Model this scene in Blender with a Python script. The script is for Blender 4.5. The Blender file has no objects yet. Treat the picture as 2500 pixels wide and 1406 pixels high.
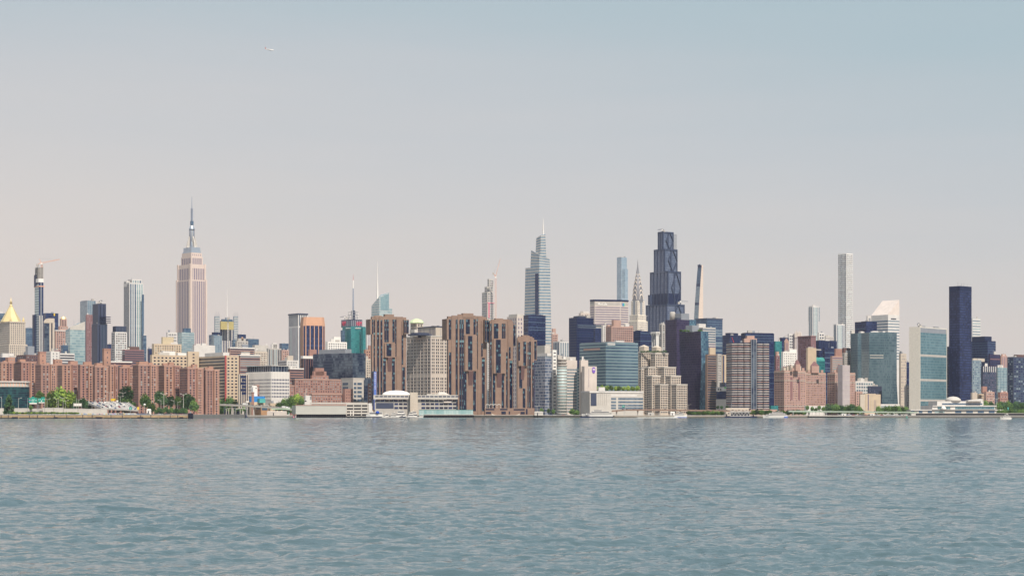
import bpy, math, random
import numpy as np
from mathutils import Vector
R_ = math.radians
rnd = random.Random(7)
sc = bpy.context.scene
COL = sc.collection

# ---------------------------------------------------------------- camera, sky, sun, exposure
F, CX, HY, CH = 4500.0, 1250.0, 1007.0, 6.0        # focal length in photo pixels, centre, horizon row, eye height
cam = bpy.data.cameras.new('camera'); camo = bpy.data.objects.new('camera', cam); COL.objects.link(camo)
camo.location = (0, 0, CH); camo.rotation_euler = (R_(90), 0, 0)
cam.sensor_width = 36; cam.lens = 36*F/2500; cam.shift_y = (HY-703)/2500
cam.clip_start = 1; cam.clip_end = 60000
sc.camera = camo

SUN_EL, SUN_DIR = 52, (0.42, -0.907)               # sun behind the camera, to its right
sl = bpy.data.lights.new('sun', 'SUN'); sl.energy = 4.9; sl.angle = R_(0.6); sl.color = (1, .93, .82)
so = bpy.data.objects.new('sun', sl); COL.objects.link(so)
e = R_(SUN_EL)
so.rotation_euler = Vector((SUN_DIR[0]*math.cos(e), SUN_DIR[1]*math.cos(e), math.sin(e))).to_track_quat('Z', 'Y').to_euler()
w = bpy.data.worlds.new('World'); sc.world = w; w.use_nodes = True
nt = w.node_tree; N = nt.nodes; L = nt.links; N.clear()
out = N.new('ShaderNodeOutputWorld'); bg = N.new('ShaderNodeBackground'); sky = N.new('ShaderNodeTexSky')
sky.sky_type = 'NISHITA'; sky.sun_disc = False; sky.sun_elevation = e
sky.sun_rotation = math.atan2(SUN_DIR[0], SUN_DIR[1]); sky.dust_density = 4; sky.air_density = 1.2; sky.ozone_density = 2
bg.inputs['Strength'].default_value = 0.1
tc = N.new('ShaderNodeTexCoord'); sep = N.new('ShaderNodeSeparateXYZ'); cr = N.new('ShaderNodeValToRGB')
mx = N.new('ShaderNodeMix'); mx.data_type = 'RGBA'; mx.inputs[0].default_value = .88
L.new(tc.outputs['Generated'], sep.inputs[0])
# a warm dusty band over the horizon that cools to pale blue higher up, slightly bluer to the north
ma = N.new('ShaderNodeMath'); ma.operation = 'MULTIPLY_ADD'; ma.inputs[1].default_value = .11
ns = N.new('ShaderNodeTexNoise'); ns.inputs['Scale'].default_value = 2.2; ns.inputs['Detail'].default_value = 5
mp = N.new('ShaderNodeMapping'); mp.inputs['Scale'].default_value = (1, 1, 9)
L.new(tc.outputs['Generated'], mp.inputs[0]); L.new(mp.outputs[0], ns.inputs[0])
m2 = N.new('ShaderNodeMath'); m2.operation = 'MULTIPLY_ADD'; m2.inputs[1].default_value = .10; m2.inputs[2].default_value = -.05
L.new(ns.outputs[0], m2.inputs[0])
m3 = N.new('ShaderNodeMath'); m3.operation = 'ADD'
L.new(sep.outputs[0], ma.inputs[0]); L.new(sep.outputs[2], ma.inputs[2]); L.new(ma.outputs[0], m3.inputs[0]); L.new(m2.outputs[0], m3.inputs[1])
L.new(m3.outputs[0], cr.inputs[0])
cr.color_ramp.interpolation = 'B_SPLINE'
for p, c in zip((0, .03, .09, .15, .22, .30, 1), ((6.95, 5.9, 5.3), (6.75, 5.85, 5.3), (6.05, 5.6, 5.25), (5.0, 5.1, 5.25), (3.7, 4.65, 5.0), (3.15, 4.5, 5.0), (2.4, 3.6, 5.2))):
    el = cr.color_ramp.elements[0] if p == 0 else cr.color_ramp.elements[-1] if p == 1 else cr.color_ramp.elements.new(p)
    el.position = p; el.color = (*[v/10 for v in c], 1)
L.new(sky.outputs[0], mx.inputs[6]); sv = N.new('ShaderNodeVectorMath'); sv.operation = 'SCALE'; sv.inputs['Scale'].default_value = 10; L.new(cr.outputs[0], sv.inputs[0]); L.new(sv.outputs[0], mx.inputs[7]); L.new(mx.outputs[2], bg.inputs[0]); L.new(bg.outputs[0], out.inputs[0])
sc.view_settings.view_transform = 'Standard'; sc.view_settings.look = 'None'; sc.view_settings.exposure = 0.25; sc.view_settings.gamma = 1
sc.cycles.volume_bounces = 0; sc.cycles.max_bounces = 6; sc.cycles.diffuse_bounces = 2; sc.cycles.glossy_bounces = 2
sc.cycles.use_adaptive_sampling = True; sc.cycles.adaptive_threshold = .006; sc.cycles.denoising_prefilter = 'ACCURATE'; sc.cycles.use_denoising = True

# ---------------------------------------------------------------- materials
MATS = {}
def base(name, rough=.8, metal=0, spec=.3):
    m = bpy.data.materials.new(name); m.use_nodes = True; m.node_tree.nodes.clear(); n = m.node_tree.nodes
    o = n.new('ShaderNodeOutputMaterial'); b = n.new('ShaderNodeBsdfPrincipled')
    b.inputs['Roughness'].default_value = rough; b.inputs['Metallic'].default_value = metal; b.inputs['Specular IOR Level'].default_value = spec
    m.node_tree.links.new(b.outputs[0], o.inputs[0]); MATS[name] = m
    return m, n, m.node_tree.links, b
def nd(n, t, **k):
    x = n.new(t)
    for a, v in k.items():
        if a.startswith('i'): x.inputs[int(a[1:])].default_value = v
        else: setattr(x, a, v)
    return x
def solid(name, c, rough=.8, metal=0, spec=.3, vary=.12, scale=.12):
    """plain material: colour with broad uneven weathering and fine grain"""
    if name in MATS: return MATS[name]
    m, n, l, b = base(name, rough, metal, spec)
    t = nd(n, 'ShaderNodeTexCoord'); a = nd(n, 'ShaderNodeTexNoise'); a.inputs['Scale'].default_value = scale; a.inputs['Detail'].default_value = 6
    g = nd(n, 'ShaderNodeTexNoise'); g.inputs['Scale'].default_value = scale*12; g.inputs['Detail'].default_value = 2
    l.new(t.outputs['Object'], a.inputs[0]); l.new(t.outputs['Object'], g.inputs[0])
    s = nd(n, 'ShaderNodeMath', operation='ADD'); l.new(a.outputs[0], s.inputs[0]); l.new(g.outputs[0], s.inputs[1])
    r = nd(n, 'ShaderNodeMapRange'); r.inputs['From Min'].default_value = .6; r.inputs['From Max'].default_value = 1.4
    r.inputs['To Min'].default_value = 1-vary*1.6; r.inputs['To Max'].default_value = 1+vary*1.2
    l.new(s.outputs[0], r.inputs[0])
    v = nd(n, 'ShaderNodeVectorMath', operation='SCALE'); v.inputs[0].default_value = c; l.new(r.outputs[0], v.inputs['Scale'])
    l.new(v.outputs[0], b.inputs['Base Color'])
    return m
def panes(name, c1, c2, pw=1.5, ph=3.6, sp=None, sf=.28, mul=None, mf=.12, rough=.18, metal=.35, spec=.5, bias=.5, patch=.35, pscale=.02):
    """curtain wall: glass panes of uneven tone, spandrel row per floor, mullions; big soft patches of tone (painted reflections on smoked glass)"""
    if name in MATS: return MATS[name]
    m, n, l, b = base(name, rough, metal, spec)
    t = nd(n, 'ShaderNodeTexCoord'); s = nd(n, 'ShaderNodeSeparateXYZ'); l.new(t.outputs['Object'], s.inputs[0])
    h = nd(n, 'ShaderNodeMath', operation='SUBTRACT'); l.new(s.outputs[0], h.inputs[0]); l.new(s.outputs[1], h.inputs[1])
    def div(o, k):
        d = nd(n, 'ShaderNodeMath', operation='DIVIDE', i1=k); l.new(o, d.inputs[0])
        fl = nd(n, 'ShaderNodeMath', operation='FLOOR'); l.new(d.outputs[0], fl.inputs[0])
        fr = nd(n, 'ShaderNodeMath', operation='SUBTRACT'); l.new(d.outputs[0], fr.inputs[0]); l.new(fl.outputs[0], fr.inputs[1])
        return fl.outputs[0], fr.outputs[0]
    hf, hr = div(h.outputs[0], pw); vf, vr = div(s.outputs[2], ph)
    c = nd(n, 'ShaderNodeCombineXYZ'); l.new(hf, c.inputs[0]); l.new(vf, c.inputs[1])
    wn = nd(n, 'ShaderNodeTexWhiteNoise', noise_dimensions='2D'); l.new(c.outputs[0], wn.inputs[0])
    pn = nd(n, 'ShaderNodeTexNoise'); pn.inputs['Scale'].default_value = pscale; pn.inputs['Detail'].default_value = 3; l.new(t.outputs['Object'], pn.inputs[0])
    pr = nd(n, 'ShaderNodeMapRange'); pr.inputs['From Min'].default_value = .35; pr.inputs['From Max'].default_value = .65; pr.inputs['To Min'].default_value = -patch; pr.inputs['To Max'].default_value = patch
    l.new(pn.outputs[0], pr.inputs[0])
    ad = nd(n, 'ShaderNodeMath', operation='ADD'); l.new(wn.outputs[0], ad.inputs[0]); l.new(pr.outputs[0], ad.inputs[1])
    rp = nd(n, 'ShaderNodeMapRange'); rp.inputs['From Min'].default_value = bias-.5; rp.inputs['From Max'].default_value = bias+.5; l.new(ad.outputs[0], rp.inputs[0])
    mix = nd(n, 'ShaderNodeMix', data_type='RGBA'); mix.inputs[6].default_value = (*c1, 1); mix.inputs[7].default_value = (*c2, 1); l.new(rp.outputs[0], mix.inputs[0])
    cur = mix.outputs[2]
    for col, fr, frac in ((sp, vr, sf), (mul, hr, mf)):
        if col is None: continue
        lt = nd(n, 'ShaderNodeMath', operation='LESS_THAN', i1=frac); l.new(fr, lt.inputs[0])
        k = nd(n, 'ShaderNodeMix', data_type='RGBA'); l.new(lt.outputs[0], k.inputs[0]); l.new(cur, k.inputs[6]); k.inputs[7].default_value = (*col, 1); cur = k.outputs[2]
    l.new(cur, b.inputs['Base Color'])
    return m
WN = [solid('window_dark', (.006, .010, .035), .15, .0, .6, 0), solid('window_mid', (.03, .05, .085), .15, .1, .6, 0), solid('window_pale', (.22, .27, .29), .3, 0, .5, 0)]
WD = (WN[0], WN[0], WN[0], WN[1], WN[1], WN[2]); WX = (WN[0],)*5+(WN[1],)*2; WL = (WN[0], WN[1], WN[1], WN[2], WN[2])
WB = (WN[1], WN[1], WN[2])
brick = solid('red_brick', (.33, .18, .145), vary=.17); brick2 = solid('orange_brick', (.38, .215, .16), vary=.17); brown = solid('brown_brick', (.25, .162, .122), vary=.18)
pink = solid('pink_brick', (.43, .27, .22)); dbrick = solid('dark_brick', (.13, .07, .065)); plum = solid('plum_brick', (.23, .12, .12))
tan = solid('tan_brick', (.52, .40, .285)); cream = solid('cream_stone', (.52, .435, .355)); pale = solid('pale_limestone', (.56, .475, .42))
white = solid('white_panel', (.61, .565, .53)); conc = solid('grey_concrete', (.42, .38, .345)); lconc = solid('light_concrete', (.50, .455, .41))
grey = solid('grey_metal_panel', (.30, .31, .34), .5, .3); dgrey = solid('dark_metal_panel', (.06, .07, .115), .5, .3); navy = solid('navy_steel', (.012, .019, .065), .4, .3)
roofm = solid('roof_gravel', (.22, .20, .19)); steel = solid('steel', (.42, .42, .44), .35, .7); gold = solid('gilded_roof', (.70, .54, .27), .45, .3, vary=.08)
redm = solid('red_paint', (.5, .05, .04), .5); orange = solid('crane_orange', (.72, .38, .26), .6); yellow = solid('yellow_paint', (.75, .5, .05), .5)
purple = solid('purple_paint', (.19, .09, .40), .5, vary=.02); blue = solid('blue_banner', (.10, .17, .48), .7, vary=.04); whitep = solid('white_paint', (.74, .69, .64), .45, vary=.04)
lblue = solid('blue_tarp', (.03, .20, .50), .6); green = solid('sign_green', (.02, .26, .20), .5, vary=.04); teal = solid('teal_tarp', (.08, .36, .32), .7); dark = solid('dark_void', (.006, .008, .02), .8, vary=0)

# ---------------------------------------------------------------- mesh helpers
def link(name, me, parent=None, loc=(0, 0, 0), rz=0, label=None, cat=None, group=None, kind=None):
    o = bpy.data.objects.new(name, me); COL.objects.link(o)
    if parent: o.parent = parent
    o.location = loc; o.rotation_euler = (0, 0, rz)
    for k, v in (('label', label), ('category', cat), ('group', group), ('kind', kind)):
        if v: o[k] = v
    return o
class MB:
    def __init__(s): s.v = []; s.f = []; s.mi = []; s.mats = []; s.sm = []
    def mat(s, m):
        if m not in s.mats: s.mats.append(m)
        return s.mats.index(m)
    def poly(s, vs, fs, m, smooth=False):
        b = len(s.v); s.v += [tuple(v) for v in vs]; k = s.mat(m)
        for f in fs: s.f.append([b+i for i in f]); s.mi.append(k); s.sm.append(smooth)
    def box(s, x0, x1, y0, y1, z0, z1, m):
        s.poly([(x0, y0, z0), (x1, y0, z0), (x1, y1, z0), (x0, y1, z0), (x0, y0, z1), (x1, y0, z1), (x1, y1, z1), (x0, y1, z1)],
               [(0, 1, 5, 4), (1, 2, 6, 5), (2, 3, 7, 6), (3, 0, 4, 7), (4, 5, 6, 7), (3, 2, 1, 0)], m)
    def loft(s, rings, m, smooth=False, cap=True):
        n = len(rings[0]); vs = [p for r in rings for p in r]; fs = []
        for k in range(len(rings)-1):
            for i in range(n): fs.append((k*n+i, k*n+(i+1) % n, (k+1)*n+(i+1) % n, (k+1)*n+i))
        if cap: fs.append(tuple((len(rings)-1)*n+i for i in range(n))); fs.append(tuple(reversed(range(n))))
        s.poly(vs, fs, m, smooth)
    def prism(s, pts, z0, z1, m, top=None):
        top = top or pts
        zt = z1 if isinstance(z1, (list, tuple)) else [z1]*len(pts)
        s.loft([[(x, y, z0) for x, y in pts], [(x, y, z) for (x, y), z in zip(top, zt)]], m)
    def lathe(s, cx, cy, prof, m, n=14, smooth=True, ang=0):
        s.loft([[(cx+r*math.cos(2*math.pi*i/n+ang), cy+r*math.sin(2*math.pi*i/n+ang), z) for i in range(n)] for r, z in prof], m, smooth)
    def bar(s, p, q, r, m, n=4, r2=None):
        p = Vector(p); q = Vector(q); d = (q-p).normalized(); a = d.cross(Vector((0, 0, 1)) if abs(d.z) < .9 else Vector((1, 0, 0))).normalized(); b = d.cross(a)
        r2 = r if r2 is None else r2
        s.loft([[tuple(c+(a*math.cos(2*math.pi*(i+.5)/n)+b*math.sin(2*math.pi*(i+.5)/n))*rr) for i in range(n)] for c, rr in ((p, r), (q, r2))], m)
    def mesh(s, name):
        me = bpy.data.meshes.new(name); me.from_pydata(s.v, [], s.f); me.polygons.foreach_set('material_index', s.mi); me.polygons.foreach_set('use_smooth', s.sm)
        for m in s.mats: me.materials.append(m)
        me.update(); return me
    def build(s, name, parent=None, **k): return link(name, s.mesh(name), parent, **k)
def text_mesh(body, size, m, ext=.15, bold=0, shear=0):
    cu = bpy.data.curves.new('lettering', 'FONT'); cu.body = body; cu.size = size; cu.extrude = ext; cu.offset = bold; cu.shear = shear; cu.align_x = 'CENTER'; cu.align_y = 'CENTER'
    o = bpy.data.objects.new('lettering', cu); COL.objects.link(o)
    me = bpy.data.meshes.new_from_object(o.evaluated_get(bpy.context.evaluated_depsgraph_get())); bpy.data.objects.remove(o); bpy.data.curves.remove(cu)
    me.materials.clear(); me.materials.append(m); return me
BOXES = {}
def boxmesh(w_, d, h, m):
    k = (round(w_, 2), round(d, 2), round(h, 2), m.name)
    if k not in BOXES:
        b = MB(); b.box(-w_/2, w_/2, -d/2, d/2, -h/2, h/2, m); BOXES[k] = b.mesh('pane')
    return BOXES[k]
def P(px, py, D): return ((px-CX)/F*D, D, CH+(HY-py)/F*D)
GZ = 2.4

class Bd:
    """one building: an Empty at its near ground corner; +x runs back-right along the lit face, +y back-left along the side face"""
    def __init__(s, name, label, cat, xc, D, A=36, group=None, gz=GZ):
        s.A = R_(A); s.X = (xc-CX)/F*D; s.D = D; s.gz = gz
        s.root = link(name, None, loc=(s.X, D, gz), rz=s.A, label=label, cat=cat, group=group)
        s.u = (math.cos(s.A), math.sin(s.A)); s.v = (-math.sin(s.A), math.cos(s.A)); s.mb = {}; s.items = []; s.seed = int(xc*7+D)
        s.r = random.Random(s.seed)
    def loc(s, X, Y): dx, dy = X-s.X, Y-s.D; return dx*s.u[0]+dy*s.u[1], dx*s.v[0]+dy*s.v[1]
    def wor(s, x, y): return s.X+x*s.u[0]+y*s.v[0], s.D+x*s.u[1]+y*s.v[1]
    def along(s, x, y, px, d):
        X, Y = s.wor(x, y); t = (px-CX)/F; return (t*Y-X)/(d[0]-t*d[1])
    def z(s, py, D=None): return CH+(HY-py)/F*(D or s.D)-s.gz
    def m(s, part):
        if part not in s.mb: s.mb[part] = MB()
        return s.mb[part]
    def blk(s, xl, xc, xr, yt, mat, yb=None, dd=0, part='wall', wl=None, wr=None, roof=True, ins=None):
        D = s.D+dd; X = (xc-CX)/F*D; x, y = s.loc(X, D)
        if ins is not None:                         # set back on the roof of the main block
            if xc >= CX+F*s.X/s.D: y = ins; a_ = s.along(0, ins, xc, s.u); x = max(a_, ins) if a_ < ins else a_
            else: x = ins; y = max(ins, s.along(ins, 0, xc, s.v))
            X, D = s.wor(x, y)
        a = s.along(x, y, xr, s.u) if wr is None else wr; b = s.along(x, y, xl, s.v) if wl is None else wl
        a = max(a, 1); b = max(b, 1); zt = s.z(yt, D); zb = -1 if yb is None else s.z(yb, D)
        s.m(part).box(x, x+a, y, y+b, zb, zt, mat)
        if roof and a > 6 and b > 6: s.m('roof#%d' % len(s.mb)).box(x+.5, x+a-.5, y+.5, y+b-.5, zt-.5, zt+.05, roofm)
        return dict(x0=x, x1=x+a, y0=y, y1=y+b, z0=max(zb, 0), z1=zt)
    def face(s, k, side):
        return ((k['x0'], k['y0']), (k['x1'], k['y0'])) if side == 'R' else ((k['x0'], k['y1']), (k['x0'], k['y0']))
    def item(s, part, f, h0, h1, z0, z1, mat, pr=.08):
        (ax, ay), (bx, by) = f; ln = math.hypot(bx-ax, by-ay); d = ((bx-ax)/ln, (by-ay)/ln); n = (d[1], -d[0]); h = (h0+h1)/2; th = pr+.1; o = pr-th/2
        s.items.append((part, h1-h0, th, z1-z0, (ax+d[0]*h+n[0]*o, ay+d[1]*h+n[1]*o, (z0+z1)/2), math.atan2(d[1], d[0]), mat))
    def style(s, k, side, st, zt=None, zb=None):
        if not st: return
        f = s.face(k, side) if isinstance(side, str) else side
        ln = math.hypot(f[1][0]-f[0][0], f[1][1]-f[0][1]); z0 = (k['z0'] if zb is None else zb); z1 = (k['z1'] if zt is None else zt); t = st[0]; r = s.r
        if ln < 2: return
        if t == 'g':                                # punched windows, one box each
            _, bw, fh, wf, hf, W = st[:6]; mg = st[6] if len(st) > 6 else 1.0; nb = max(1, round((ln-2*mg)/bw)); bw = (ln-2*mg)/nb; nf = int((z1-z0-1.5)/fh)
            for j in range(nf):
                zz = z1-1.6-(j+1)*fh+fh*(1-hf)*.5
                for i in range(nb):
                    h = mg+(i+.5)*bw; s.item('window', f, h-bw*wf/2, h+bw*wf/2, zz, zz+fh*hf, r.choice(W))
        elif t == 'b':                              # ribbon windows
            _, fh, hf, W = st[:4]; mg = st[4] if len(st) > 4 else .6
            nf = int((z1-z0-1)/fh)
            for j in range(nf):
                zz = z1-1.3-(j+1)*fh+fh*(1-hf)*.5; s.item('window_band', f, mg, ln-mg, zz, zz+fh*hf, r.choice(W))
        elif t == 'v':                              # window strips between piers
            _, bw, wf, W = st[:4]; mg = st[4] if len(st) > 4 else .8; nb = max(1, round((ln-2*mg)/bw)); bw = (ln-2*mg)/nb; br = st[5] if len(st) > 5 else 0
            for i in range(nb):
                h = mg+(i+.5)*bw; s.item('window_strip', f, h-bw*wf/2, h+bw*wf/2, z0+1, z1-(st[6] if len(st) > 6 else 2), r.choice(W))
            if br:
                for j in range(int((z1-z0-4)/br)): s.item('spandrel', f, mg, ln-mg, z1-3-(j+1)*br, z1-3-(j+1)*br+.9, st[7], .14)
    def strip(s, k, side, p0, p1, y0, y1, mat, part='window_strip', pr=.12):
        """a feature on a wall between photo columns p0..p1 and rows y0..y1"""
        f = s.face(k, side); (ax, ay), (bx, by) = f; ln = math.hypot(bx-ax, by-ay); d = ((bx-ax)/ln, (by-ay)/ln)
        dw = (d[0]*s.u[0]+d[1]*s.v[0], d[0]*s.u[1]+d[1]*s.v[1])
        h0 = s.along(ax, ay, p0, dw); h1 = s.along(ax, ay, p1, dw); h0, h1 = max(0, h0), min(ln, h1)
        Y = s.wor(ax+d[0]*(h0+h1)/2, ay+d[1]*(h0+h1)/2)[1]
        s.item(part, f, h0, h1, s.z(y1, Y), s.z(y0, Y), mat, pr); return f, (h0+h1)/2, s.z((y0+y1)/2, Y)
    def sign(s, k, side, p0, p1, y0, y1, text, m, part='sign_lettering', **kw):
        f, h, z = s.strip(k, side, p0, p1, y0, y1, m, 'tmp'); it = s.items.pop(); me = text_mesh(text, 1, m, .02, **kw)
        v = np.array([q.co[:] for q in me.vertices]); w_, hh = np.ptp(v[:, 0]), np.ptp(v[:, 1]); c = (v.max(0)+v.min(0))/2
        for q in me.vertices: q.co = ((q.co.x-c[0])*it[1]/w_, (q.co.y-c[1])*it[3]/hh, q.co.z*10)
        rz = it[5]; n = (math.sin(rz), -math.cos(rz)); o = link(part, me, s.root, (it[4][0]+n[0]*.5, it[4][1]+n[1]*.5, it[4][2])); o.rotation_euler = (R_(90), 0, rz)
    def clutter(s, k, n=3, mat=None, tank=False, hmax=5):
        r = s.r; w_, d = k['x1']-k['x0'], k['y1']-k['y0']
        for i in range(n):
            a = r.uniform(.1, .28)*w_; b = r.uniform(.1, .25)*d; x = k['x0']+r.uniform(.05, .95)*(w_-a); y = k['y0']+r.uniform(.05, .6)*(d-b); h = r.uniform(1.5, hmax)
            m_ = mat or r.choice((conc, lconc, grey, white)); b_ = MB(); b_.box(x, x+a, y, y+b, k['z1'], k['z1']+h, m_); b_.build('rooftop_unit', s.root)
        if tank: s.tank(k['x0']+w_*r.uniform(.3, .7), k['y0']+d*.4, k['z1'])
    def tank(s, x, y, z, h=5, rr=2.2):
        b = MB(); wood = solid('tank_wood', (.30, .19, .13))
        for i in (-1, 1):
            for j in (-1, 1): b.bar((x+i*1.4, y+j*1.4, z), (x+i*1.4, y+j*1.4, z+2), .2, steel)
        b.lathe(x, y, [(rr, z+2), (rr, z+2+h*.7), (.2, z+2+h)], wood, 10); b.build('water_tank', s.root)
    def mast(s, x, y, z, z1, r=.6, r2=.15, m=None, part='antenna'):
        b = MB(); b.bar((x, y, z), (x, y, z1), r, m or steel, 6, r2); b.build(part, s.root)
    def done(s, cap=100):
        for p, b in s.mb.items(): b.build(p.split('#')[0], s.root)
        by = {}
        for it in s.items: by.setdefault(it[0], []).append(it)
        for p, l in by.items():
            l.sort(key=lambda i: -round(i[1]*i[3], 1)); own = l[:cap]; rest = l[cap:]
            for _, w_, t, h, c, rz, m_ in own: link(p, boxmesh(w_, t, h, m_), s.root, c, rz)
            if rest:
                b = MB()
                for _, w_, t, h, c, rz, m_ in rest:
                    cs, sn = math.cos(rz), math.sin(rz); q = [(x*cs-y*sn+c[0], x*sn+y*cs+c[1], z+c[2]) for z in (-h/2, h/2) for x, y in ((-w_/2, -t/2), (w_/2, -t/2), (w_/2, t/2), (-w_/2, t/2))]
                    b.poly(q, [(0, 1, 5, 4), (1, 2, 6, 5), (3, 0, 4, 7), (4, 5, 6, 7)], m_)
                b.build(p, s.root, kind='stuff')
        s.mb = {}; s.items = []
        return s
def std(name, label, cat, xl, xc, xr, yt, D, mat, L=None, R=None, tiers=(), clutter=0, tank=0, yb=None, A=36, cap=100, cornice=None, top=None, group=None):
    """a plain tower: main block, optional set-back tiers (xl,xc,xr,yt,mat,L,R,depth), window styles for its two visible faces"""
    s = Bd(name, label, cat, xc, D, A, group)
    if yb: s.gz = s.gz
    wl = 22 if xl == xc else None; wr = 22 if xr == xc else None
    k = s.blk(xl, xc, xr, yt, mat, wl=wl, wr=wr); zt = k['z1']-(top or 0)
    if mat.name in ('black_blue_glass', 'navy_glass', 'slate_blue_glass'):
        dk = ('b', 4.0, .24, (g_navy, g_night, g_blue) if mat is not g_blue else (g_navy, g_blue, g_bluegrey), .3)
        if R is None and D > 2550: s.style(k, 'R', dk, zt)
        if L is None and D > 2550: s.style(k, 'L', dk, zt)
    s.style(k, 'L', L, zt); s.style(k, 'R', R, zt)
    if cornice: s.m('cornice').box(k['x0']-.5, k['x1']+.5, k['y0']-.5, k['y1']+.5, k['z1']-1.2, k['z1']+.4, cornice)
    last = k
    for t in tiers:
        a, b, c, y, m_ = t[:5]; q = s.blk(a, b, c, y, m_, yb=yt+3, ins=.25*(t[7] if len(t) > 7 else 6), part='penthouse' if len(t) < 6 else 'wall')
        q['z0'] = last['z1'] if len(t) < 6 else k['z1']
        if len(t) > 5: s.style(q, 'L', t[5]); s.style(q, 'R', t[6])
    if clutter or D > 2500: s.clutter(k, clutter or 1+s.r.randint(0, 1), hmax=5 if clutter else 3)
    if s.r.random() < .35: s.mast(k['x0']+(k['x1']-k['x0'])*s.r.uniform(.2, .8), k['y0']+2, k['z1'], k['z1']+s.r.uniform(3, 9), .25, .15)
    if tank: s.clutter(k, 0, tank=True)
    s.k = k
    return s.done(cap)
def s_px(s, k):
    f = lambda x, y: CX+F*s.wor(x, y)[0]/s.wor(x, y)[1]
    return f(k['x0'], k['y1']), f(k['x1'], k['y0'])
# ---------------------------------------------------------------- glass kinds
g_cyan = panes('pale_cyan_glass', (.22, .34, .38), (.42, .52, .52), 3, 3.8, (.55, .58, .56), .16)
g_blue = panes('slate_blue_glass', (.04, .08, .15), (.11, .18, .26), 3, 3.8, (.13, .18, .25), .25)
g_bluegrey = panes('blue_grey_glass', (.13, .20, .27), (.24, .33, .38), 4, 3.8, (.34, .36, .38), .18, (.40, .40, .42), .16)
g_navy = panes('navy_glass', (.003, .010, .05), (.032, .055, .14), 3, 3.8, (.015, .025, .08), .3, (.03, .04, .10), .14, patch=.2, metal=.1, spec=.35)
g_night = panes('black_blue_glass', (.001, .004, .036), (.028, .042, .12), 2.2, 3.6, (.004, .008, .045), .35, (.022, .034, .10), .14, metal=.12, spec=.4, rough=.25, patch=.5, pscale=.03)
g_teal = panes('teal_glass', (.015, .13, .15), (.05, .26, .26), 3.2, 4, (.03, .22, .22), .35, patch=.5, metal=.3)
g_green = panes('green_glass', (.06, .11, .15), (.16, .22, .26), 1.6, 3.7, (.15, .23, .24), .2, (.20, .27, .28), .12, patch=.6, pscale=.016, metal=.4)
g_un = panes('sea_green_glass', (.05, .14, .18), (.13, .25, .29), 3, 3.7, (.19, .28, .30), .22, (.22, .31, .33), .1, patch=.2)
g_smoke = panes('smoked_glass', (.015, .028, .065), (.12, .15, .19), 3, 3.9, (.07, .085, .13), .18, patch=.95, pscale=.05)  # cloud reflections painted into the pane colours as big patches
g_copper = panes('dark_plum_glass', (.006, .007, .035), (.035, .03, .075), 2, 3.3, (.07, .045, .08), .2, (.05, .032, .075), .2, metal=.05, spec=.3, patch=.2)
g_copt = panes('blue_side_glass', (.02, .06, .12), (.14, .27, .34), 1.6, 3.3, (.08, .13, .19), .18, patch=.4, pscale=.05)
g_nyu = panes('turquoise_glass', (.09, .19, .23), (.18, .28, .32), 5, 4.2, (.25, .33, .36), .45, patch=.2)
g_pale = panes('pale_blue_glass', (.27, .36, .44), (.38, .46, .53), 3, 5, (.42, .48, .54), .2, patch=.4)
g_rail = panes('rail_glass', (.25, .42, .42), (.45, .58, .56), 3, 9, None, 0, (.3, .4, .4), .08)
G = lambda bw=3.2, fh=3.3, wf=.45, hf=.5, W=WD, mg=1.2: ('g', bw, fh, wf, hf, W, mg)
BD = lambda fh=3.6, hf=.45, W=WX, mg=.4: ('b', fh, hf, W, mg)
V = lambda bw=3, wf=.4, W=WX, mg=.8, *a: ('v', bw, wf, W, mg, *a)
OT, AT, BR = 'office_tower', 'apartment_tower', 'brick_apartment_block'

# ---------------------------------------------------------------- far left, behind the brick blocks
std(OT, 'blue grey flat office tower behind the gold pyramid at the left edge', 'tower', -40, -20, 19, 764, 4200, g_blue, clutter=2)
s = Bd('stone_office_tower', 'cream stone tower with steep gilded pyramid roof and lantern', 'tower', 24, 3700)
k = s.blk(-8, 24, 62, 786, cream, yb=842, dd=8); k['z0'] = s.z(842); k2 = s.blk(-18, 22, 67, 840, cream)
for kk in (k, k2):
    for sd in 'LR': s.style(kk, sd, G(4.2, 4.3, .38, .55, WX))
s.m('cornice').box(k['x0']-1, k['x1']+1, k['y0']-1, k['y1']+1, k['z1']-1, k['z1']+1.5, cream)
cx, cy = (k['x0']+k['x1'])/2, (k['y0']+k['y1'])/2; zb = k['z1']+1.5; zp = s.z(738, 3720)
s.m('pyramid_roof').lathe(cx, cy, [(21, zb), (19.5, zb+3), (4, zp-8), (3.6, zp-6)], gold, 8, False, .39)
s.m('lantern').lathe(cx, cy, [(3.4, zp-6), (3.4, zp-5), (2.5, zp-5), (2.5, zp), (3.2, zp), (1, zp+5), (.3, zp+12)], gold, 8)
for x, y in ((k['x0']+3, k['y0']+3), (k['x1']-3, k['y0']+3), (k['x0']+3, k['y1']-3)):
    b = MB(); b.lathe(x, y, [(2.6, zb), (2.6, zb+3), (.2, zb+10)], gold, 6, False); b.build('corner_pinnacle', s.root)
s.done()
std(OT, 'grey and teal glass block between the gold pyramid and the crane tower', 'tower', 58, 64, 82, 801, 4000, g_blue, tiers=[(60, 65, 80, 800, grey)])
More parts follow.
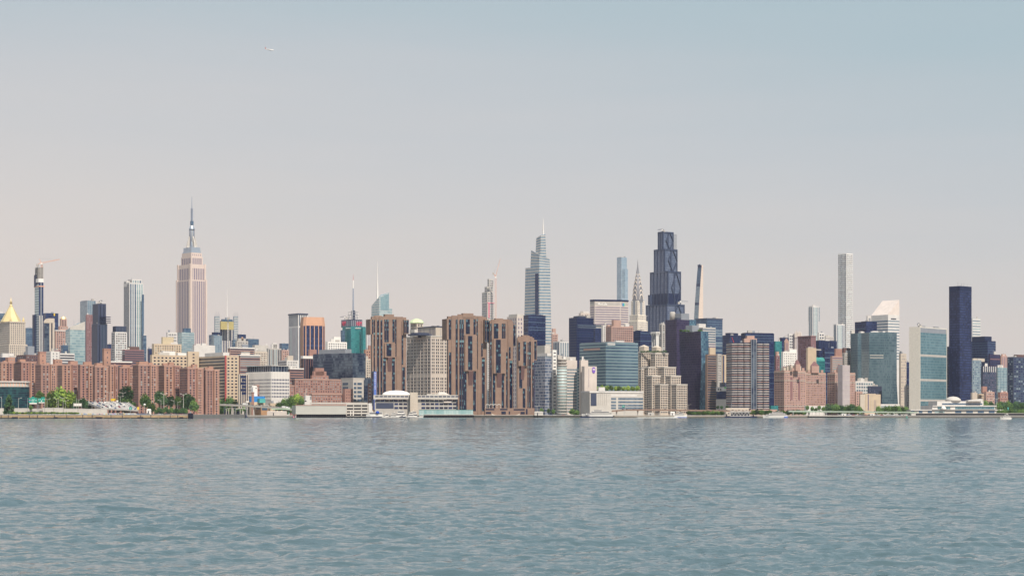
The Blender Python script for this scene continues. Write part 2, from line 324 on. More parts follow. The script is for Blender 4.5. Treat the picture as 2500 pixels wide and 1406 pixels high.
# slender tower under construction with crane
s = Bd('slender_tower', 'very slim unfinished glass tower with open concrete top and crane', 'tower', 95, 3300)
k = s.blk(84.5, 95.5, 106, 689, g_navy); s.blk(79, 84, 96, 768, navy, dd=12)
for j in range(28): zz = s.z(694+j*6.1); s.item('window_band', s.face(k, 'L'), .5, (k['y1']-k['y0'])*.95, zz-3.6, zz, MATS['pale_cyan_glass'] if j < 12 else MATS['blue_grey_glass'])
s.strip(k, 'R', 95.6, 98, 770, 862, lconc, 'pier', .5); s.strip(k, 'R', 102, 104, 770, 862, lconc, 'pier', .5); s.strip(k, 'R', 98.5, 101.5, 690, 862, steel, 'hoist_track', .8)
s.blk(83.5, 94, 106.4, 680, whitep, 689, part='wrapped_floor'); s.m('safety_net').box(k['x0']-1, k['x1']+2, k['y0']-1, k['y1']+1, s.z(700), s.z(697.5), orange)
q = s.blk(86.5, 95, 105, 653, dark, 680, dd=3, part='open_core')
for j in range(9): zz = q['z0']+(j+.5)*(q['z1']-q['z0'])/9+9*0; s.m('floor_slab').box(q['x0']-.6, q['x1']+.6, q['y0']-.6, q['y1']+.6, s.z(680)+j*(q['z1']-s.z(680))/9, s.z(680)+j*(q['z1']-s.z(680))/9+.7, conc)
for a in (0, .35, .7, 1):
    x = q['x0']+a*(q['x1']-q['x0']); y = q['y0']+a*(q['y1']-q['y0']); s.m('column').box(x-.5, x+.5, q['y0']-.7, q['y0']-.2, s.z(680), q['z1']+2*a, conc); s.m('column').box(q['x0']-.7, q['x0']-.2, y-.5, y+.5, s.z(680), q['z1']+2, conc)
s.blk(83, 87, 93, 671, navy, 700, dd=10, part='side_panel'); s.done()
def crane(label, px, py0, py1, D, jib, cjib=None, apex=None, m=orange, cap=None, rr=1.1):
    """tower crane: lattice mast, jib to (px,py), counter jib, apex with stays"""
    x, _, z0 = P(px, py0, D); z1 = P(px, py1, D)[2]; root = link('tower_crane', None, loc=(x, D, z0), label=label, cat='crane')
    b = MB(); h = z1-z0; n = max(2, int(h/5))
    for i in (-1, 1):
        for j in (-1, 1): b.bar((i*rr, j*rr, 0), (i*rr, j*rr, h), .28, m)
    for q in range(n):
        a, c = h*q/n, h*(q+1)/n; b.bar((-rr, -rr, a), (rr, -rr, c), .2, m); b.bar((rr, -rr, c), (rr, rr, a), .2, m); b.bar((rr, rr, a), (-rr, rr, c), .2, m); b.bar((-rr, rr, a), (-rr, -rr, c), .2, m)
    b.build('mast', root); b = MB(); b.box(-1.6, 1.6, -1.6, 1.6, h, h+3, whitep); b.build('cab', root)
    def arm(p, name, th=1.2):
        e = P(p[0], p[1], D); e = Vector((e[0]-x, -4, e[2]-z0)); o = Vector((0, 0, h+2)); b = MB(); t = Vector((0, 0, th*1.6))
        b.bar(o, e, .3, m); b.bar(o+t, e+t*.3, .3, m); n = max(3, int((e-o).length/5))
        for q in range(n):
            a = o.lerp(e, q/n); c = o.lerp(e, (q+1)/n); b.bar(a, c+t*(1-.7*(q+1)/n), .18, m); b.bar(c, c+t*(1-.7*(q+1)/n), .18, m)
        b.build(name, root); return e
    je = arm(jib, 'jib'); ce = arm(cjib, 'counter_jib') if cjib else None
    if cjib: b = MB(); b.box(ce.x-2, ce.x+2, ce.y-1.5, ce.y+1.5, ce.z-4, ce.z+.5, conc); b.build('counterweight', root)
    if apex:
        a = P(apex[0], apex[1], D); a = Vector((a[0]-x, 0, a[2]-z0)); b = MB(); b.bar((0, 0, h), a, .35, m); b.bar((2, 0, h), a, .25, m); b.build('apex_frame', root)
        b = MB(); b.bar(a, je, .12, steel, 3)
        if ce is not None: b.bar(a, ce, .12, steel, 3)
        b.build('stay_cable', root)
crane('pale orange crane on top of the slim unfinished tower', 102, 655, 646, 3310, (147, 634), (93, 645.5), (95.5, 631.5))
s = std(OT, 'dark blue office tower with a yellow number on its crown', 'tower', 104, 112, 142.5, 764, 3550, g_navy, cap=0)
s.sign(s.k, 'R', 131, 134, 765, 771, '1', yellow, 'crown_number')
# curved-top beige tower
s = Bd(AT, 'beige tower with a quarter round top and dark gridded side', 'tower', 107, 3100)
k = s.blk(106.5, 107.5, 134, 786, cream); s.style(dict(k), 'R', None)
x1 = s.along(0, 0, 135, s.u); xa = s.along(0, 0, 121, s.u); zt = s.z(776.5)
pts = [(0, s.z(788))]+[(xa*(1-math.cos(t))*1, s.z(788)+(zt-s.z(788))*math.sin(t)) for t in np.linspace(.1, 1.57, 9)]+[(x1*.92, zt), (x1*.92, s.z(788))]
s.m('curved_crown').loft([[(x, k['y0']-.3, z) for x, z in pts], [(x, k['y1'], z) for x, z in pts]], cream)
s.strip(k, 'R', 107.5, 120.5, 789, 862, g_smoke, 'glass_wall', .3); s.strip(k, 'R', 125, 128, 788, 862, WN[0], 'window_strip', .3); s.strip(k, 'R', 133, 134, 800, 862, WN[1], 'window_strip', .3); s.done()
s = std('art_deco_tower', 'pink stepped tower with a small gold topped turret', 'tower', 133.5, 136, 165, 806, 3000, pink, G(3.5, 3.6, .5, .5, WD), G(3.6, 3.6, .55, .5, WD), tiers=[(142, 146, 166, 796, pink, None, G(3, 3, .5, .5)), (146, 149, 163, 778, pink, None, V(3.2, .35), 9)], cornice=white)
b = MB(); xx, yy = s.loc(*P(155, 0, 3020)[:2]); b.lathe(xx, yy, [(5.2, s.z(778)), (5.2, s.z(777)), (3.2, s.z(771.5))], gold, 8, False); b.build('gold_roof', s.root)
# slanted pale glass tower
s = Bd(OT, 'pale cyan glass tower with a roofline rising to the right', 'tower', 171, 2700)
xr = s.along(0, 0, 207.5, s.u); yl = s.along(0, 0, 160, s.v); z1, z2 = s.z(800), s.z(786)
s.m('glass_wall').prism([(0, 0), (xr, 0), (xr, 26), (0, yl)], -1, [z1, z2, z2, s.z(805)], g_cyan)
s.m('roof_screen').prism([(0, -.2), (xr, -.2), (xr, .6), (0, .6)], z1-3, [z1+1, z2+1.2, z2+1.2, z1+1], lconc); s.mast(xr*.4, 8, z1, z2+4, .4); s.mast(xr*.75, 8, z1, z2+5, .4); s.done()
std(OT, 'small dark teal glass block beside the slanted pale glass tower', 'tower', 148, 153, 166.5, 842, 2650, g_blue)
std(OT, 'tall blue grey striped glass tower behind the red brown slab', 'tower', 195.5, 213, 234, 734, 3400, g_bluegrey, tiers=[(198, 212, 232, 733, grey)], clutter=1)
std(AT, 'thin red brown slab tower in front of the blue grey striped tower', 'tower', 209, 211, 226.5, 768, 3200, plum, None, G(3.2, 3.3, .3, .35, WL))
s = std(AT, 'dark plum grey tower with projecting balcony box and roof crane', 'tower', 224, 238, 262, 790, 3000, dgrey, V(4, .3, WN[:1]), V(4.5, .45, WN[:2]), tiers=[(226, 240, 259, 741, dgrey, V(4, .25, WN[:1]), V(5, .35, WN[:1]), 5)])
for j in range(4):
    b = MB(); b.box(4, 22, -2.5, 3, s.z(774+j*4.6), s.z(774+j*4.6)+1.1, navy); b.build('balcony', s.root)
crane('small dark crane on the roof of the plum grey tower', 246.5, 742, 739, 3010, (251, 734.5), (243, 737.5), None, navy, rr=.6)
std(OT, 'small dark glass block between the plum tower and the white gridded tower', 'tower', 259, 264, 274, 840, 3100, g_navy)
std(AT, 'white gridded apartment tower with a dark framed crown', 'tower', 272, 281, 310, 810, 3000, white, G(3.6, 3.7, .62, .55, WD), G(3.6, 3.7, .62, .55, WD), tiers=[(275, 283, 308, 796, dgrey, V(5, .3, WN[:1]), V(5, .35, WN[1:2]), 5)])
# blue and white pinstripe tower
s = Bd(AT, 'tall tower of alternating white fins and blue glass strips with notched top', 'tower', 316, 3200)
for (a, c, d_, y, dd) in ((302, 316, 350, 690, 0), (302.5, 309, 322, 686, 9), (312, 322, 346, 681.5, 6)):
    k = s.blk(a, c, d_, y, white, dd=dd, yb=None if dd == 0 else 700); k['z0'] = 0 if dd == 0 else s.z(692)
    s.style(k, 'L', V(5, .5, WN[1:2], .6)); s.style(k, 'R', V(4.4, .62, (g_bluegrey, g_cyan, g_blue), .5))
s.blk(346, 347, 351.5, 719, g_blue, dd=3); s.mast(8, 8, s.z(681), s.z(677), .5); s.done()
std(OT, 'narrow dark glass block just right of the white finned tower', 'tower', 347, 350, 357.5, 819, 3100, g_blue)
std(OT, 'low dark slab between the white finned tower and the yellow brick block', 'tower', 360, 364, 372, 851, 3000, g_navy)
std('apartment_building', 'dark brown brick building with small white roof dome left of the slim tower base', 'building', 40, 64, 94, 866, 2600, dbrick, G(3, 3.5, .4, .45, WL), G(3, 3.5, .4, .45, WL), tiers=[(62, 68, 84, 845, grey)], clutter=3)
std('apartment_building', 'white rendered building with terraces behind the left brick blocks', 'building', 112, 124, 145, 857, 2500, white, G(4, 3.6, .4, .45), G(4, 3.6, .3, .4), clutter=2)
std('apartment_building', 'white and dark banded building right of the terraced white one', 'building', 143, 146, 182, 862, 2520, white, None, BD(3.6, .5), clutter=1)
std('apartment_building', 'dark plum brick penthouse block above the white banded building', 'building', 125, 130, 160, 854.5, 2700, plum, None, G())
std(BR, 'red brown brick tower with white balcony bands behind the brick blocks', 'building', 298, 305, 352, 853, 2600, plum, BD(3.2, .5, WB), BD(3.2, .45, WB), tiers=[(312, 318, 340, 846, dbrick)], clutter=2)
std(BR, 'low brick building with a white roof band behind the tall chimney block', 'building', 245, 262, 322, 882, 2480, brick, None, BD(3.4, .45), cornice=whitep)
std('apartment_building', 'dark low building behind the first brick block', 'building', 0, 10, 60, 872, 2650, dgrey, None, BD(3.4, .4, WL), tiers=[(2, 6, 34, 862, white)])

# ---------------------------------------------------------------- red brick housing estate in front (each block its own thing)
brick3 = solid('brown_red_brick', (.30, .17, .135), vary=.2)
WP = (WN[0],)*5+(WN[1],WN[2])
PCV = [(-12, 3, 33, 884, 2230, (13, 20, 37, 872)), (30, 52, 89, 883, 2240, None), (86, 100, 140, 889, 2200, (129, 134, 152, 877)), (136, 152, 193, 889, 2260, (166, 172, 190, 881)),
       (190, 196, 229, 890, 2240, (202, 206, 224, 883)), (226, 232, 265, 894, 2200, (230, 236, 250, 886)), (262, 268, 288, 892, 2220, None), (284, 292, 331, 896, 2260, (296, 300, 318, 891)),
       (324, 338, 387, 890, 2200, (332, 340, 362, 882)), (382, 401, 442, 892, 2230, (409, 414, 425, 884)), (438, 458, 497, 898, 2200, (466, 470, 482, 889)), (494, 502, 536, 902, 2230, (506, 510, 521, 894))]
PL = ['at the left edge beside the teal glass hall', 'second from the left edge, behind the green road signs', 'under the tall square brick chimney tower, left of the big tree', 'with a long white banner down its corner',
      'just right of the banner block', 'left of the tall brick stair tower near the ramp', 'narrow one behind the tall brick stair tower', 'behind the dark round tree by the ramp',
      'right of the dark round tree, fourth from the right end', 'third from the right end above the two dark trees', 'second from the right end with one big tree at its foot', 'last on the right, beside the beige hospital slab']
for i, (a, c, d_, y, D, pent) in enumerate(PCV):
    s = Bd(BR, 'red brick housing block '+PL[i], 'building', c, D, 36, 'red brick housing blocks behind the riverside road')
    k = s.blk(a, c, d_, y, (brick2, brick, brick3)[i % 3]); g = G(4.4, 2.95, .40, .58, WP, 1.6)
    s.style(k, 'L', G(3.2, 2.95, .45, .58, WX, 1)); s.style(k, 'R', g)
    s.m('parapet').box(k['x0']-.25, k['x1']+.25, k['y0']-.25, k['y1']+.25, k['z1']-.9, k['z1']+.3, pink)
    if c-a > 3: # projecting end bay with its own windows
        w_ = min(9, (k['x1']-k['x0'])*.3); x = k['x0']+(k['x1']-k['x0'])*.55; s.m('wall').box(x, x+w_, k['y0']-3, k['y0']+1, 0, k['z1']-.4, brick2 if i % 3 else brick)
        s.style(dict(x0=x, x1=x+w_, y0=k['y0']-3, y1=k['y0'], z0=0, z1=k['z1']), 'R', G(3, 2.95, .5, .6, WP, .8))
    if pent: q = s.blk(*pent, brick2, yb=y+3, ins=2, part='stair_house'); q['z0'] = k['z1']; s.style(q, 'R', G(4, 3, .3, .4, WD, 1))
    if i == 3: s.strip(k, 'R', 178.6, 182, 892, 943, whitep, 'banner', .4); s.strip(k, 'R', 179.4, 181.4, 901, 934, MATS['blue_banner'], 'banner_lettering', .5) if 0 else None
    s.clutter(k, 2, brick2, hmax=3.5); s.done()
for a, c, d_, y, D, lb in ((92.5, 97, 112.5, 859, 2215, 'tall square brick chimney tower above the third brick block'), (250, 254, 270.5, 851, 2235, 'tall square brick stair tower beside the ramp')):
    s = Bd('brick_tower', lb, 'tower', c, D); k = s.blk(a, c, d_, y, brick2); s.m('parapet').box(k['x0']-.3, k['x1']+.3, k['y0']-.3, k['y1']+.3, k['z1']-1.5, k['z1']+.3, brick)
    s.style(k, 'R', G(8, 6, .16, .3, WX, 1)); s.done()

# ---------------------------------------------------------------- glass hall at the left edge
s = Bd('glass_hall', 'rounded teal glass hall with cream upper storey at the left edge', 'building', 60, 2010, 20)
pts = [(-45, 0)]+[(8*math.sin(t)-2, 8-8*math.cos(t)) for t in np.linspace(0, 1.57, 6)]+[(6, 40), (-45, 40)]
g_hall = panes('hall_glass', (.003, .016, .03), (.015, .075, .08), 2.2, 2.6, (.03, .10, .11), .14, metal=.2, bias=.7, patch=.4, pscale=.06)
s.m('glass_wall').prism(pts, -1, s.z(944), g_hall); s.m('upper_storey').prism([(x-.5 if x > 0 else x, y+.5) for x, y in pts], s.z(944), s.z(933), lconc)
s.m('roof').prism([(x+.8 if x > 0 else x, y-.8 if y < 39 else y) for x, y in pts], s.z(933), s.z(930.5), white)
for j in range(15): b = MB(); b.box(-44+j*3.2, -43.5+j*3.2, -.35, .2, s.z(944), s.z(933.2), orange); b.build('fin', s.root)
s.mast(-12, 6, s.z(931), s.z(925), .5, .4, white, 'vent'); s.done()

# ---------------------------------------------------------------- beige hospital slabs and the yellow brick block
hosp = 'hospital_building'
std(hosp, 'long beige hospital slab with dark square windows behind the brick blocks', 'hospital', 366, 371, 459, 866, 2460, tan, None, G(5.6, 4.2, .5, .45, WX), tiers=[(392, 398, 428, 857, whitep), (430, 434, 455, 861, whitep)], clutter=3)
std(hosp, 'plain beige hospital block joining the two slabs with single window column', 'hospital', 456, 459, 486, 858, 2450, tan, None, ('g', 14, 4.2, .2, .4, WX, 1), clutter=1)
s = std(hosp, 'beige hospital wing with ribbon windows on its shaded side and square windows in front', 'hospital', 484, 551, 583, 868, 2400, tan, BD(4.1, .5, WX, .6), G(5.8, 4.15, .5, .45, WX, 1.2), tiers=[(500, 545, 560, 860, white)], clutter=3)
b = MB(); b.box(-1.2, .6, -1.2, .6, 0, s.k['z1'], redm)
for j in range(30): b.box(-1.5, 1, -1.5, 1, j*s.k['z1']/30, j*s.k['z1']/30+.4, steel)
b.build('hoist_mast', s.root)
std('apartment_building', 'yellow brick apartment building with flat stepped penthouse', 'building', 371, 376, 443, 839, 2700, tan, None, G(3.8, 3.4, .4, .5, WD), tiers=[(394, 397, 424, 822.5, solid('ochre_panel', (.56, .45, .30)))], clutter=2)
std(OT, 'white tower with dark zigzag pattern beside the yellow brick penthouse', 'tower', 406, 409, 433, 811, 2850, white, None, G(2.6, 4.4, .45, .6, WX), clutter=2)
std(AT, 'teal glass apartment tower standing before the foot of the tallest spired tower', 'tower', 434, 444, 474.5, 811, 2750, g_cyan, None, BD(3.4, .4, (g_bluegrey,), .8), tiers=[(446, 450, 466, 801, g_blue)], clutter=1)
std('apartment_building', 'low building with red and white roof sheds over the hospital', 'building', 470, 474, 525, 842, 2560, white, tiers=[(471, 474, 486, 841, plum)], clutter=3)

# ---------------------------------------------------------------- the great stepped limestone tower with mast
s = Bd('art_deco_skyscraper', 'tallest limestone skyscraper with vertical piers, stepped crown and needle mast', 'skyscraper', 465, 3800, 40)
lime = solid('warm_limestone', (.60, .48, .42), vary=.05)
k1 = s.blk(430.5, 465, 504.6, 683, lime); k2 = s.blk(433.5, 466, 501.6, 645, lime, 690, dd=5); k3 = s.blk(442, 467, 495, 626, lime, 650, dd=12); k4 = s.blk(444, 467, 493, 616.5, lime, 630, dd=16)
k2['z0'], k3['z0'], k4['z0'] = k1['z1'], k2['z1'], k3['z1']
gm = solid('window_mauve', (.16, .13, .19), .3, 0, .5, .05)
for k, n, tp in ((k1, 9, 2), (k2, 8, 8), (k3, 6, 3)):
    for sd in 'LR': ln = (k['y1']-k['y0']) if sd == 'L' else (k['x1']-k['x0']); s.style(k, sd, ('v', ln/n, .52, (gm,), 2.0, 0, tp))
for k in (k1, k2):                                  # centre bays stand proud
    w_ = k['x1']-k['x0']; d_ = k['y1']-k['y0']
    for a in (.04, .96): s.m('corner_pier').box(k['x0']+w_*a-2, k['x0']+w_*a+2, k['y0']-1.4, k['y0']+1, 0 if k is k1 else k1['z1'], k['z1']+1.5, lime); s.m('corner_pier').box(k['x0']-1.4, k['x0']+1, k['y0']+d_*a-2, k['y0']+d_*a+2, 0 if k is k1 else k1['z1'], k['z1']+1.5, lime)
s.style(k4, 'R', G(5, 6, .25, .5, (gm,))); cx, cy = (k4['x0']+k4['x1'])/2, (k4['y0']+k4['y1'])/2
DD = 3815; zz = lambda y: s.z(y, DD); W_ = (k4['x1']-k4['x0'])/2; Wd = (k4['y1']-k4['y0'])/2; cm = solid('crown_metal', (.42, .46, .52), .35, .5, .5, .05)
for a, y0_, y1_ in ((.92, 617, 613.5), (.86, 613, 610), (.76, 609.5, 606.5), (.64, 606, 602)): s.m('crown_step').box(cx-W_*a, cx+W_*a, cy-Wd*a, cy+Wd*a, zz(y0_)-1, zz(y1_), cm)
s.m('crown_base').box(cx-W_*.84, cx+W_*.84, cy-Wd*.84, cy+Wd*.84, zz(617), zz(603), cm)
s.m('mooring_mast').lathe(cx, cy, [(6.2, zz(603)), (5.6, zz(562)), (5.6, zz(558)), (6.2, zz(558)), (6.2, zz(555)), (5.0, zz(555)), (5.0, zz(553)), (4.4, zz(551)), (2.2, zz(548)), (2.2, zz(546.5))], cm, 16)
for a in range(4):
    t = a*math.pi/2; b = MB(); b.loft([[(cx+math.cos(t)*r-math.sin(t)*o, cy+math.sin(t)*r+math.cos(t)*o, z) for r, z in ((3, zz(603)), (13, zz(603)), (10.5, zz(590)), (7.5, zz(578)), (3, zz(570)))] for o in (-1.1, 1.1)], lconc); b.build('wing', s.root)
for a in range(8): t = a*math.pi/4+.39; b = MB(); b.bar((cx+5.8*math.cos(t), cy+5.8*math.sin(t), zz(601)), (cx+5.5*math.cos(t), cy+5.5*math.sin(t), zz(560)), .5, lconc if a % 2 else gm); b.build('mast_rib', s.root)
s.m('antenna_base').box(cx-2.6, cx+2.6, cy-2.6, cy+2.6, zz(547), zz(537), g_blue)
am = solid('antenna_steel', (.30, .33, .40), .5, .3)
s.m('antenna').box(cx-1.4, cx+1.4, cy-1.4, cy+1.4, zz(537), zz(506), am)
for y in (534, 528, 522, 516, 510): s.m('antenna_ring').box(cx-1.9, cx+1.9, cy-1.9, cy+1.9, zz(y), zz(y-3), am)
s.m('needle').bar((cx, cy, zz(506)), (cx, cy, zz(477)), 1.1, am, 6, .45); s.done()

# ---------------------------------------------------------------- middle left skyline
std(OT, 'dark glass tower left of the yellow netted construction tower', 'tower', 510, 518, 535, 817, 3700, g_blue, tiers=[(517, 521, 537, 811, navy)])
std(OT, 'teal glass block in front of the yellow netted tower', 'tower', 516, 522, 542, 819, 3500, g_bluegrey)
for a, c, d_, y, lb in ((523, 525, 536, 768, 'pale scaffolded tower shaft left of the yellow netting'), (569, 571, 581.5, 768, 'pale scaffolded tower shaft right of the yellow netting')):
    s = Bd('unfinished_tower', lb, 'tower', c, 4300); k = s.blk(a, c, d_, y+4, g_bluegrey); s.style(k, 'R', BD(4, .45, (lconc,)))
    for j in range(5): x = k['x0']+j*(k['x1']-k['x0'])/4; s.mast(x, k['y0'], k['z1'], k['z1']+6+5*(j % 2), .3, .3, steel, 'scaffold_pole')
    s.done()
s = std('unfinished_tower', 'grey tower under construction wrapped in yellow netting', 'tower', 537, 540, 570, 783, 3900, g_navy, None, V(5, .5, (lconc,)), cap=60)
s2 = Bd('safety_netting', 'yellow safety netting round the top floors of the grey unfinished tower', 'netting', 539, 3880, gz=P(0, 803, 3880)[2]); s2.blk(537, 539, 570.5, 784.5, solid('yellow_net', (.42, .34, .14)), part='net', roof=False)
s2.blk(540, 543, 568, 779, g_blue, 785, dd=6, part='top_deck'); s2.done()
crane('tall pale crane mast in front of the yellow netted tower', 556.5, 858, 782, 3700, (548.5, 752), (559, 775), None, white)
s = Bd('spired_tower', 'distant tower with a thin white needle spire behind the yellow netting', 'tower', 553, 4500); s.blk(549, 551, 557, 775, grey); s.mast(4, 4, s.z(776), s.z(705), 1.0, .2, whitep, 'spire'); s.done()
std(OT, 'dark glass block with roof crane right of the pale scaffold shafts', 'tower', 579, 584, 600.5, 816, 4000, g_navy, clutter=1)
std(OT, 'brown stone tower with a water tank right of the crane mast', 'tower', 574, 578, 606, 832, 3000, conc, None, G(), tiers=[(578, 582, 600, 826, conc)], tank=1)
std(OT, 'small blue glass block beside the brown tank tower', 'tower', 566, 570, 584, 830, 3100, g_blue)
std(OT, 'low blue glass slab on the skyline left of the pale finned tower', 'tower', 600, 606, 632, 827, 3800, g_blue)
std(BR, 'brick balcony building with white bands behind the white science building', 'building', 582, 586, 635, 866, 2560, brick, None, BD(3.0, .5, WB), cornice=whitep, clutter=2)
std(BR, 'brick balcony building with white roof line, upper one behind the beige wing', 'building', 556, 562, 621, 848, 2700, pink, None, BD(3.2, .5, WD), cornice=whitep, tiers=[(600, 602, 612, 849, brick)], clutter=1)
std(AT, 'beige apartment building with small windows on the left of the white dome block', 'building', 618, 622, 653, 858, 2850, cream, None, G(3, 3.3, .45, .5, WD), clutter=3)
std(OT, 'pale low office block on the skyline behind the beige apartments', 'tower', 616, 622, 655, 842, 3300, lconc)
s = std(AT, 'grey beige tower with vertical balcony strips and round roof turret', 'tower', 651, 655, 687, 850, 3000, conc, None, V(3.4, .5, WD), tiers=[(661, 663, 678, 840, white), (664, 666, 676, 837, white)])
std(OT, 'wedge shaped blue glass block left of the pale finned tower', 'tower', 682, 688, 706, 838, 3600, g_blue)
std(BR, 'pink brick building with pitched top beside the round turret tower', 'building', 686, 689, 705, 854, 2900, pink, None, G())
std('apartment_building', 'white low building at the foot of the pale finned tower', 'building', 680, 700, 728, 879, 2700, white, BD(3.4, .4), G(3, 3.4, .4, .5), tiers=[(700, 702, 716, 868, cream)], clutter=2)
std(BR, 'low brick and white banded building left of the big dark glass laboratory', 'building', 700, 708, 741, 899, 2500, brick, None, BD(3.4, .45, WB), cornice=whitep, clutter=2)
s = Bd(OT, 'pale white finned tower with flared fin crown', 'tower', 726, 3500)
k = s.blk(704.5, 728, 751, 766, white); s.style(k, 'L', V(4.2, .45, (WN[2], gm), 1, 0, 26)); s.style(k, 'R', V(4.2, .45, (WN[1], gm), 1, 0, 26))
for sd in 'LR': kk = dict(k); kk['z0'] = k['z1']-24; s.style(kk, sd, ('v', 4.2, .5, (WN[1],), 1, 0, 2))
s.m('cornice').box(k['x0']-.8, k['x1']+.8, k['y0']-.8, k['y1']+.8, k['z1']-1.5, k['z1']+1, dgrey); s.done()
# copper octagonal tower
s = Bd(OT, 'copper brown tower with chamfered corners and dark window bays', 'tower', 747, 3100, 22)
cop = solid('copper_stone', (.56, .31, .20), vary=.06); x1 = s.along(0, 0, 788, s.u); x2 = s.along(0, 0, 797, s.u)
yl = s.along(0, 0, 737, s.v)
pts = [(0, 0), (x1, 0), (x1+5.5, 5.5), (x1+5.5, 26), (0, 26), (-4, 22), (-4, 4)]
zt, z2 = s.z(773.5), s.z(794); s.m('wall').prism([(x*1.0, y) for x, y in pts], -1, z2, cop); ctr = (x1/2, 13)
s.m('crown').prism(pts, z2, zt, cop, [(ctr[0]+(x-ctr[0])*.93, ctr[1]+(y-ctr[1])*.93) for x, y in pts])
for j in range(4): h = x1*(j+.5)/4; s.item('window_strip', ((0, 0), (x1, 0)), h-x1*.1, h+x1*.1, 2, z2-.5, g_navy, .3)
s.item('window_strip', ((x1, 0), (x1+5.5, 5.5)), 2, 5.5, 2, z2-1, g_navy, .3); s.item('window_strip', ((-4, 4), (0, 0)), 1.2, 4.4, 2, z2-1, g_navy, .3)
for j in range(9): h = x1*j/8; s.item('crown_pier', ((0, 0), (x1, 0)), h-.25, h+.25, z2-.5, z2+3, cop, .4)
s.done()
s = Bd(OT, 'brown brick tower with white top beside the copper tower base', 'tower', 745, 2560); k = s.blk(735, 740, 765, 869, dbrick); s.style(k, 'R', V(3.6, .5, WD)); s.style(k, 'L', BD(3.2, .5)); s.m('parapet').box(k['x0']-.4, k['x1']+.4, k['y0']-.4, k['y1']+.4, k['z1']-3.5, k['z1']+.3, whitep); q = s.blk(752, 756, 773, 853, brick, 870, dd=8, part='penthouse'); s.done()
s = std('laboratory_building', 'broad smoked glass laboratory block with painted cloud reflections, grey plant storey on top', 'building', 764, 861, 893, 861.5, 2500, g_smoke, tiers=[(778, 842, 858, 852, grey)], A=48)
std('apartment_building', 'white stepped apartment block rising behind the smoked glass laboratory', 'building', 794, 800, 847, 834, 2900, whitep, None, G(4.2, 3.6, .5, .45, WX, 1), tiers=[(812, 815, 832, 822, whitep)], clutter=2)
# teal tower with red letters
s = Bd(OT, 'teal glass tower with red rooftop letters, lattice crown and tall antenna', 'tower', 857, 3900)
k = s.blk(836, 857, 892.5, 796.5, g_teal); s.blk(831.5, 836, 842, 806, g_blue, dd=8); s.blk(883, 886, 893, 800, g_teal, dd=-1, wl=8)
q = s.blk(833, 856, 884.5, 779.5, dgrey, 798, dd=6, part='sign_storey'); q['z0'] = k['z1']
s.style(q, 'R', V(5, .5, (grey, steel), .5)); s.style(q, 'L', V(5, .5, (grey, steel), .5))
red = solid('sign_red', (.70, .04, .10), .5, vary=.02)
for sd, a, c in (('L', 835, 844.5), ('R', 869.5, 883)): s.sign(q, sd, a, c, 784.5, 795, 'H&M', red, shear=.25, bold=-.005)
s.sign(k, 'L', 844.5, 856, 799, 802.2, 'salesforce', whitep, bold=.01); s.sign(k, 'R', 867, 882.5, 799, 802.5, 'salesforce', whitep, bold=.01)
cx, cy = (q['x0']+q['x1'])/2-3, 14; zz = lambda y: s.z(y, 3920)
for i, (a, c) in enumerate(((-1, -1), (1, -1), (1, 1), (-1, 1))):
    b = MB(); b.bar((cx+a*8, cy+c*8, zz(780)), (cx+a*7, cy+c*7, zz(758)), .7, whitep); b.bar((cx+a*8, cy+c*8, zz(780)), (cx+a*2, cy+c*2, zz(760)), .45, steel); b.build('crown_frame', s.root)
for y in (777, 770, 763): s.m('crown_ring').box(cx-8, cx+8, cy-8.4, cy-7.8, zz(y), zz(y-1.2), steel); s.m('crown_ring').box(cx-8.4, cx-7.8, cy-8, cy+8, zz(y), zz(y-1.2), steel)
s.m('mast_base').box(cx-3, cx+3, cy-3, cy+3, zz(782), zz(758), dgrey)
b = MB(); b.bar((cx, cy, zz(760)), (cx, cy, zz(704)), 2.1, am, 6, 1.3); b.build('antenna', s.root)
b = MB(); b.bar((cx, cy, zz(704)), (cx, cy, zz(684)), 1.3, whitep, 6, 1.1); b.build('antenna_tip', s.root)
b = MB(); b.bar((cx, cy, zz(684)), (cx, cy, zz(670)), .5, redm, 6, .2); b.build('needle', s.root); s.done()
crane('thin grey roof crane left of the teal lettered tower crown', 842, 779, 776, 3905, (831, 774.5), (847, 774.8), None, dgrey, rr=.6)
std(AT, 'narrow white tower with vertical piers squeezed beside the tall brown river towers', 'tower', 893, 896, 906, 780, 3300, white, None, V(3, .4, (gm,)))
std('apartment_building', 'orange brick building peeping out left of the brown river towers', 'building', 888, 892, 912, 853, 2700, brick2, None, G(3.6, 4, .4, .4, WX), tiers=[(898, 900, 912, 843, brick)])
std('apartment_building', 'cream building low beside the brown river towers', 'building', 888, 893, 914, 876, 2650, cream, None, G(3, 3.3, .5, .5, WD), clutter=1)
std(OT, 'dark blue grey glass slab between the white hospital wing and the brown river towers', 'building', 886, 889, 912, 922, 2440, g_smoke)
std(BR, 'narrow brick and white striped building left of the waterside banner', 'building', 898, 900, 910, 936, 2410, brick, None, BD(4.4, .3, (whitep,)))
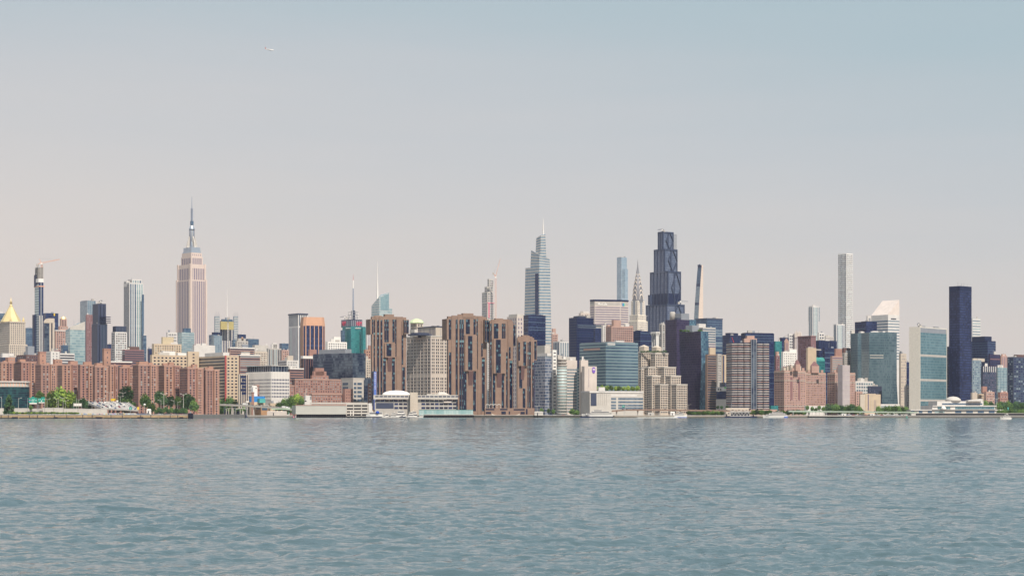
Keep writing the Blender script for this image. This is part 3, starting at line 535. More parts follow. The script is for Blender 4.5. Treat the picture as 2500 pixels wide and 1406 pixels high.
# slanted crystal tower with spire
s = Bd(OT, 'crystal shaped pale green glass tower with sloping roof and white spire', 'tower', 926, 3900)
g_boa = panes('crystal_glass', (.26, .36, .39), (.42, .50, .50), 3, 5.2, (.55, .56, .54), .34, metal=.3)
zb = 0; ya = s.along(0, 0, 903, s.v); yb_ = s.along(0, 0, 907, s.v); xr = s.along(0, 0, 950, s.u)
s.m('glass_wall').prism([(0, 0), (xr, 0), (xr, 34), (0, ya)], 0, [s.z(724), s.z(713), s.z(716), s.z(745)], g_boa, [(0, 0), (xr, 0), (xr, 34), (0, yb_)])
s.m('facet').prism([(3, -.3), (xr-1, -.3), (xr-1, .2), (3, .2)], s.z(757), [s.z(726), s.z(716), s.z(716), s.z(726)], panes('facet_glass', (.20, .32, .36), (.30, .42, .44), 2.5, 4, (.30, .40, .42), .2))
s.m('glass_wall').prism([(xr, 2), (xr+9, 2), (xr+9, 30), (xr, 30)], 0, s.z(751), g_boa)
s.m('spire').bar((4, 14, s.z(730)), (4, 14, s.z(690)), 2.2, whitep, 4, 1.4); s.m('spire').bar((4, 14, s.z(690)), (4, 14, s.z(638)), 1.2, whitep, 4, .3); s.done()
# ---------------------------------------------------------------- brown riverside towers
g_strip = panes('strip_window', (.003, .006, .026), (.5, .95, 1.0), 2.4, 2.9, None, 0, None, 0, bias=1.28, patch=.0, metal=0, rough=.2)
brown_shade = solid('brown_brick_shade', (.10, .06, .055))  # flat dark brown standing in for shade beside the ribs
WT = [('tallest pair left member: brown ribbed brick tower beside the blue vertical banner', 2340, (905, 908, 992, 773), [(902, 904, 911, 779, 816), (984, 986, 998, 780, 815)], (914, 916, 984, 772), (936, 940, 962, 767), (936, 938, 964, 838, 872),
       [(908.5, 911, 780, 815), (912.5, 914.5, 781, 965), (921.5, 924.5, 781, 965), (930, 933, 781, 965), (938.5, 942, 780, 835), (943.5, 948.5, 780, 835), (958.5, 963, 780, 835), (965, 967, 780, 870), (987, 990, 782, 813), (992, 997.5, 782, 813), (981.5, 984, 818, 890), (944, 955, 839, 869), (936, 941.5, 873, 1000), (957.5, 963.5, 873, 1000), (982.5, 988, 896, 1000), (906, 911, 906, 1000)]),
      ('broadest brown ribbed brick tower in the middle of the riverside group', 2340, (1091, 1094, 1188, 772), [(1089, 1091, 1101, 778, 829), (1182, 1184, 1194, 780, 836)], (1102, 1104, 1180, 770), (1126, 1130, 1156, 764.5), (1132, 1134, 1163, 818, 905),
       [(1096, 1100.5, 780, 828), (1113.5, 1116.5, 780, 1003), (1122.5, 1126.5, 780, 1003), (1128, 1132, 780, 1003), (1137.5, 1146.5, 779, 815), (1156.3, 1160.8, 779, 816), (1163.5, 1165.5, 779, 900), (1184.5, 1187, 782, 835), (1188.5, 1193, 782, 835), (1143, 1152.7, 820, 903), (1096.5, 1101, 860, 963), (1133, 1138.4, 907, 1003), (1155.4, 1161.4, 907, 1003), (1175.7, 1178, 838, 870), (1177, 1183, 873, 1003)]),
      ('third brown ribbed brick tower, slightly lower, right of the broadest one', 2350, (1194, 1196, 1253, 783), [(1246, 1248, 1259, 791, 845)], (1198, 1200, 1250, 780), (1206, 1210, 1228, 777), (1201, 1203, 1233, 828, 911),
       [(1197, 1199.5, 790, 1003), (1206, 1216, 790, 826), (1225.7, 1229.3, 790, 826), (1231, 1233.5, 790, 826), (1248, 1251, 793, 844), (1253, 1258, 793, 844), (1211, 1222, 829, 910), (1203, 1208.7, 913, 1000), (1225, 1230, 913, 1000), (1243, 1246, 847, 875), (1244.5, 1250.5, 880, 1003), (1236, 1238.5, 860, 1000)]),
      ('lowest and rightmost brown ribbed brick tower of the riverside group', 2350, (1261, 1263, 1304, 824), [(1298, 1300, 1311, 830, 879)], (1264, 1266, 1300, 821), (1272, 1275, 1288, 818), (1262, 1264, 1286, 832, 893),
       [(1265, 1269, 836, 880), (1278, 1284, 834, 892), (1288, 1290, 836, 1005), (1292, 1295, 834, 1008), (1301.5, 1304.3, 833, 877), (1305.5, 1309.4, 833, 877), (1268, 1274.4, 895, 947), (1276.5, 1282, 948, 995), (1300.4, 1303, 884, 1008)])]
for lb, D, (a, c, d_, y), over, cr_, pent, bump, strips in WT:
    s = Bd('riverside_tower', lb, 'tower', c, D, 22, 'brown ribbed towers on the river bank'); k = s.blk(a, c, d_, y, brown)
    q = s.blk(*cr_, brown, yb=y+4, dd=2, roof=False); q = s.blk(*pent, brown, yb=y+3, dd=7, part='penthouse')
    bl = []
    for (a1, c1, d1, y0, y1) in over: bl.append(s.blk(a1, c1, d1, y0, brown, yb=y1, dd=-1 if c1 < (c+d_)/2 else 12, part='overhang#%d' % len(bl), wl=18))
    X0 = s.along(0, 0, bump[1], s.u); X1 = s.along(0, 0, bump[2], s.u); bb = dict(x0=X0, x1=X1, y0=-2.6, y1=2, z0=s.z(bump[4]), z1=s.z(bump[3]))
    s.m('projecting_bay').box(X0, X1, -2.6, 1, bb['z0'], bb['z1'], brown)
    xm = (X0+X1)/2; w_ = (X1-X0)*.17; s.m('tapered_bracket').loft([[(xm-w_, .2, bb['z0']-18), (xm+w_, .2, bb['z0']-18), (xm+w_, -.15, bb['z0']-18), (xm-w_, -.15, bb['z0']-18)], [(xm-w_*1.2, .2, bb['z0']), (xm+w_*1.2, .2, bb['z0']), (xm+w_*1.2, -2.6, bb['z0']), (xm-w_*1.2, -2.6, bb['z0'])]], dbrick)
    for (p0, p1, y0, y1) in strips:
        kk = k
        for b_ in bl:
            if p0 > s_px(s, b_)[0]-1 and p1 < s_px(s, b_)[1]+1.5 and y1 < HY-((b_['z0']+s.gz-CH)/D*F)+2: kk = b_
        if bump[1] < p0 and p1 < bump[2] and y0 >= bump[3]-1 and y1 <= bump[4]+1: kk = bb
        s.strip(kk, 'R', p0-.35, p1+.35, y0, y1, g_strip, pr=.25)
    # brick ribs stand between the window strips, each with its shade painted as a dark strip beside it
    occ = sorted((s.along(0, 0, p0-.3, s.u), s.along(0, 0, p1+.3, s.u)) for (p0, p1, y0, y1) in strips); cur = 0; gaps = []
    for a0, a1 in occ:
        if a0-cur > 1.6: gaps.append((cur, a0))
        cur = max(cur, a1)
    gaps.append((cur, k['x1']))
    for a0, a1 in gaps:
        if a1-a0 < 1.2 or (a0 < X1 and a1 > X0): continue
        s.m('rib').box(a0+.15, min(a0+1.3, a1), k['y0']-.9, k['y0']+.2, 0, k['z1']-.5, brown); s.m('rib_shade').box(a1-.75, a1-.1, k['y0']-.06, k['y0']+.2, 0, k['z1']-5, brown_shade)
    s.style(k, 'L', V(5, .4, (g_strip,))); s.clutter(k, 2, brown, hmax=3)
    if c == 908:
        f, h, z = s.strip(k, 'R', 912, 918, 907, 1000, blue, 'banner', 1.6); it = s.items[-1]; L0 = 'WATERSIDE PLAZA'; zt = s.z(909); dz = (s.z(909)-s.z(951))/9
        for j, ch in enumerate(L0):
            if ch == ' ': continue
            zc = zt-(j+.5)*dz-(4 if j > 9 else 0); me = text_mesh(ch, dz*1.05, whitep, .05, bold=.03); o = link('banner_letter', me, s.root, (it[4][0], -1.75, zc)); o.rotation_euler = (R_(90), 0, 0)
    s.done()

# ---------------------------------------------------------------- around and behind the brown towers
s = std('hospital_building', 'cream hospital tower with paired windows between the brown river towers', 'hospital', 993, 1052, 1094.5, 819.5, 2520, cream, None, None, cornice=lconc)
s.items = []
for sd, nb in (('L', 7), ('R', 4)):
    f = s.face(s.k, sd); ln = math.hypot(f[1][0]-f[0][0], f[1][1]-f[0][1]); bw = ln/nb
    for j in range(19):
        z1 = s.k['z1']-4.5-j*4.4
        for i in range(nb):
            for o in (-.2, .2): h = (i+.5+o)*bw; s.item('window', f, h-bw*.11, h+bw*.11, z1-2.6, z1, s.r.choice(WX) if j != 11 else pale)
        if j % 1 == 0: s.item('string_course', f, 0, ln, z1+.6, z1+1.0, pale, .2)
    for i in range(nb+1): h = min(max(i*bw, .7), ln-.7); s.item('pier', f, h-.6, h+.6, 0, s.k['z1']-1.5, pale, .35)
s.mb = {}; s.done()
s = std('plant_house', 'ribbed beige roof plant block with dark round platform on the cream hospital tower', 'building', 1020, 1064, 1092, 796.5, 2640, cream, V(3, .4, (gm, conc), .3, 0, 2), V(3.2, .4, (conc, cream)), cornice=dgrey)
s = Bd('roof_platform', 'dark round platform deck over the cream hospital tower roof', 'platform', 1034, 2530, gz=P(0, 820, 2530)[2]); b = MB(); b.lathe(2, 12, [(17, 1), (17, 2.5), (13, 2.6), (13, 4.5), (8, 4.6)], dgrey, 20, False); b.bar((2, 12, -2), (2, 12, 2), 3, dgrey, 8); b.build('deck', s.root); s.done()
s = Bd('domed_tower', 'beige tower with pale green pyramid dome behind the cream hospital', 'tower', 1018, 2900)
k = s.blk(1002, 1018, 1033, 788, cream); s.style(k, 'R', G(4, 5, .5, .5, WX)); s.style(k, 'L', G(4, 5, .5, .5, WX)); q = s.blk(999, 1012, 1020, 804, lconc, dd=-8, wl=14)
cx, cy = (k['x0']+k['x1'])/2, (k['y0']+k['y1'])/2; s.m('dome').lathe(cx, cy, [(12, k['z1']), (11, k['z1']+2), (8.5, k['z1']+5), (4, s.z(778)), (1, s.z(776.5))], solid('pale_green_copper', (.55, .62, .38), .5), 8, False, .39); s.done()
s = Bd('unfinished_tower', 'slim stepped white gridded tower with pink netting under its orange crane', 'tower', 1190, 3700)
gw = G(3.2, 4.6, .5, .6, (gm, WN[1], g_blue))
for a, c, d_, y, dd in ((1176.5, 1190, 1206.5, 738, 0), (1180, 1190, 1205, 712.5, 3), (1176.5, 1182, 1190, 714, 12), (1183, 1189, 1200, 700, 8), (1190, 1194, 1205, 681, 10)):
    k = s.blk(a, c, d_, y, lconc, dd=dd, yb=None if dd in (0, 12) else 740); k['z0'] = 0 if dd in (0, 12) else s.z(738); s.style(k, 'L', gw); s.style(k, 'R', gw)
pk = solid('pink_net', (.62, .20, .26)); k = dict(x0=0, x1=s.along(0, 0, 1206.5, s.u), y0=0, y1=5, z0=0, z1=s.z(738))
s.m('safety_net').box(-.3, k['x1']+.3, -.5, .3, s.z(740), s.z(738), pk); s.strip(k, 'R', 1192, 1195, 740, 776, pk, 'safety_net', .6); s.done()
crane('tall orange crane tower with raised jib beside the slim white gridded tower', 1210, 778, 679, 3690, (1221.5, 632), (1204.5, 666), (1205, 665), orange, rr=1.3)
# folded glass supertall
s = Bd(OT, 'tallest glass tower in the centre, folded tiers striped white and blue with white spire', 'skyscraper', 1318, 3500)
g_ov = panes('striped_glass', (.20, .29, .38), (.30, .39, .46), 2.6, 9, None, 0, patch=.3)
def folded(s, pts_b, zb, pts_t, zt, per=5.6, fr=.40):
    s.m('glass_wall').loft([[(x, y, zb) for x, y in pts_b], [(x, y, z) for (x, y), z in zip(pts_t, zt)]], g_ov)
    n = len(pts_b); lo = min(zt); steps = int((max(zt)-zb)/per)
    for j in range(steps):
        z0 = zb+per*j+per*.5; b_ = []
        for q in (z0, z0+per*fr):
            r_ = []
            for i in range(n):
                t = min(1, (q-zb)/(max(zt)-zb)); tilt = (zt[i]-(sum(zt)/n))*t*.6; zi = min(q+tilt, zt[i]); f_ = (zi-zb)/(zt[i]-zb)
                x = pts_b[i][0]+(pts_t[i][0]-pts_b[i][0])*f_; y = pts_b[i][1]+(pts_t[i][1]-pts_b[i][1])*f_; cx_ = sum(p[0] for p in pts_b)/n; cy_ = sum(p[1] for p in pts_b)/n
                dx, dy = x-cx_, y-cy_; l_ = math.hypot(dx, dy); r_.append((x+dx/l_*.45, y+dy/l_*.45, zi))
            b_.append(r_)
        m_ = MB(); m_.loft(b_, lconc); m_.build('floor_band', s.root)
def quad(s, a, c, d_, D=None, dd=0):
    D = s.D+dd; x, y = s.loc((c-CX)/F*D, D); return [(x, y), (x+s.along(x, y, d_, s.u), y), (x+s.along(x, y, d_, s.u), y+s.along(x, y, a, s.v)), (x, y+s.along(x, y, a, s.v))]
Z = s.z
folded(s, quad(s, 1275, 1319, 1350), 0, quad(s, 1283, 1316.6, 1343), [Z(652), Z(650), Z(652), Z(651)])
folded(s, quad(s, 1295, 1316.6, 1342.5, dd=5), Z(651), quad(s, 1297, 1317, 1342, dd=5), [Z(622), Z(631), Z(628), Z(608)], 5)
folded(s, quad(s, 1307, 1319, 1334, dd=10), Z(632), quad(s, 1309.5, 1320.5, 1331.5, dd=10), [Z(573), Z(570), Z(573), Z(579)], 5)
k = dict(x0=quad(s, 1283, 1316.6, 1343)[0][0]-.3, x1=quad(s, 1283, 1316.6, 1343)[1][0], y0=-.6, y1=quad(s, 1283, 1316.6, 1343)[3][1])
kk = dict(x0=.5, x1=1, y0=0, y1=s.along(0, 0, 1279, s.v)); s.strip(kk, 'L', 1308, 1316, 668, 768, g_navy, 'core_strip', 1.6)
xx, yy = s.loc((1326-CX)/F*3520, 3520); s.m('spire').bar((xx, yy, Z(572)), (xx, yy, Z(531)), 1.7, whitep, 4, .35)
s.done()
std(OT, 'dark navy glass block hiding the foot of the folded glass supertall', 'tower', 1278, 1290, 1332, 769, 2900, g_night, tiers=[(1284, 1296, 1326, 768, navy)], A=30)
s = Bd('stone_office_tower', 'beige stone tower with arched windows and rounded roof left of the navy block', 'tower', 1262, 3100)
k = s.blk(1238, 1262, 1284, 772, pale); s.style(k, 'L', G(5, 7, .4, .7, (gm,))); s.style(k, 'R', G(5, 7, .4, .6, (gm,)))
s.m('roof_vault').box(k['x0']+2, k['x1']-2, k['y0']+2, k['y1']-2, k['z1'], s.z(766.5), lconc); s.done()
std('stone_office_tower', 'small reddish tower with stepped top peeping right of the supertall', 'tower', 1346, 1349, 1362, 815, 3300, pink, None, G(3, 4, .5, .5, WX), tiers=[(1347, 1349, 1357, 802, pink), (1348, 1350, 1362, 830, white)])
std(OT, 'blue and white pinstripe office block between the two dark towers', 'tower', 1350, 1366, 1390, 833, 3000, white, V(4.5, .6, (g_blue,)), V(5, .6, (g_bluegrey,)), tiers=[(1369, 1371, 1388, 832, grey)])
s = std(OT, 'dark charcoal office tower with lit window rows near its top', 'tower', 1389, 1408, 1449, 775, 2800, navy, BD(4, .45, (g_navy,)), BD(4, .5, (g_night, g_navy)), tiers=[(1400, 1414, 1430, 771, dgrey)], clutter=2)
for j in range(2):
    for i in range(22): s.item('lit_window', s.face(s.k, 'R'), 2+i*2.1, 3.1+i*2.1, s.z(793+j*5)-1, s.z(793+j*5), WN[2], .3)
it = s.items[-44:]; s.items = it; s.mb = {}; s.done()
std('stone_office_tower', 'pale rooftop terraces behind the charcoal tower', 'tower', 1413, 1418, 1441, 764, 3450, pale, None, G(4, 5, .4, .4), tiers=[(1421, 1424, 1438, 759.5, white)], clutter=3)
# slab with white lettering
s = Bd(OT, 'broad beige slab with elongated hexagon plan, white lettering and dark flat top', 'tower', 1452, 3400, 12)
x1 = s.along(0, 0, 1514.5, s.u); pts = [(0, 0), (x1, 0)]; dwn = (math.cos(R_(40)-s.A), math.sin(R_(40)-s.A)); dR = (dwn[0]*s.u[0]+dwn[1]*s.v[0], dwn[0]*s.u[1]+dwn[1]*s.v[1]); t = s.along(x1, 0, 1534.5, dR); pts.append((x1+dwn[0]*t, dwn[1]*t))
dl = (-math.cos(R_(62)), math.sin(R_(62))); dL = (dl[0]*s.u[0]+dl[1]*s.v[0], dl[0]*s.u[1]+dl[1]*s.v[1]); t2 = s.along(0, 0, 1440.5, dL); pts += [(x1+dwn[0]*t-4, 34), (8, 34), (dl[0]*t2, dl[1]*t2)]
s.m('wall').prism(pts, -1, s.z(735.5), pale); s.m('flat_roof').prism([(x*1.01-.6, y-1.0) for x, y in pts], s.z(734.5), s.z(731), navy); s.m('recess_storey').prism([(x*.98+.5, y+.8) for x, y in pts], s.z(736), s.z(734), g_navy)
for i, j in ((0, 1), (1, 2), (5, 0)):
    f = (pts[i], pts[j]); ln = math.hypot(f[1][0]-f[0][0], f[1][1]-f[0][1])
    for q in range(17): zq = s.z(749)-q*4.35; s.item('window_band', f, .8, ln-.8, zq-1.9, zq, gm, .1)
    s.item('plant_band', f, .8, ln-.8, s.z(798), s.z(793), WN[0], .2); s.item('plant_band', f, .8, ln-.8, s.z(745), s.z(737.5), conc, .15)
k = dict(x0=0, x1=x1, y0=0, y1=10); s.sign(k, 'R', 1459.5, 1482, 739, 746, 'MetLife', whitep, bold=.025)
f = (pts[1], pts[2]); s.item('square_emblem', f, 5, 8, s.z(746), s.z(739), solid('emblem_blue', (.02, .20, .48), .5), .5); s.item('square_emblem', f, 8, 10.5, s.z(746), s.z(739), solid('emblem_green', (.10, .48, .28), .5), .5)
s.done()
std(OT, 'dark ribbed office block with white edge below the beige lettered slab', 'tower', 1450, 1453, 1480, 801, 2850, g_night, None, V(2.5, .2, (g_navy,)), tiers=[(1452, 1455, 1479, 800, grey)])
std(OT, 'narrow dark block between the charcoal tower and the pink tower', 'tower', 1444, 1447, 1455, 792, 2900, navy)
s = std(AT, 'pink brick gridded apartment tower in front of the beige lettered slab', 'tower', 1479, 1493, 1546, 796, 2700, pink, G(3.6, 3.4, .6, .5, WX), G(3.8, 3.4, .55, .55, WX), tiers=[(1480, 1484, 1546, 793, pink), (1493, 1498, 1516, 781, pink)], clutter=3)
std('apartment_building', 'small white stepped block left of the pink gridded tower', 'building', 1468, 1472, 1483, 794, 2760, white, None, G(), clutter=1)
s = std(AT, 'very tall pale blue glass tower far behind the lettered slab', 'skyscraper', 1506, 1517, 1530.5, 628, 4300, g_pale, tiers=[(1508, 1516, 1528, 627, lconc)])
b = MB(); xx_ = s.along(0, 0, 1533, s.u); b.box(s.k['x1'], xx_+.8, 1, 14, 0, s.z(656), g_pale); b.build('lower_shaft', s.root); s.strip(s.k, 'R', 1519, 1526, 657, 728, g_bluegrey, 'darker_glass', .2); s.done()
s2 = Bd(AT, 'wider lower shaft of the pale blue glass tower', 'skyscraper', 1518, 4290) if 0 else None
# steel sunburst crown tower
s = Bd('art_deco_skyscraper', 'white brick skyscraper with curved steel sunburst crown and needle', 'skyscraper', 1557, 3500, 45)
chw = solid('white_brick', (.68, .60, .50)); ck = solid('crown_steel', (.30, .28, .29), .35, .6, .6, .04); cka = solid('bright_arch_steel', (.80, .68, .57), .4, .1, .6, .03)
k1 = s.blk(1534, 1557, 1581, 783, chw); k2 = s.blk(1537, 1557, 1577.5, 768, chw, 785, dd=4); k3 = s.blk(1540.5, 1557, 1573.5, 734, chw, 770, dd=9); k2['z0'], k3['z0'] = k1['z1'], k2['z1']
for k in (k1, k2, k3):
    for sd in 'LR': s.style(k, sd, G(3.6, 4.0, .45, .5, (gm, gm, WN[0]), 1.2))
for sd in 'LR': f = s.face(k3, sd); ln = math.hypot(f[1][0]-f[0][0], f[1][1]-f[0][1]); s.item('centre_shaft', f, ln*.36, ln*.64, k3['z0'], k3['z1'], grey, .5)
cx, cy = (k3['x0']+k3['x1'])/2, (k3['y0']+k3['y1'])/2; W0 = (k3['x1']-k3['x0'])/2*.97; DD = 3520; zz = lambda y: s.z(y, DD)
prof = [(1, 736), (.96, 722), (.86, 708), (.70, 694), (.52, 682), (.34, 670), (.2, 660), (.1, 650), (.05, 640), (.01, 633)]
s.m('crown').loft([[(cx+W0*f_*a, cy+W0*f_*b_, zz(y)) for a, b_ in ((-1, -.55), (-.55, -1), (.55, -1), (1, -.55), (1, .55), (.55, 1), (-.55, 1), (-1, .55))] for f_, y in prof], ck)
ar = solid('dark_window_steel', (.16, .16, .20), .4, .6)  # dark steel of the triangular windows
for i, (f_, y, h) in enumerate(((.93, 731, 17), (.84, 719, 15), (.74, 707, 14), (.60, 696, 13), (.46, 686, 12), (.32, 676, 10))):
    for sd in range(2):
        ri = 7; wv = W0*f_*.62; hh = h*F/F*.78*3520/F; b = MB()
        o_ = [(wv*math.cos(t), zz(y)+hh*math.sin(t)) for t in np.linspace(0, math.pi, 11)]; n_ = [(wv*.78*math.cos(t), zz(y)+hh*.78*math.sin(t)) for t in np.linspace(0, math.pi, 11)]
        vs = []
        for (u1, z1_), (u2, z2_) in zip(o_, n_):
            for u, z_, dpt in ((u1, z1_, 1.9), (u2, z2_, 1.9), (u1, z1_, -.5), (u2, z2_, -.5)):
                off = W0*f_+dpt-1; vs.append((cx+u, cy-off, z_) if sd == 0 else (cx-off, cy-u, z_))
        fs = []
        for q in range(10): a = q*4; fs += [(a, a+1, a+5, a+4), (a, a+4, a+6, a+2), (a+1, a+3, a+7, a+5)]
        b.poly(vs, fs, cka); b.build('sunburst_arch', s.root)
        for q in range(5):
            t = math.pi*(q+1)/6; u = wv*.6*math.cos(t); z_ = zz(y)+hh*.6*math.sin(t); b = MB(); off = W0*f_+.3
            if sd == 0: b.loft([[(cx+u-.9, cy-off, z_), (cx+u+.9, cy-off, z_), (cx+u, cy-off, z_+2.6)], [(cx+u-.9, cy-off+1.5, z_), (cx+u+.9, cy-off+1.5, z_), (cx+u, cy-off+1.5, z_+2.6)]], ar)
            else: b.loft([[(cx-off, cy-u+.9, z_), (cx-off, cy-u-.9, z_), (cx-off, cy-u, z_+2.6)], [(cx-off+1.5, cy-u+.9, z_), (cx-off+1.5, cy-u-.9, z_), (cx-off+1.5, cy-u, z_+2.6)]], ar)
            b.build('triangular_window', s.root)
for a, b_ in ((k2['x0'], k2['y0']), (k2['x1'], k2['y0']), (k2['x0'], k2['y1'])): b = MB(); b.bar((a, b_, k2['z1']-3), (a+(2.5 if a > 5 else -2.5), b_-2, k2['z1']-1), .6, steel); b.build('eagle_gargoyle', s.root)
s.done()
std(OT, 'dark blue green glass block under the sunburst crown tower', 'tower', 1546, 1563, 1592, 808, 2850, g_night, tiers=[(1551, 1560, 1566, 806, navy)], clutter=1)
# dark tiered bank tower
s = Bd(OT, 'very tall dark bronze steel tower in narrowing tiers with diagonal braces and scaffold', 'skyscraper', 1627, 3700, 36)
bz = solid('dark_bronze_steel', (.05, .065, .12), .4, .4, .5, .05); g_jp = panes('bronze_glass', (.12, .15, .23), (.20, .23, .32), 3, 4.5, (.09, .105, .16), .2, (.09, .10, .15), .1, patch=.3, metal=.5)
T = [(1577.5, 1627, 1671, 742.5, 0), (1587.5, 1630, 1662, 662, 6), (1597, 1622, 1653.5, 608, 12), (1606.5, 1618, 1644, 566, 18)]
ks = []
for i, (a, c, d_, y, dd) in enumerate(T):
    k = s.blk(a, c, d_, y, g_jp, yb=None if i == 0 else T[i-1][3]+3, dd=dd, part='glass_wall'); k['z0'] = 0 if i == 0 else ks[-1]['z1']; ks.append(k)
    for sd in 'LR':
        f = s.face(k, sd); ln = math.hypot(f[1][0]-f[0][0], f[1][1]-f[0][1]); n = max(2, round(ln/11)) if sd == 'L' else 2
        for j in range(n+1): h = min(max(ln*j/n, .9), ln-.9); s.item('steel_pier', f, h-.9, h+.9, k['z0'], k['z1'], bz, 1.0)
        s.item('steel_band', f, 0, ln, k['z1']-2.2, k['z1']+.5, bz, 1.1)
        if i == 1: s.item('louvre_band', f, 0, ln, k['z0'], k['z0']+22, navy, .5)
    f = s.face(k, 'R'); ln = k['x1']-k['x0']; z0, z1 = k['z0'], k['z1']
    if i == 0: z0 = z1-70
    a0, a1 = ln*.30, ln-.8; xm = (a0+a1)/2; zm = (z0+z1)/2; y_ = k['y0']-1.2; X = k['x0']
    for p, q in (((xm, z1), (a1, zm)), ((a1, zm), (xm, z0)), ((xm, z0), (a0, zm)), ((a0, zm), (xm, z1))):
        b = MB(); b.bar((X+p[0], y_, p[1]), (X+q[0], y_, q[1]), .9, bz); b.build('diagonal_brace', s.root)
k = ks[3]
for j in range(5): x = k['x1']+1+j*2.2; b = MB(); b.bar((x, k['y0']+2, ks[2]['z1']), (x, k['y0']+2, k['z1']-3), .22, steel); b.build('scaffold_pole', s.root)
for j in range(12): z_ = ks[2]['z1']+j*(k['z1']-4-ks[2]['z1'])/11; b = MB(); b.box(k['x1'], k['x1']+11, k['y0']+1, k['y0']+4, z_, z_+.5, steel); b.build('scaffold_deck', s.root)
s.m('hoist').box(ks[1]['x1']-4, ks[1]['x1']-2.5, ks[2]['y0'], ks[2]['y0']+2, ks[1]['z1'], ks[2]['z1'], steel)
s.blk(1582, 1587, 1592, 720, bz, 744, dd=4, part='side_step'); s.done()
crane('dark roof crane lying flat on the bronze tiered tower', 1617, 566, 563.5, 3725, (1605.5, 562), (1621, 563.5), None, navy, rr=.6)
crane('small grey crane lying over the lower right shoulder of the bronze tower', 1661, 742, 738.5, 3690, (1679.5, 736.5), (1657, 738), None, grey, rr=.6)
# slim leaning tower
s = Bd(AT, 'pencil thin tower leaning in small glass steps with a pale stone side', 'skyscraper', 1706, 4500)
n = 22; st = solid('pale_terracotta', (.62, .50, .42), vary=.05)
for j in range(n):
    f0, f1 = j/n, (j+1)/n; sh = lambda f_: 1694+10.0*f_**1.25; a = sh(f0); c = a+10.5-1.6*f0; y0 = 790-(790-647)*f0; y1 = 790-(790-647)*f1
    s.blk(a, c, 1716, y1, (g_blue if j > 13 else g_bluegrey) if j % 7 else g_navy, y0+.3, dd=0, part='glass_wall', roof=False)
    D = s.D; x, y = s.loc((c-CX)/F*D, D); s.m('stone_side').box(x+.4, x+s.along(x, y, 1716, s.u)+.2, y-.6, y+.5, s.z(y0+.3), s.z(y1), st)
s.blk(1700, 1710, 1716, 787, g_blue, part='glass_wall'); s.m('crown').bar((0, 4, s.z(648)), (8, 4, s.z(645)), 1.5, dgrey); s.done()

# ---------------------------------------------------------------- mid right
std(OT, 'slim beige brown tower with corner windows left of the dark copper towers', 'tower', 1609, 1616, 1625, 791, 2760, conc, G(4, 3, .4, .5), G(4.5, 3, .5, .5), tiers=[(1610, 1615, 1622, 789, white)])
s = Bd('copper_tower', 'dark plum glass slab tower with grey roof box, the rear one of the bent pair', 'tower', 1652, 2620); k = s.blk(1624, 1652, 1700, 780, g_copper); s.strip(k, 'R', 1683, 1699, 780.5, 800, g_copt, 'sky_bridge_glass', .2)
q = s.blk(1647, 1663, 1682.5, 765, grey, 782, dd=6, part='roof_box'); b = MB(); x, y = s.loc(*P(1642, 0, 2640)[:2]); b.lathe(x, y, [(4.2, k['z1']), (4.2, k['z1']+10), (3, k['z1']+12)], conc, 14); b.build('round_tank', s.root); s.clutter(k, 2, dgrey, hmax=3); s.done()
s = Bd('copper_tower', 'bent plum glass tower with a kink halfway and shrubs on its roof', 'tower', 1711, 2450)
D = s.D; zt, zm = s.z(808.5), s.z(888)
def q4(a, c, d_): return quad(s, a, c, d_)
B0, M0, T0 = q4(1662, 1706, 1726), q4(1661, 1712, 1731), q4(1658, 1710, 1728.5)
for r0, r1, z0, z1 in ((B0, M0, 0, zm), (M0, T0, zm, zt)):
    s.m('glass_wall').loft([[(x, y, z0) for x, y in r0], [(x, y, z1) for x, y in r1]], g_copper)
    (x0, y0), (x1, y1), (u0, v0), (u1, v1) = r0[0], r0[1], r1[0], r1[1]
    s.m('blue_side_wall').poly([(x0+.5, y0-.25, z0), (x1+.25, y1-.25, z0), (u1+.25, v1-.25, z1), (u0+.5, v0-.25, z1), (x0+.5, y0+.2, z0), (x1+.25, y1+.2, z0), (u1+.25, v1+.2, z1), (u0+.5, v0+.2, z1)], [(0, 1, 2, 3), (0, 4, 5, 1), (1, 5, 6, 2), (3, 2, 6, 7), (0, 3, 7, 4)], g_copt)
q = s.blk(1674, 1690, 1706, 794, grey, 810, dd=8, part='roof_box'); COPX = (s, zt); s.done()
s = Bd(AT, 'beige stepped riverside apartment tower with bay windows descending to the right', 'tower', 1591, 2420, 36)
gg = G(3.0, 3.05, .6, .6, WX+(WN[1],), .7); TI = [(1558, 1566, 1592, 859, 34), (1588, 1600, 1631, 862, 26), (1566, 1583, 1613, 896, 20), (1604, 1622, 1650, 896, 17), (1580, 1592, 1623, 917, 14), (1622, 1638, 1662, 917, 11), (1590, 1612, 1639, 938, 7), (1636, 1652, 1678, 938, 3), (1559, 1566, 1600, 900, 24)]
for i, (a, c, d_, y, dd) in enumerate(TI):
    k = s.blk(a, c, d_, y, cream, dd=dd); s.style(k, 'L', gg); s.style(k, 'R', gg); s.m('cornice').box(k['x0']-.4, k['x1']+.4, k['y0']-.4, k['y1']+.4, k['z1']-1, k['z1']+.5, lconc)
for a, c, d_ in ((1560, 1573, 1584), (1591, 1603, 1615)): q = s.blk(a, c, d_, 846 if a < 1580 else 847.5, cream, 864, dd=38, part='tank_house'); s.m('roof_peak').prism([(q['x0'], q['y0']), (q['x1'], q['y0']), (q['x1'], q['y1']), (q['x0'], q['y1'])], q['z1'], q['z1']+2.5, cream, [((q['x0']+q['x1'])/2+x, (q['y0']+q['y1'])/2+y) for x, y in ((-.5, -.5), (.5, -.5), (.5, .5), (-.5, .5))])
s.done(); RIV = s
s = Bd('lattice_crown', 'white lattice lantern tower top with flared arches behind the stepped beige tower', 'tower', 1603, 2600)
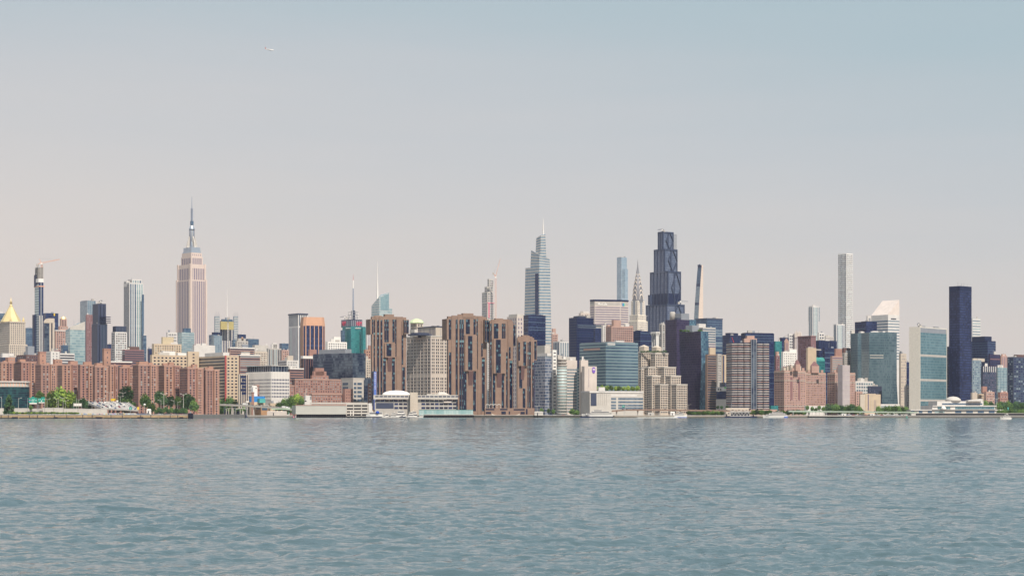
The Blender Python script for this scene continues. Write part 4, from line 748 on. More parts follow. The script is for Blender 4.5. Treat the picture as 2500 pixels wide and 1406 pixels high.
k = s.blk(1591, 1602, 1608.5, 846, white, wl=None); cx, cy = (k['x0']+k['x1'])/2, (k['y0']+k['y1'])/2; W0 = (k['x1']-k['x0'])/2; W1 = (k['y1']-k['y0'])/2
s.m('inner_glass').box(cx-W0*.7, cx+W0*.7, cy-W1*.7, cy+W1*.7, k['z1'], s.z(815), g_navy)
for a in (-1, 0, 1):
    for b_ in (-1, 0, 1):
        if a == 0 and b_ == 0: continue
        x, y = cx+a*(W0-.7), cy+b_*(W1-.7); b = MB(); b.box(x-.7, x+.7, y-.7, y+.7, k['z1'], s.z(820), whitep); b.loft([[(x-.7, y-.7, s.z(820)), (x+.7, y-.7, s.z(820)), (x+.7, y+.7, s.z(820)), (x-.7, y+.7, s.z(820))], [(x-1.9+a*.6, y-1.9+b_*.6, s.z(812)), (x+1.9+a*.6, y-1.9+b_*.6, s.z(812)), (x+1.9+a*.6, y+1.9+b_*.6, s.z(812)), (x-1.9+a*.6, y+1.9+b_*.6, s.z(812))]], whitep); b.build('flared_pier', s.root)
s.m('crown_slab').box(cx-W0-1, cx+W0+1, cy-W1-1, cy+W1+1, s.z(813), s.z(810), whitep); s.style(k, 'R', G(4, 9, .4, .6, WN[1:2])); s.style(k, 'L', G(4, 9, .35, .6, WX)); s.done()
s = std('hospital_building', 'turquoise banded glass hospital tower with small white sign near the roof', 'hospital', 1415, 1479, 1558, 835, 2500, g_nyu, BD(4.2, .22, (g_navy,)), BD(4.2, .22, (g_navy, g_blue)), tiers=[(1500, 1504, 1524, 831, white), (1418, 1486, 1550, 834, grey)])
for yy_ in (838.5, 841.5): s.items = []; s.mb = {}; s.strip(s.k, 'R', 1483, 1501.5, yy_-1, yy_+.7, whitep, 'sign_line', .4); s.done()
s.items = []; s.mb = {}; s.strip(s.k, 'L', 1425, 1465, 850.5, 855, pink, 'pink_panel', .3); s.done()
# white slab with purple round emblem
s = Bd('hospital_building', 'plain cream slab with a purple round emblem near its top right', 'hospital', 1427, 2380, 30); k = s.blk(1420, 1427, 1457, 894, pale); 
f, h, z = s.strip(k, 'R', 1445, 1453, 896, 911, purple, 'tmp'); it = s.items.pop(); b = MB()
b.loft([[(it[1]/2*math.cos(t), yv, it[3]/2*math.sin(t)) for t in np.linspace(0, 6.283, 25)[:-1]] for yv in (0, -.5)], purple); em = b.build('round_emblem', s.root, loc=(it[4][0], -.1, it[4][2]))
b = MB(); b.box(-it[1]*.35, it[1]*.35, -.7, -.45, .3, 1.5, whitep); b.build('emblem_lettering', em); s.strip(k, 'R', 1437, 1437.8, 900, 945, gm, 'slot_window', .1)
k = s.blk(1414, 1418, 1436, 879, pale, dd=12); s.clutter(k, 2); s.done()
s = Bd('hospital_building', 'low pale hospital block on the river with dark screen panel and window rows', 'hospital', 1440, 2340, 24); k = s.blk(1419, 1440, 1570, 955, lconc)
s.strip(k, 'R', 1442, 1456, 960, 990, dgrey, 'screen_panel', .4); g_h = panes('ward_glass', (.05, .09, .14), (.18, .25, .32), 2, 4, None, 0, (.3, .32, .36), .2)
for y0 in (971, 979, 987, 993.5): s.strip(k, 'R', 1492, 1504, y0, y0+4.6, g_h, 'window_band', .2); s.strip(k, 'R', 1509, 1571, y0, y0+4.6, g_h, 'window_band', .2)
for x in range(1460, 1484, 5): s.strip(k, 'R', x, x+.8, 961, 988, conc, 'pilaster', .4)
s.strip(k, 'R', 1492, 1555, 963, 968, white, 'wall_panel', .3); s.m('cornice').box(k['x0']-.6, k['x1']+.6, k['y0']-.6, k['y1']+.6, k['z1']-1.8, k['z1']+.4, white)
q = s.blk(1459, 1462, 1477, 945, white, 955, dd=4, part='penthouse'); s.done()
s = std('hospital_building', 'glass tower with white stair column just right of the brown river towers', 'hospital', 1306, 1331, 1349, 869, 2420, g_bluegrey, None, None)
s.items = []; s.mb = {}; g_g = panes('lab_glass', (.07, .11, .20), (.42, .45, .52), 2.2, 3.9, (.45, .45, .48), .3, patch=.3, bias=.6); k = s.k; s.m('glass_skin').box(-.3, k['x1']+.1, -.3, k['y1'], 0, k['z1']-2, g_g)
q = s.blk(1300, 1336, 1346, 862, white, 869, dd=1, part='plant_storey'); q = s.blk(1310, 1330, 1344, 843, lconc, 863, dd=6, part='penthouse')
q = s.blk(1347, 1349.5, 1359, 854, whitep, dd=4, part='stair_column'); s.style(q, 'R', ('g', 7, 4.6, .7, .28, WX, .6)); s.done()
s = Bd('hospital_building', 'glass and white banded tower with rounded corner beside a tan wall', 'hospital', 1371, 2400, 30); k = s.blk(1359, 1371, 1409, 879, pale)
s.style(dict(k, z1=k['z1']-9), 'R', BD(3.9, .5, (g_bluegrey, g_nyu), .4)); f = s.face(k, 'R')
b = MB(); b.lathe(3, 4, [(6.5, 1), (6.5, s.z(896))], panes('round_glass', (.03, .10, .14), (.10, .24, .26), 2, 3.9, (.45, .52, .50), .35, rough=.5, metal=0), 20, True); b.build('round_corner', s.root)
for j in range(19): b = MB(); b.lathe(3, 4, [(6.8, 2+j*3.9), (6.8, 3.4+j*3.9)], lconc, 20, False); b.build('corner_band', s.root)
q = s.blk(1359, 1362, 1372, 868, conc, dd=8); q = s.blk(1408, 1410, 1420, 897, g_nyu, dd=4, part='glass_bay'); s.style(q, 'R', BD(3.9, .4, (white,)))
q = s.blk(1372, 1376, 1406, 871, lconc, 880, dd=10, part='penthouse'); s.clutter(k, 2, white); s.done()
std('hospital_building', 'beige wall block with a small purple roundel behind the banded glass tower', 'hospital', 1356, 1359, 1380, 869, 2460, conc, clutter=2)
std(OT, 'dark grey office tower with flat crown right of the plum glass towers', 'tower', 1697, 1726, 1764, 777, 3100, g_blue, V(3, .3, (g_navy,)), BD(4.2, .4, (g_bluegrey, g_navy)), tiers=[(1698, 1727, 1763, 776.5, dgrey)], cornice=dgrey)
std(OT, 'grey banded office block with white roof terraces in front of the dark flat crown tower', 'tower', 1706, 1716, 1747, 799, 2850, lconc, BD(3.8, .5), BD(3.8, .5, (g_blue, gm)), tiers=[(1701, 1706, 1723, 790, white)])
s = std(AT, 'tall brown ribbed apartment tower with dark horizontal windows beside the bent tower', 'tower', 1722, 1727, 1749, 865, 2430, brown, None, BD(3.1, .5, WX, .6), tiers=[(1730, 1733, 1747, 848, tan)])
s = Bd(AT, 'beige twin slab tower with a blank sunlit end wall', 'tower', 1764, 2560); k = s.blk(1748, 1764, 1785, 866, tan); s.style(k, 'L', V(4.5, .35, WX)); s.strip(k, 'R', 1765, 1768, 868, 935, g_navy, 'window_strip', .2); q = s.blk(1748, 1752, 1762, 864, conc, dd=-4, wl=12); s.style(q, 'R', G()); s.done()
s = Bd('museum_block', 'white roofed block with oval holes over dark glass and stone columns', 'building', 1783, 2400, 30); k = s.blk(1748, 1783, 1792, 944, white, 954); s.blk(1749, 1784, 1792, 955, g_navy, 974, part='glass_storey', dd=1); s.blk(1748, 1779, 1792, 974, lconc, part='stone_base')
kk = dict(k); s.strip(kk, 'L', 1769, 1780, 944.5, 947.5, solid('leaf_green_sign', (.12, .60, .12), .5), 'green_sign', .4)
for x in (1753, 1758.5): s.strip(kk, 'L', x, x+2.4, 948.5, 952.5, WN[0], 'oval_opening', .2)
for x in range(1750, 1779, 5): s.strip(dict(k, z0=0), 'L', x, x+2.2, 980, 996, white, 'column', .6)
s.style(dict(k, z0=0, z1=s.z(976)), 'R', G(3, 5, .3, .35, WX, .6)); s.done()
std(OT, 'grey louvred plant block with pale box above the white museum roof', 'building', 1757, 1770, 1778, 934, 2480, dgrey, BD(2, .4, (grey,)), tiers=[(1766, 1770, 1778, 933, lconc)])
std(OT, 'dark blue office tower left of the black slab with flat raised crown', 'tower', 1764, 1782, 1811, 818, 2950, g_night, None, V(3, .4, (g_navy,)), tiers=[(1771, 1780, 1802, 812.5, navy)])
std(OT, 'lower dark mauve ribbed block below the small red crane', 'tower', 1775, 1778, 1797, 845, 2800, dgrey, None, V(2.6, .4, (g_navy, gm)), tiers=[(1777, 1780, 1794, 838, grey)])
crane('small red crane arm rising left of the striped round bay tower', 1792, 846, 842, 2810, (1786, 824), None, None, redm, rr=.5)
std(OT, 'huge black glass slab standing behind the striped round bay tower', 'tower', 1809, 1820, 1890, 813, 2620, g_night, tiers=[(1812, 1822, 1888, 812, navy)], A=24, clutter=2)
# striped tower with round bays
s = Bd(AT, 'white and dark striped apartment tower with rounded bays and pink stepped penthouse', 'tower', 1800, 2380, 14)
x1 = s.along(0, 0, 1877, s.u); zt = s.z(836); n = 5; bay = []
pts = [(0, 0)]
for q in range(n):
    if q == 2: pts += [(x1*.42, -1), (x1*.58, -1)]; continue
    c = x1*(q+.5)/n; rr = x1/n*.5
    for t in np.linspace(math.pi, 0, 9): pts.append((c+rr*math.cos(t)*.96, -rr*.55*math.sin(t)))
pts += [(x1, 0), (x1, 24), (-6, 24), (-6, 3)]
s.m('glass_wall').prism(pts, 0, zt, panes('balcony_glass', (.008, .012, .035), (.07, .09, .13), 2, 3.05, None, 0, (.10, .10, .14), .15))
cpt = (x1/2, 12)
for j in range(int(zt/3.05)):
    b = MB(); z0 = 3+j*3.05; b.prism([(x+(.35 if x > cpt[0] else -.35), y-.45 if y < 12 else y) for x, y in pts], z0, z0+.95, (pink, pink, lconc)[j % 3] if j % 9 == 4 else (pale, pink, pale)[j % 3]); b.build('balcony_band', s.root)
s.m('centre_glass').box(x1*.42, x1*.58, -2.2, 0, 0, zt+4, g_smoke)
for x in (.42, .5, .58): b = MB(); b.box(x1*x-.3, x1*x+.3, -2.6, -2, 0, zt+4, grey); b.build('centre_pier', s.root)
q = s.blk(1813, 1817, 1848, 826, pink, 838, dd=3, part='penthouse'); q = s.blk(1820, 1824, 1842, 819.5, pink, 838, dd=6, part='penthouse'); s.clutter(dict(x0=4, x1=x1-4, y0=3, y1=20, z1=zt), 2); s.done()
# ---------------------------------------------------------------- right of the striped tower
std(OT, 'teal green glass block behind the brick crown buildings', 'tower', 1888, 1893, 1909, 833, 2950, g_teal)
std(OT, 'dark navy block with flat top between teal glass and white gridded tower', 'tower', 1903, 1908, 1926, 824, 3050, g_night)
s = Bd(OT, 'pinkish slim tower with pointed gable top', 'tower', 1917, 2980); k = s.blk(1914, 1917, 1926, 834, pink); s.m('gable').prism([(k['x0'], k['y0']), (k['x1'], k['y0']), (k['x1'], k['y1']), (k['x0'], k['y1'])], k['z1'], k['z1']+5, pink, [((k['x0']+k['x1'])/2-.3, k['y0']), ((k['x0']+k['x1'])/2+.3, k['y0']), ((k['x0']+k['x1'])/2+.3, k['y1']), ((k['x0']+k['x1'])/2-.3, k['y1'])]); s.style(k, 'R', V(3, .4, (gm,))); s.done()
std(OT, 'white concrete gridded office tower with large dark windows', 'tower', 1923, 1926, 1958, 815, 3100, white, None, G(4.2, 4.6, .6, .5, WX), tiers=[(1924, 1927, 1957, 814.6, white)])
s = Bd('gothic_tower', 'beige tower with crown of gothic stone pinnacles', 'tower', 1941, 2980); k = s.blk(1935, 1941, 1955, 815, pale); s.style(k, 'R', V(3, .4, (gm,), .8, 0, 4)); s.style(k, 'L', V(3, .4, (gm,)))
for i in range(5):
    x = k['x0']+(k['x1']-k['x0'])*i/4; b = MB(); b.lathe(x, k['y0'], [(1.3, k['z1']-6), (1.2, k['z1']+1), (.1, k['z1']+5+(i % 2)*2)], pale, 6, False); b.build('pinnacle', s.root)
s.done()
std(AT, 'red purple brick tower with tiny square windows on both faces', 'tower', 1948, 1980, 1992, 820, 2850, plum, ('g', 3, 3.4, .4, .45, (WN[0], gm), .8), ('g', 3, 3.4, .3, .35, (gm,), .8), cornice=plum)
std(OT, 'pale blue finned tower standing alone above the purple brick tower', 'tower', 1974, 1984, 1999, 747, 3600, white, V(4, .55, (g_bluegrey, g_blue)), V(4, .6, (g_bluegrey, g_cyan)), tiers=[(1973.5, 1990, 2001, 784, g_bluegrey, None, None, 3)])
std(OT, 'white office block with dark windows behind the pale blue finned tower', 'tower', 1995, 1999, 2013, 812, 3300, white, None, G(5, 5, .6, .5, WX))
std(OT, 'low pale grey ribbed block on the skyline left of the thin white gridded tower', 'tower', 2012, 2016, 2036, 821, 3400, lconc, None, V(3, .3, (gm,)))
std(AT, 'plain beige slab with grey banded end', 'building', 1968, 1972, 1993, 849, 2720, tan, None, None, tiers=[(1992, 1993, 2005, 855, conc, None, BD(3.4, .5), 3)], clutter=2)
std(OT, 'wide dark navy office block with colonnaded crown', 'tower', 1992, 2000, 2043, 831, 3050, g_night, V(5, .4, (navy,)), V(5, .4, (navy,)), tiers=[(1995, 2003, 2040, 830.5, dgrey)])
std(OT, 'lower dark navy office block in front of the colonnaded one', 'tower', 2009, 2013, 2040, 849, 2850, g_night, None, BD(4, .3, (navy, g_blue)))
s = Bd('domed_building', 'dark green glass building with twin curved copper roofs', 'building', 1990, 2760); k = s.blk(1984, 1990, 2014, 880, g_teal); w2 = (k['x1']-k['x0'])/2
for i in range(2):
    x0 = k['x0']+i*w2; pts = [(x0+w2*.5-w2*.45*math.cos(t), k['z1']+5*math.sin(t)) for t in np.linspace(0, math.pi, 9)]; b = MB(); b.loft([[(x, k['y0'], z) for x, z in pts], [(x, k['y0']+12, z) for x, z in pts]], teal); b.build('curved_roof', s.root)
s.done()
std('apartment_building', 'white terraced block stepping down behind the ornate brick towers', 'building', 1907, 1912, 1946, 858, 2720, whitep, None, G(3.5, 3.4, .4, .4), tiers=[(1925, 1928, 1945, 852, whitep), (1909, 1912, 1924, 862, lconc)], clutter=3)
std('apartment_building', 'small pitched plum roof house block next to the striped tower', 'building', 1891, 1895, 1904, 868, 2680, plum, None, G(), tiers=[(1893, 1896, 1902, 858, pink)])
# Tudor style brick towers
def tudor(label, a, c, d_, y, D, rec=(), crown=1, gable=None):
    s = Bd('ornate_brick_tower', label, 'tower', c, D, 36, 'ornate brick towers on the bluff'); k = s.blk(a, c, d_, y, pink); gw_ = G(2.9, 3.1, .36, .5, (WN[0], gm, gm, WN[1]), 1)
    s.style(k, 'L', G(3.2, 3.1, .42, .5, WX, 1)); s.style(k, 'R', gw_)
    for z_ in (k['z1']-14, k['z1']-3, 12): s.m('string_course').box(k['x0']-.35, k['x1']+.35, k['y0']-.35, k['y1']+.35, z_, z_+.8, cream)
    for (p0, p1) in rec: s.strip(k, 'R', p0, p1, y+16, y+72, plum, 'recessed_bay', .1); [s.items.append(it) for it in []]
    r = s.r; w_ = k['x1']-k['x0']
    if crown:
        for i in range(int(w_/6)):
            b = MB(); x = k['x0']+i*6+r.uniform(0, 2); h = r.uniform(2, 9); b.box(x, x+r.uniform(2, 4.5), k['y0']+r.uniform(0, 3), k['y0']+8, k['z1'], k['z1']+h, r.choice((pink, cream, lconc))); b.lathe(x+1.5, k['y0']+4, [(1.6, k['z1']+h), (.1, k['z1']+h+r.uniform(1, 3.5))], r.choice((dbrick, plum)), 4, False, .78); b.build('roof_turret', s.root)
    if gable:
        g0, gc, g1, gy = gable; q = s.blk(g0, gc, g1, gy, pink, y+1, dd=4); s.m('gable').prism([(q['x0'], q['y0']), (q['x1'], q['y0']), (q['x1'], q['y1']), (q['x0'], q['y1'])], q['z1'], q['z1']+6, plum, [((q['x0']+q['x1'])/2-.5, q['y0']+1), ((q['x0']+q['x1'])/2+.5, q['y0']+1), ((q['x0']+q['x1'])/2+.5, q['y1']), ((q['x0']+q['x1'])/2-.5, q['y1'])])
        for e_, f_ in ((g0-7, y-6), (g1+3, y-6)): q = s.blk(e_, e_+1.5, e_+7, f_, pink, y+1, dd=2)
    s.done()
tudor('broad ornate brick tower with turreted roof and two dark recessed bays', 1890, 1915, 1967, 904, 2480, ((1929, 1935), (1948.5, 1953.5)), 1, (1939, 1943, 1954, 889))
tudor('ornate brick tower with central gable, right of the broad turreted one', 1964, 1967, 2016, 909, 2540, (), 0, (1978, 1982, 2000, 893))
tudor('ornate brick tower partly wrapped in grey scaffold net', 2020, 2039, 2088, 909, 2500, (), 0, (2042, 2046, 2056, 900))
s = Bd('scaffold_wrap', 'grey translucent scaffold netting tower against the ornate brick tower', 'scaffold', 2057, 2470); k = s.blk(2056, 2057, 2075, 891, solid('scaffold_net', (.42, .36, .36)), part='net', wl=9, roof=False)
for j in range(9): b = MB(); b.box(k['x0']-.2, k['x1']+.2, k['y0']-.2, k['y0'], 8+j*6.5, 8.5+j*6.5, lconc); b.build('scaffold_deck', s.root)
s.done()
std(BR, 'pink brick tower with red penthouse behind the scaffolded tower', 'tower', 2027, 2032, 2057, 869, 2680, pink, None, BD(3.2, .45, (gm, WN[2])), tiers=[(2037, 2040, 2056, 851, brick)])
std(BR, 'grey brown stepped building with balconies left of the green glass pair', 'building', 2055, 2062, 2085, 861, 2720, conc, G(), G(3.4, 3.2, .5, .5, WD), tiers=[(2057, 2060, 2076, 849, dbrick)], clutter=3)
std('apartment_building', 'grey terraced wedge building stepping up to the green glass pair', 'building', 2076, 2080, 2093, 852, 2760, conc, None, BD(3.2, .4, WD), clutter=2)
std(OT, 'low dark block behind the stepped brick buildings under the thin white tower', 'tower', 2056, 2060, 2086, 850, 3000, navy)
# thin square grid supertall
s = Bd(AT, 'very thin square white gridded tower with six windows on each side of every floor', 'skyscraper', 2066.5, 4000, 38)
k = s.blk(2046, 2066.5, 2082, 618.5, whitep, roof=False); gws = (g_blue, WN[1], g_bluegrey, WN[1], g_navy)
for sd in 'LR': s.style(k, sd, ('g', (k['y1']-k['y0'] if sd == 'L' else k['x1']-k['x0'])/6.2, 4.2, .62, .62, gws, .6))
s.done()
std(OT, 'blue and white pinstripe tower at the foot of the thin gridded one, left side', 'tower', 2035, 2042, 2063, 791, 3700, white, V(4, .55, (g_bluegrey, g_blue)), V(3.6, .55, (g_blue, g_cyan)))
std(OT, 'pale slab right behind the foot of the thin gridded tower', 'tower', 2076, 2079, 2087, 806, 3800, lconc)
# slant roof tower
s = Bd(OT, 'white banded tower with bright 45 degree sloping roof', 'tower', 2168, 3300, 36)
k = s.blk(2127, 2168, 2196, 768, white); x1, y1 = k['x1'], k['y1']; zt = k['z1']; zr = s.z(730.5)
for sd in 'LR':
    f = s.face(k, sd); ln = math.hypot(f[1][0]-f[0][0], f[1][1]-f[0][1])
    for j in range(14): z_ = s.z(782)-j*5.2; s.item('window_band', f, .3, ln-.3, z_-2.3, z_, g_blue if sd == 'L' else g_bluegrey, .1)
s.m('sloping_roof').poly([(0, 0, zt), (x1, 0, zt), (x1, y1, zt), (0, y1, zt), (x1*.98, 0, zr), (x1*.98, y1, zr)], [(0, 3, 5, 4), (0, 4, 1), (1, 4, 5, 2), (2, 5, 3)], solid('pinkish_roof_metal', (.66, .56, .50), .5))
s.item('dark_louvre', s.face(k, 'R'), x1*.25, x1*.7, s.z(779), s.z(776.5), WN[0], .3); s.done()
std(OT, 'small white framed box tower left of the sloping roof tower', 'tower', 2115, 2118, 2128, 771, 3350, white, None, G(8, 12, .5, .6, (grey,), .5))
std(OT, 'black glass office tower in front of the sloping roof tower', 'tower', 2087, 2114, 2141, 785, 3000, g_night, tiers=[(2103, 2116, 2138, 784, navy)], clutter=1)
# green glass pair
s = Bd(OT, 'left green glass tower of the folded pair with angled top', 'tower', 2094, 2700, 20); k = s.blk(2092.5, 2094, 2124, 813, g_green, part='glass_wall', wl=20); s.clutter(k, 3, white, hmax=3); s.done()
s = Bd(OT, 'broad green glass tower with sloped back foot, right of the folded pair', 'tower', 2122, 2600, 14)
x1 = s.along(0, 0, 2178, s.u); x2 = s.along(0, 0, 2194, s.u); x3 = s.along(0, 0, 2198.5, s.u); zt = s.z(811)
zk = s.z(932); s.m('glass_wall').prism([(0, 0), (x1, 0), (x2, 6), (x2, 26), (0, 26)], zk, zt, g_green); s.m('glass_wall').prism([(0, 0), (x1, 0), (x3, 6), (x3, 26), (0, 26)], -1, zk, g_green, [(0, 0), (x1, 0), (x2, 6), (x2, 26), (0, 26)])
s.item('white_band', ((0, 0), (x1, 0)), 1, x1*.62, s.z(868), s.z(866), conc, .2); s.item('white_band', ((0, 0), (x1, 0)), 1, x1*.62, s.z(874), s.z(872), conc, .2)
s.item('dark_base', ((0, 0), (x1, 0)), 0, x1, 0, 12, g_night, .2); s.clutter(dict(x0=2, x1=x1, y0=2, y1=20, z1=zt), 3, white, hmax=2.5); s.done()
std('white_podium', 'low white roofed podium behind the tan power house trees', 'building', 2146, 2150, 2197, 986, 2480, white, None, BD(4, .3, (g_nyu,)))
std('apartment_building', 'white terraced block with green tinted windows behind the tan power house', 'building', 2085, 2089, 2132, 930, 2560, white, None, G(4.5, 4.6, .65, .55, (g_nyu, g_blue), 1), tiers=[(2094, 2098, 2114, 924, white)], clutter=3)
std('apartment_building', 'dark grey brick block with louvred top right of the terraced white one', 'building', 2118, 2121, 2153, 942, 2540, dgrey, None, G(3, 3.6, .3, .4, (gm, WN[0])), clutter=3)
std('apartment_building', 'narrow red and yellow buildings squeezed left of the tan power house', 'building', 2087, 2090, 2106, 955, 2500, pink, None, G(3, 3.5, .4, .5, WX), tiers=[(2093, 2095, 2102, 956, yellow)])
s = Bd('power_house', 'windowless tan brick power house with tall dark slots by the river', 'building', 2111, 2370, 36); k = s.blk(2098, 2111, 2150, 962, tan); s.blk(2107, 2113, 2138, 960.5, tan, 963, dd=2, roof=False)
for p0, p1 in ((2118.5, 2121), (2134, 2134.8), (2137.5, 2138.3)): s.strip(k, 'R', p0, p1, 962.5 if p0 < 2120 else 976, 1001, gm, 'slot_window', .15)
for p0 in (2102, 2105): s.strip(k, 'L', p0, p0+1.6, 974, 1004, gm, 'slot_window', .15)
for p0 in (2099, 2110, 2113, 2126): s.strip(k, 'R', p0, p0+.8, 962.5, 1005, cream, 'pilaster', .4)
s.done()
std(OT, 'cream concrete slab with columns of small square windows', 'tower', 2195, 2199, 2213, 863, 2650, cream, None, G(2.7, 4.2, .5, .35, (gm, conc), .8), tiers=[(2196, 2200, 2201, 857, grey)])
std(OT, 'dark blue block visible in the gap left of the big marble ended slab', 'tower', 2209, 2212, 2222, 884, 2900, g_night, None, None); std(AT, 'low beige block in the gap left of the big marble ended slab', 'building', 2208, 2212, 2222, 942, 2560, pale, None, G())
# secretariat slab
s = Bd(OT, 'tall slab with blank white marble end and sea green glass front', 'tower', 2245.5, 2480, 50)
marble = solid('white_marble', (.66, .60, .52), vary=.1, scale=.4); k = s.blk(2219.5, 2245.5, 2311, 797.5, marble)
f = s.face(k, 'R'); ln = k['x1']-k['x0']; s.item('glass_curtain', f, .6, ln-.5, 0, s.z(811), g_un, .1); s.item('crown_louvre', f, 1, ln-1, s.z(811), s.z(799.5), grey, .2)
for y in (867, 927, 977): s.item('louvre_band', f, 1, ln-1, s.z(y+2.6), s.z(y-2.6), conc, .25)
for h in (0.4, ln-.25): s.item('marble_edge', f, h-.25, h+.25, 0, k['z1'], marble, .6)
s.mast(8, 4, k['z1'], k['z1']+2, .3); s.clutter(k, 2, steel, hmax=2); s.done()
crane('small dark roof hoist on top of the marble ended slab', 2243, 798, 795, 2490, (2239, 792), (2246, 795), None, dgrey, rr=.5)
s = Bd(OT, 'very tall plain black bronze glass tower near the right edge', 'skyscraper', 2343, 2600, 40); k = s.blk(2317, 2343, 2372, 698, g_night, part='glass_wall', roof=False)
for sd in 'LR': f = s.face(k, sd); ln = math.hypot(f[1][0]-f[0][0], f[1][1]-f[0][1]); s.item('top_band', f, 0, ln, k['z1']-7, k['z1'], navy, .1)
for x in (4, 12, 18, 26): s.mast(min(x, k['x1']-2), 6, k['z1'], k['z1']+3+x % 5, .3)
s.mb and None; s.done()
std(OT, 'dark stepped glass tower half hidden behind the left edge of the black tower', 'tower', 2312, 2315, 2322, 846, 2640, g_night, None, None)
std(OT, 'pale blue and white banded tower right behind the black tower', 'tower', 2371, 2374, 2394, 778, 3400, white, None, BD(5, .5, (g_bluegrey, g_cyan)), tiers=[(2372, 2375, 2393, 777, g_cyan)], clutter=1)
std(OT, 'wide dark navy glass office tower right of the black tower with flat raised crown', 'tower', 2365, 2411, 2431, 832, 3000, g_night, BD(4, .2, (g_blue,)), BD(4, .2, (g_blue,)), tiers=[(2373, 2404, 2421, 821, navy)])
std(OT, 'plum and navy glass block below the wide dark navy tower', 'tower', 2413, 2417, 2442, 865, 2880, g_copper, None, BD(4, .3, (plum, g_navy)), clutter=1)
std(AT, 'pale grey green glass tower with cream top beside the black tower', 'tower', 2370, 2374, 2396, 879, 2720, g_bluegrey, None, G(3, 3.4, .5, .5, (g_cyan, g_blue)), tiers=[(2373, 2376, 2404, 874.5, cream)])
s = std(AT, 'dark brick tower crowned with a row of white fins', 'tower', 2395, 2399, 2433, 894, 2640, dgrey, None, G(3.2, 3.3, .4, .5, (g_blue, WN[0], gm)), clutter=2)
for j in range(7): h = (s.k['x1'])*(j+.3)/7; s.item('white_fin', s.face(s.k, 'R'), h, h+1, s.k['z1']-8, s.k['z1'], whitep, .5)
s.done()
std(AT, 'light blue glass tower right of the white finned dark brick tower', 'tower', 2432, 2436, 2460, 897, 2660, g_cyan, None, V(3.5, .3, (g_blue,)), tiers=[(2434, 2437, 2449, 891, white)])
std(AT, 'pink stone tower with flat stepped top behind the light blue glass tower', 'tower', 2441, 2445, 2459, 868, 2900, pink, None, V(4, .4, (gm,)), tiers=[(2444, 2447, 2456, 864, pink)])
s = std(AT, 'dark grey gridded glass tower cut off by the right edge', 'tower', 2459, 2474, 2520, 871, 2560, dgrey, G(3, 3.4, .7, .55, (g_navy, g_blue, WN[1], WN[2])), G(5, 3.4, .75, .55, (g_navy, g_navy, g_blue, WN[1], WN[2])), tiers=[(2475, 2484, 2515, 865.5, dbrick)])
std(BR, 'stepped brick building under the white finned tower', 'building', 2402, 2408, 2428, 956, 2520, pink, G(), G(), tiers=[(2395, 2399, 2410, 943, brick)], clutter=2)
std(BR, 'cream and brick low building left of the stepped brick one', 'building', 2386, 2390, 2406, 961, 2540, tan, None, G(3, 3.3, .5, .5, WD)); std('apartment_building', 'small cream block at the foot of the pale green glass tower', 'building', 2370, 2374, 2386, 958, 2560, cream)
std(BR, 'small red brick building left of the dark gridded edge tower', 'building', 2436, 2442, 2461, 957, 2530, brick, None, G(3, 3.3, .4, .5, WD), tiers=[(2446, 2449, 2458, 955, brick)])
# assembly hall complex
s = Bd('assembly_hall', 'long white assembly building with low dome, glass galleries and river terrace', 'building', 2284, 2330, 12)
k1 = s.blk(2220, 2224, 2443, 1000, lconc, part='terrace_storey', wl=40); k2 = s.blk(2272, 2276, 2430, 990, white, 1000, dd=4, part='gallery_storey', wl=34); k3 = s.blk(2284, 2288, 2401, 979, white, 990, dd=9, part='upper_storey', wl=26)
for p0, p1 in ((2289, 2320), (2332, 2428)): s.strip(k2, 'R', p0, p1, 991.5, 998.5, g_un, 'gallery_window', .2)
s.strip(k3, 'R', 2300, 2398, 984, 987.5, g_blue, 'gallery_window', .2)
for p0, p1 in ((2221, 2232), (2243, 2252), (2265, 2275), (2282, 2306), (2332, 2347), (2359, 2375), (2387, 2402), (2414, 2428)): s.strip(k1, 'R', p0, p1, 1002, 1008, g_blue if p0 > 2300 or p0 < 2280 else g_cyan, 'terrace_window', .2)
s.m('roof_slab').box(k1['x0']-1, k1['x1']+3, k1['y0']-1.2, k1['y0']+2, k1['z1']-.8, k1['z1']+.3, white); s.m('roof_slab').box(k2['x0'], k2['x1']+1, k2['y0']-1, k2['y0']+2, k2['z1']-.9, k2['z1']+.3, white)
x, y = s.loc(*P(2327, 0, 2352)[:2]); s.m('dome').lathe(x, y, [(10.5, k3['z1']), (9.5, k3['z1']+2.4), (7.5, k3['z1']+4.2), (4.5, k3['z1']+5.6), (.3, k3['z1']+6.1)], lconc, 20)
x, y = s.loc(*P(2301, 0, 2336)[:2]); s.m('small_dome').lathe(x, y-3, [(3.6, k2['z0']), (3, k2['z0']+2.6), (1.6, k2['z0']+4.2), (.2, k2['z0']+4.8)], whitep, 12)
x, y = s.loc(*P(2385, 0, 2345)[:2]); s.m('ramp_roof').prism([(x-12, y), (x+8, y), (x+8, y+8), (x-12, y+8)], k3['z1'], [k3['z1']+1, k3['z1']+3, k3['z1']+3, k3['z1']+1], white); s.done()

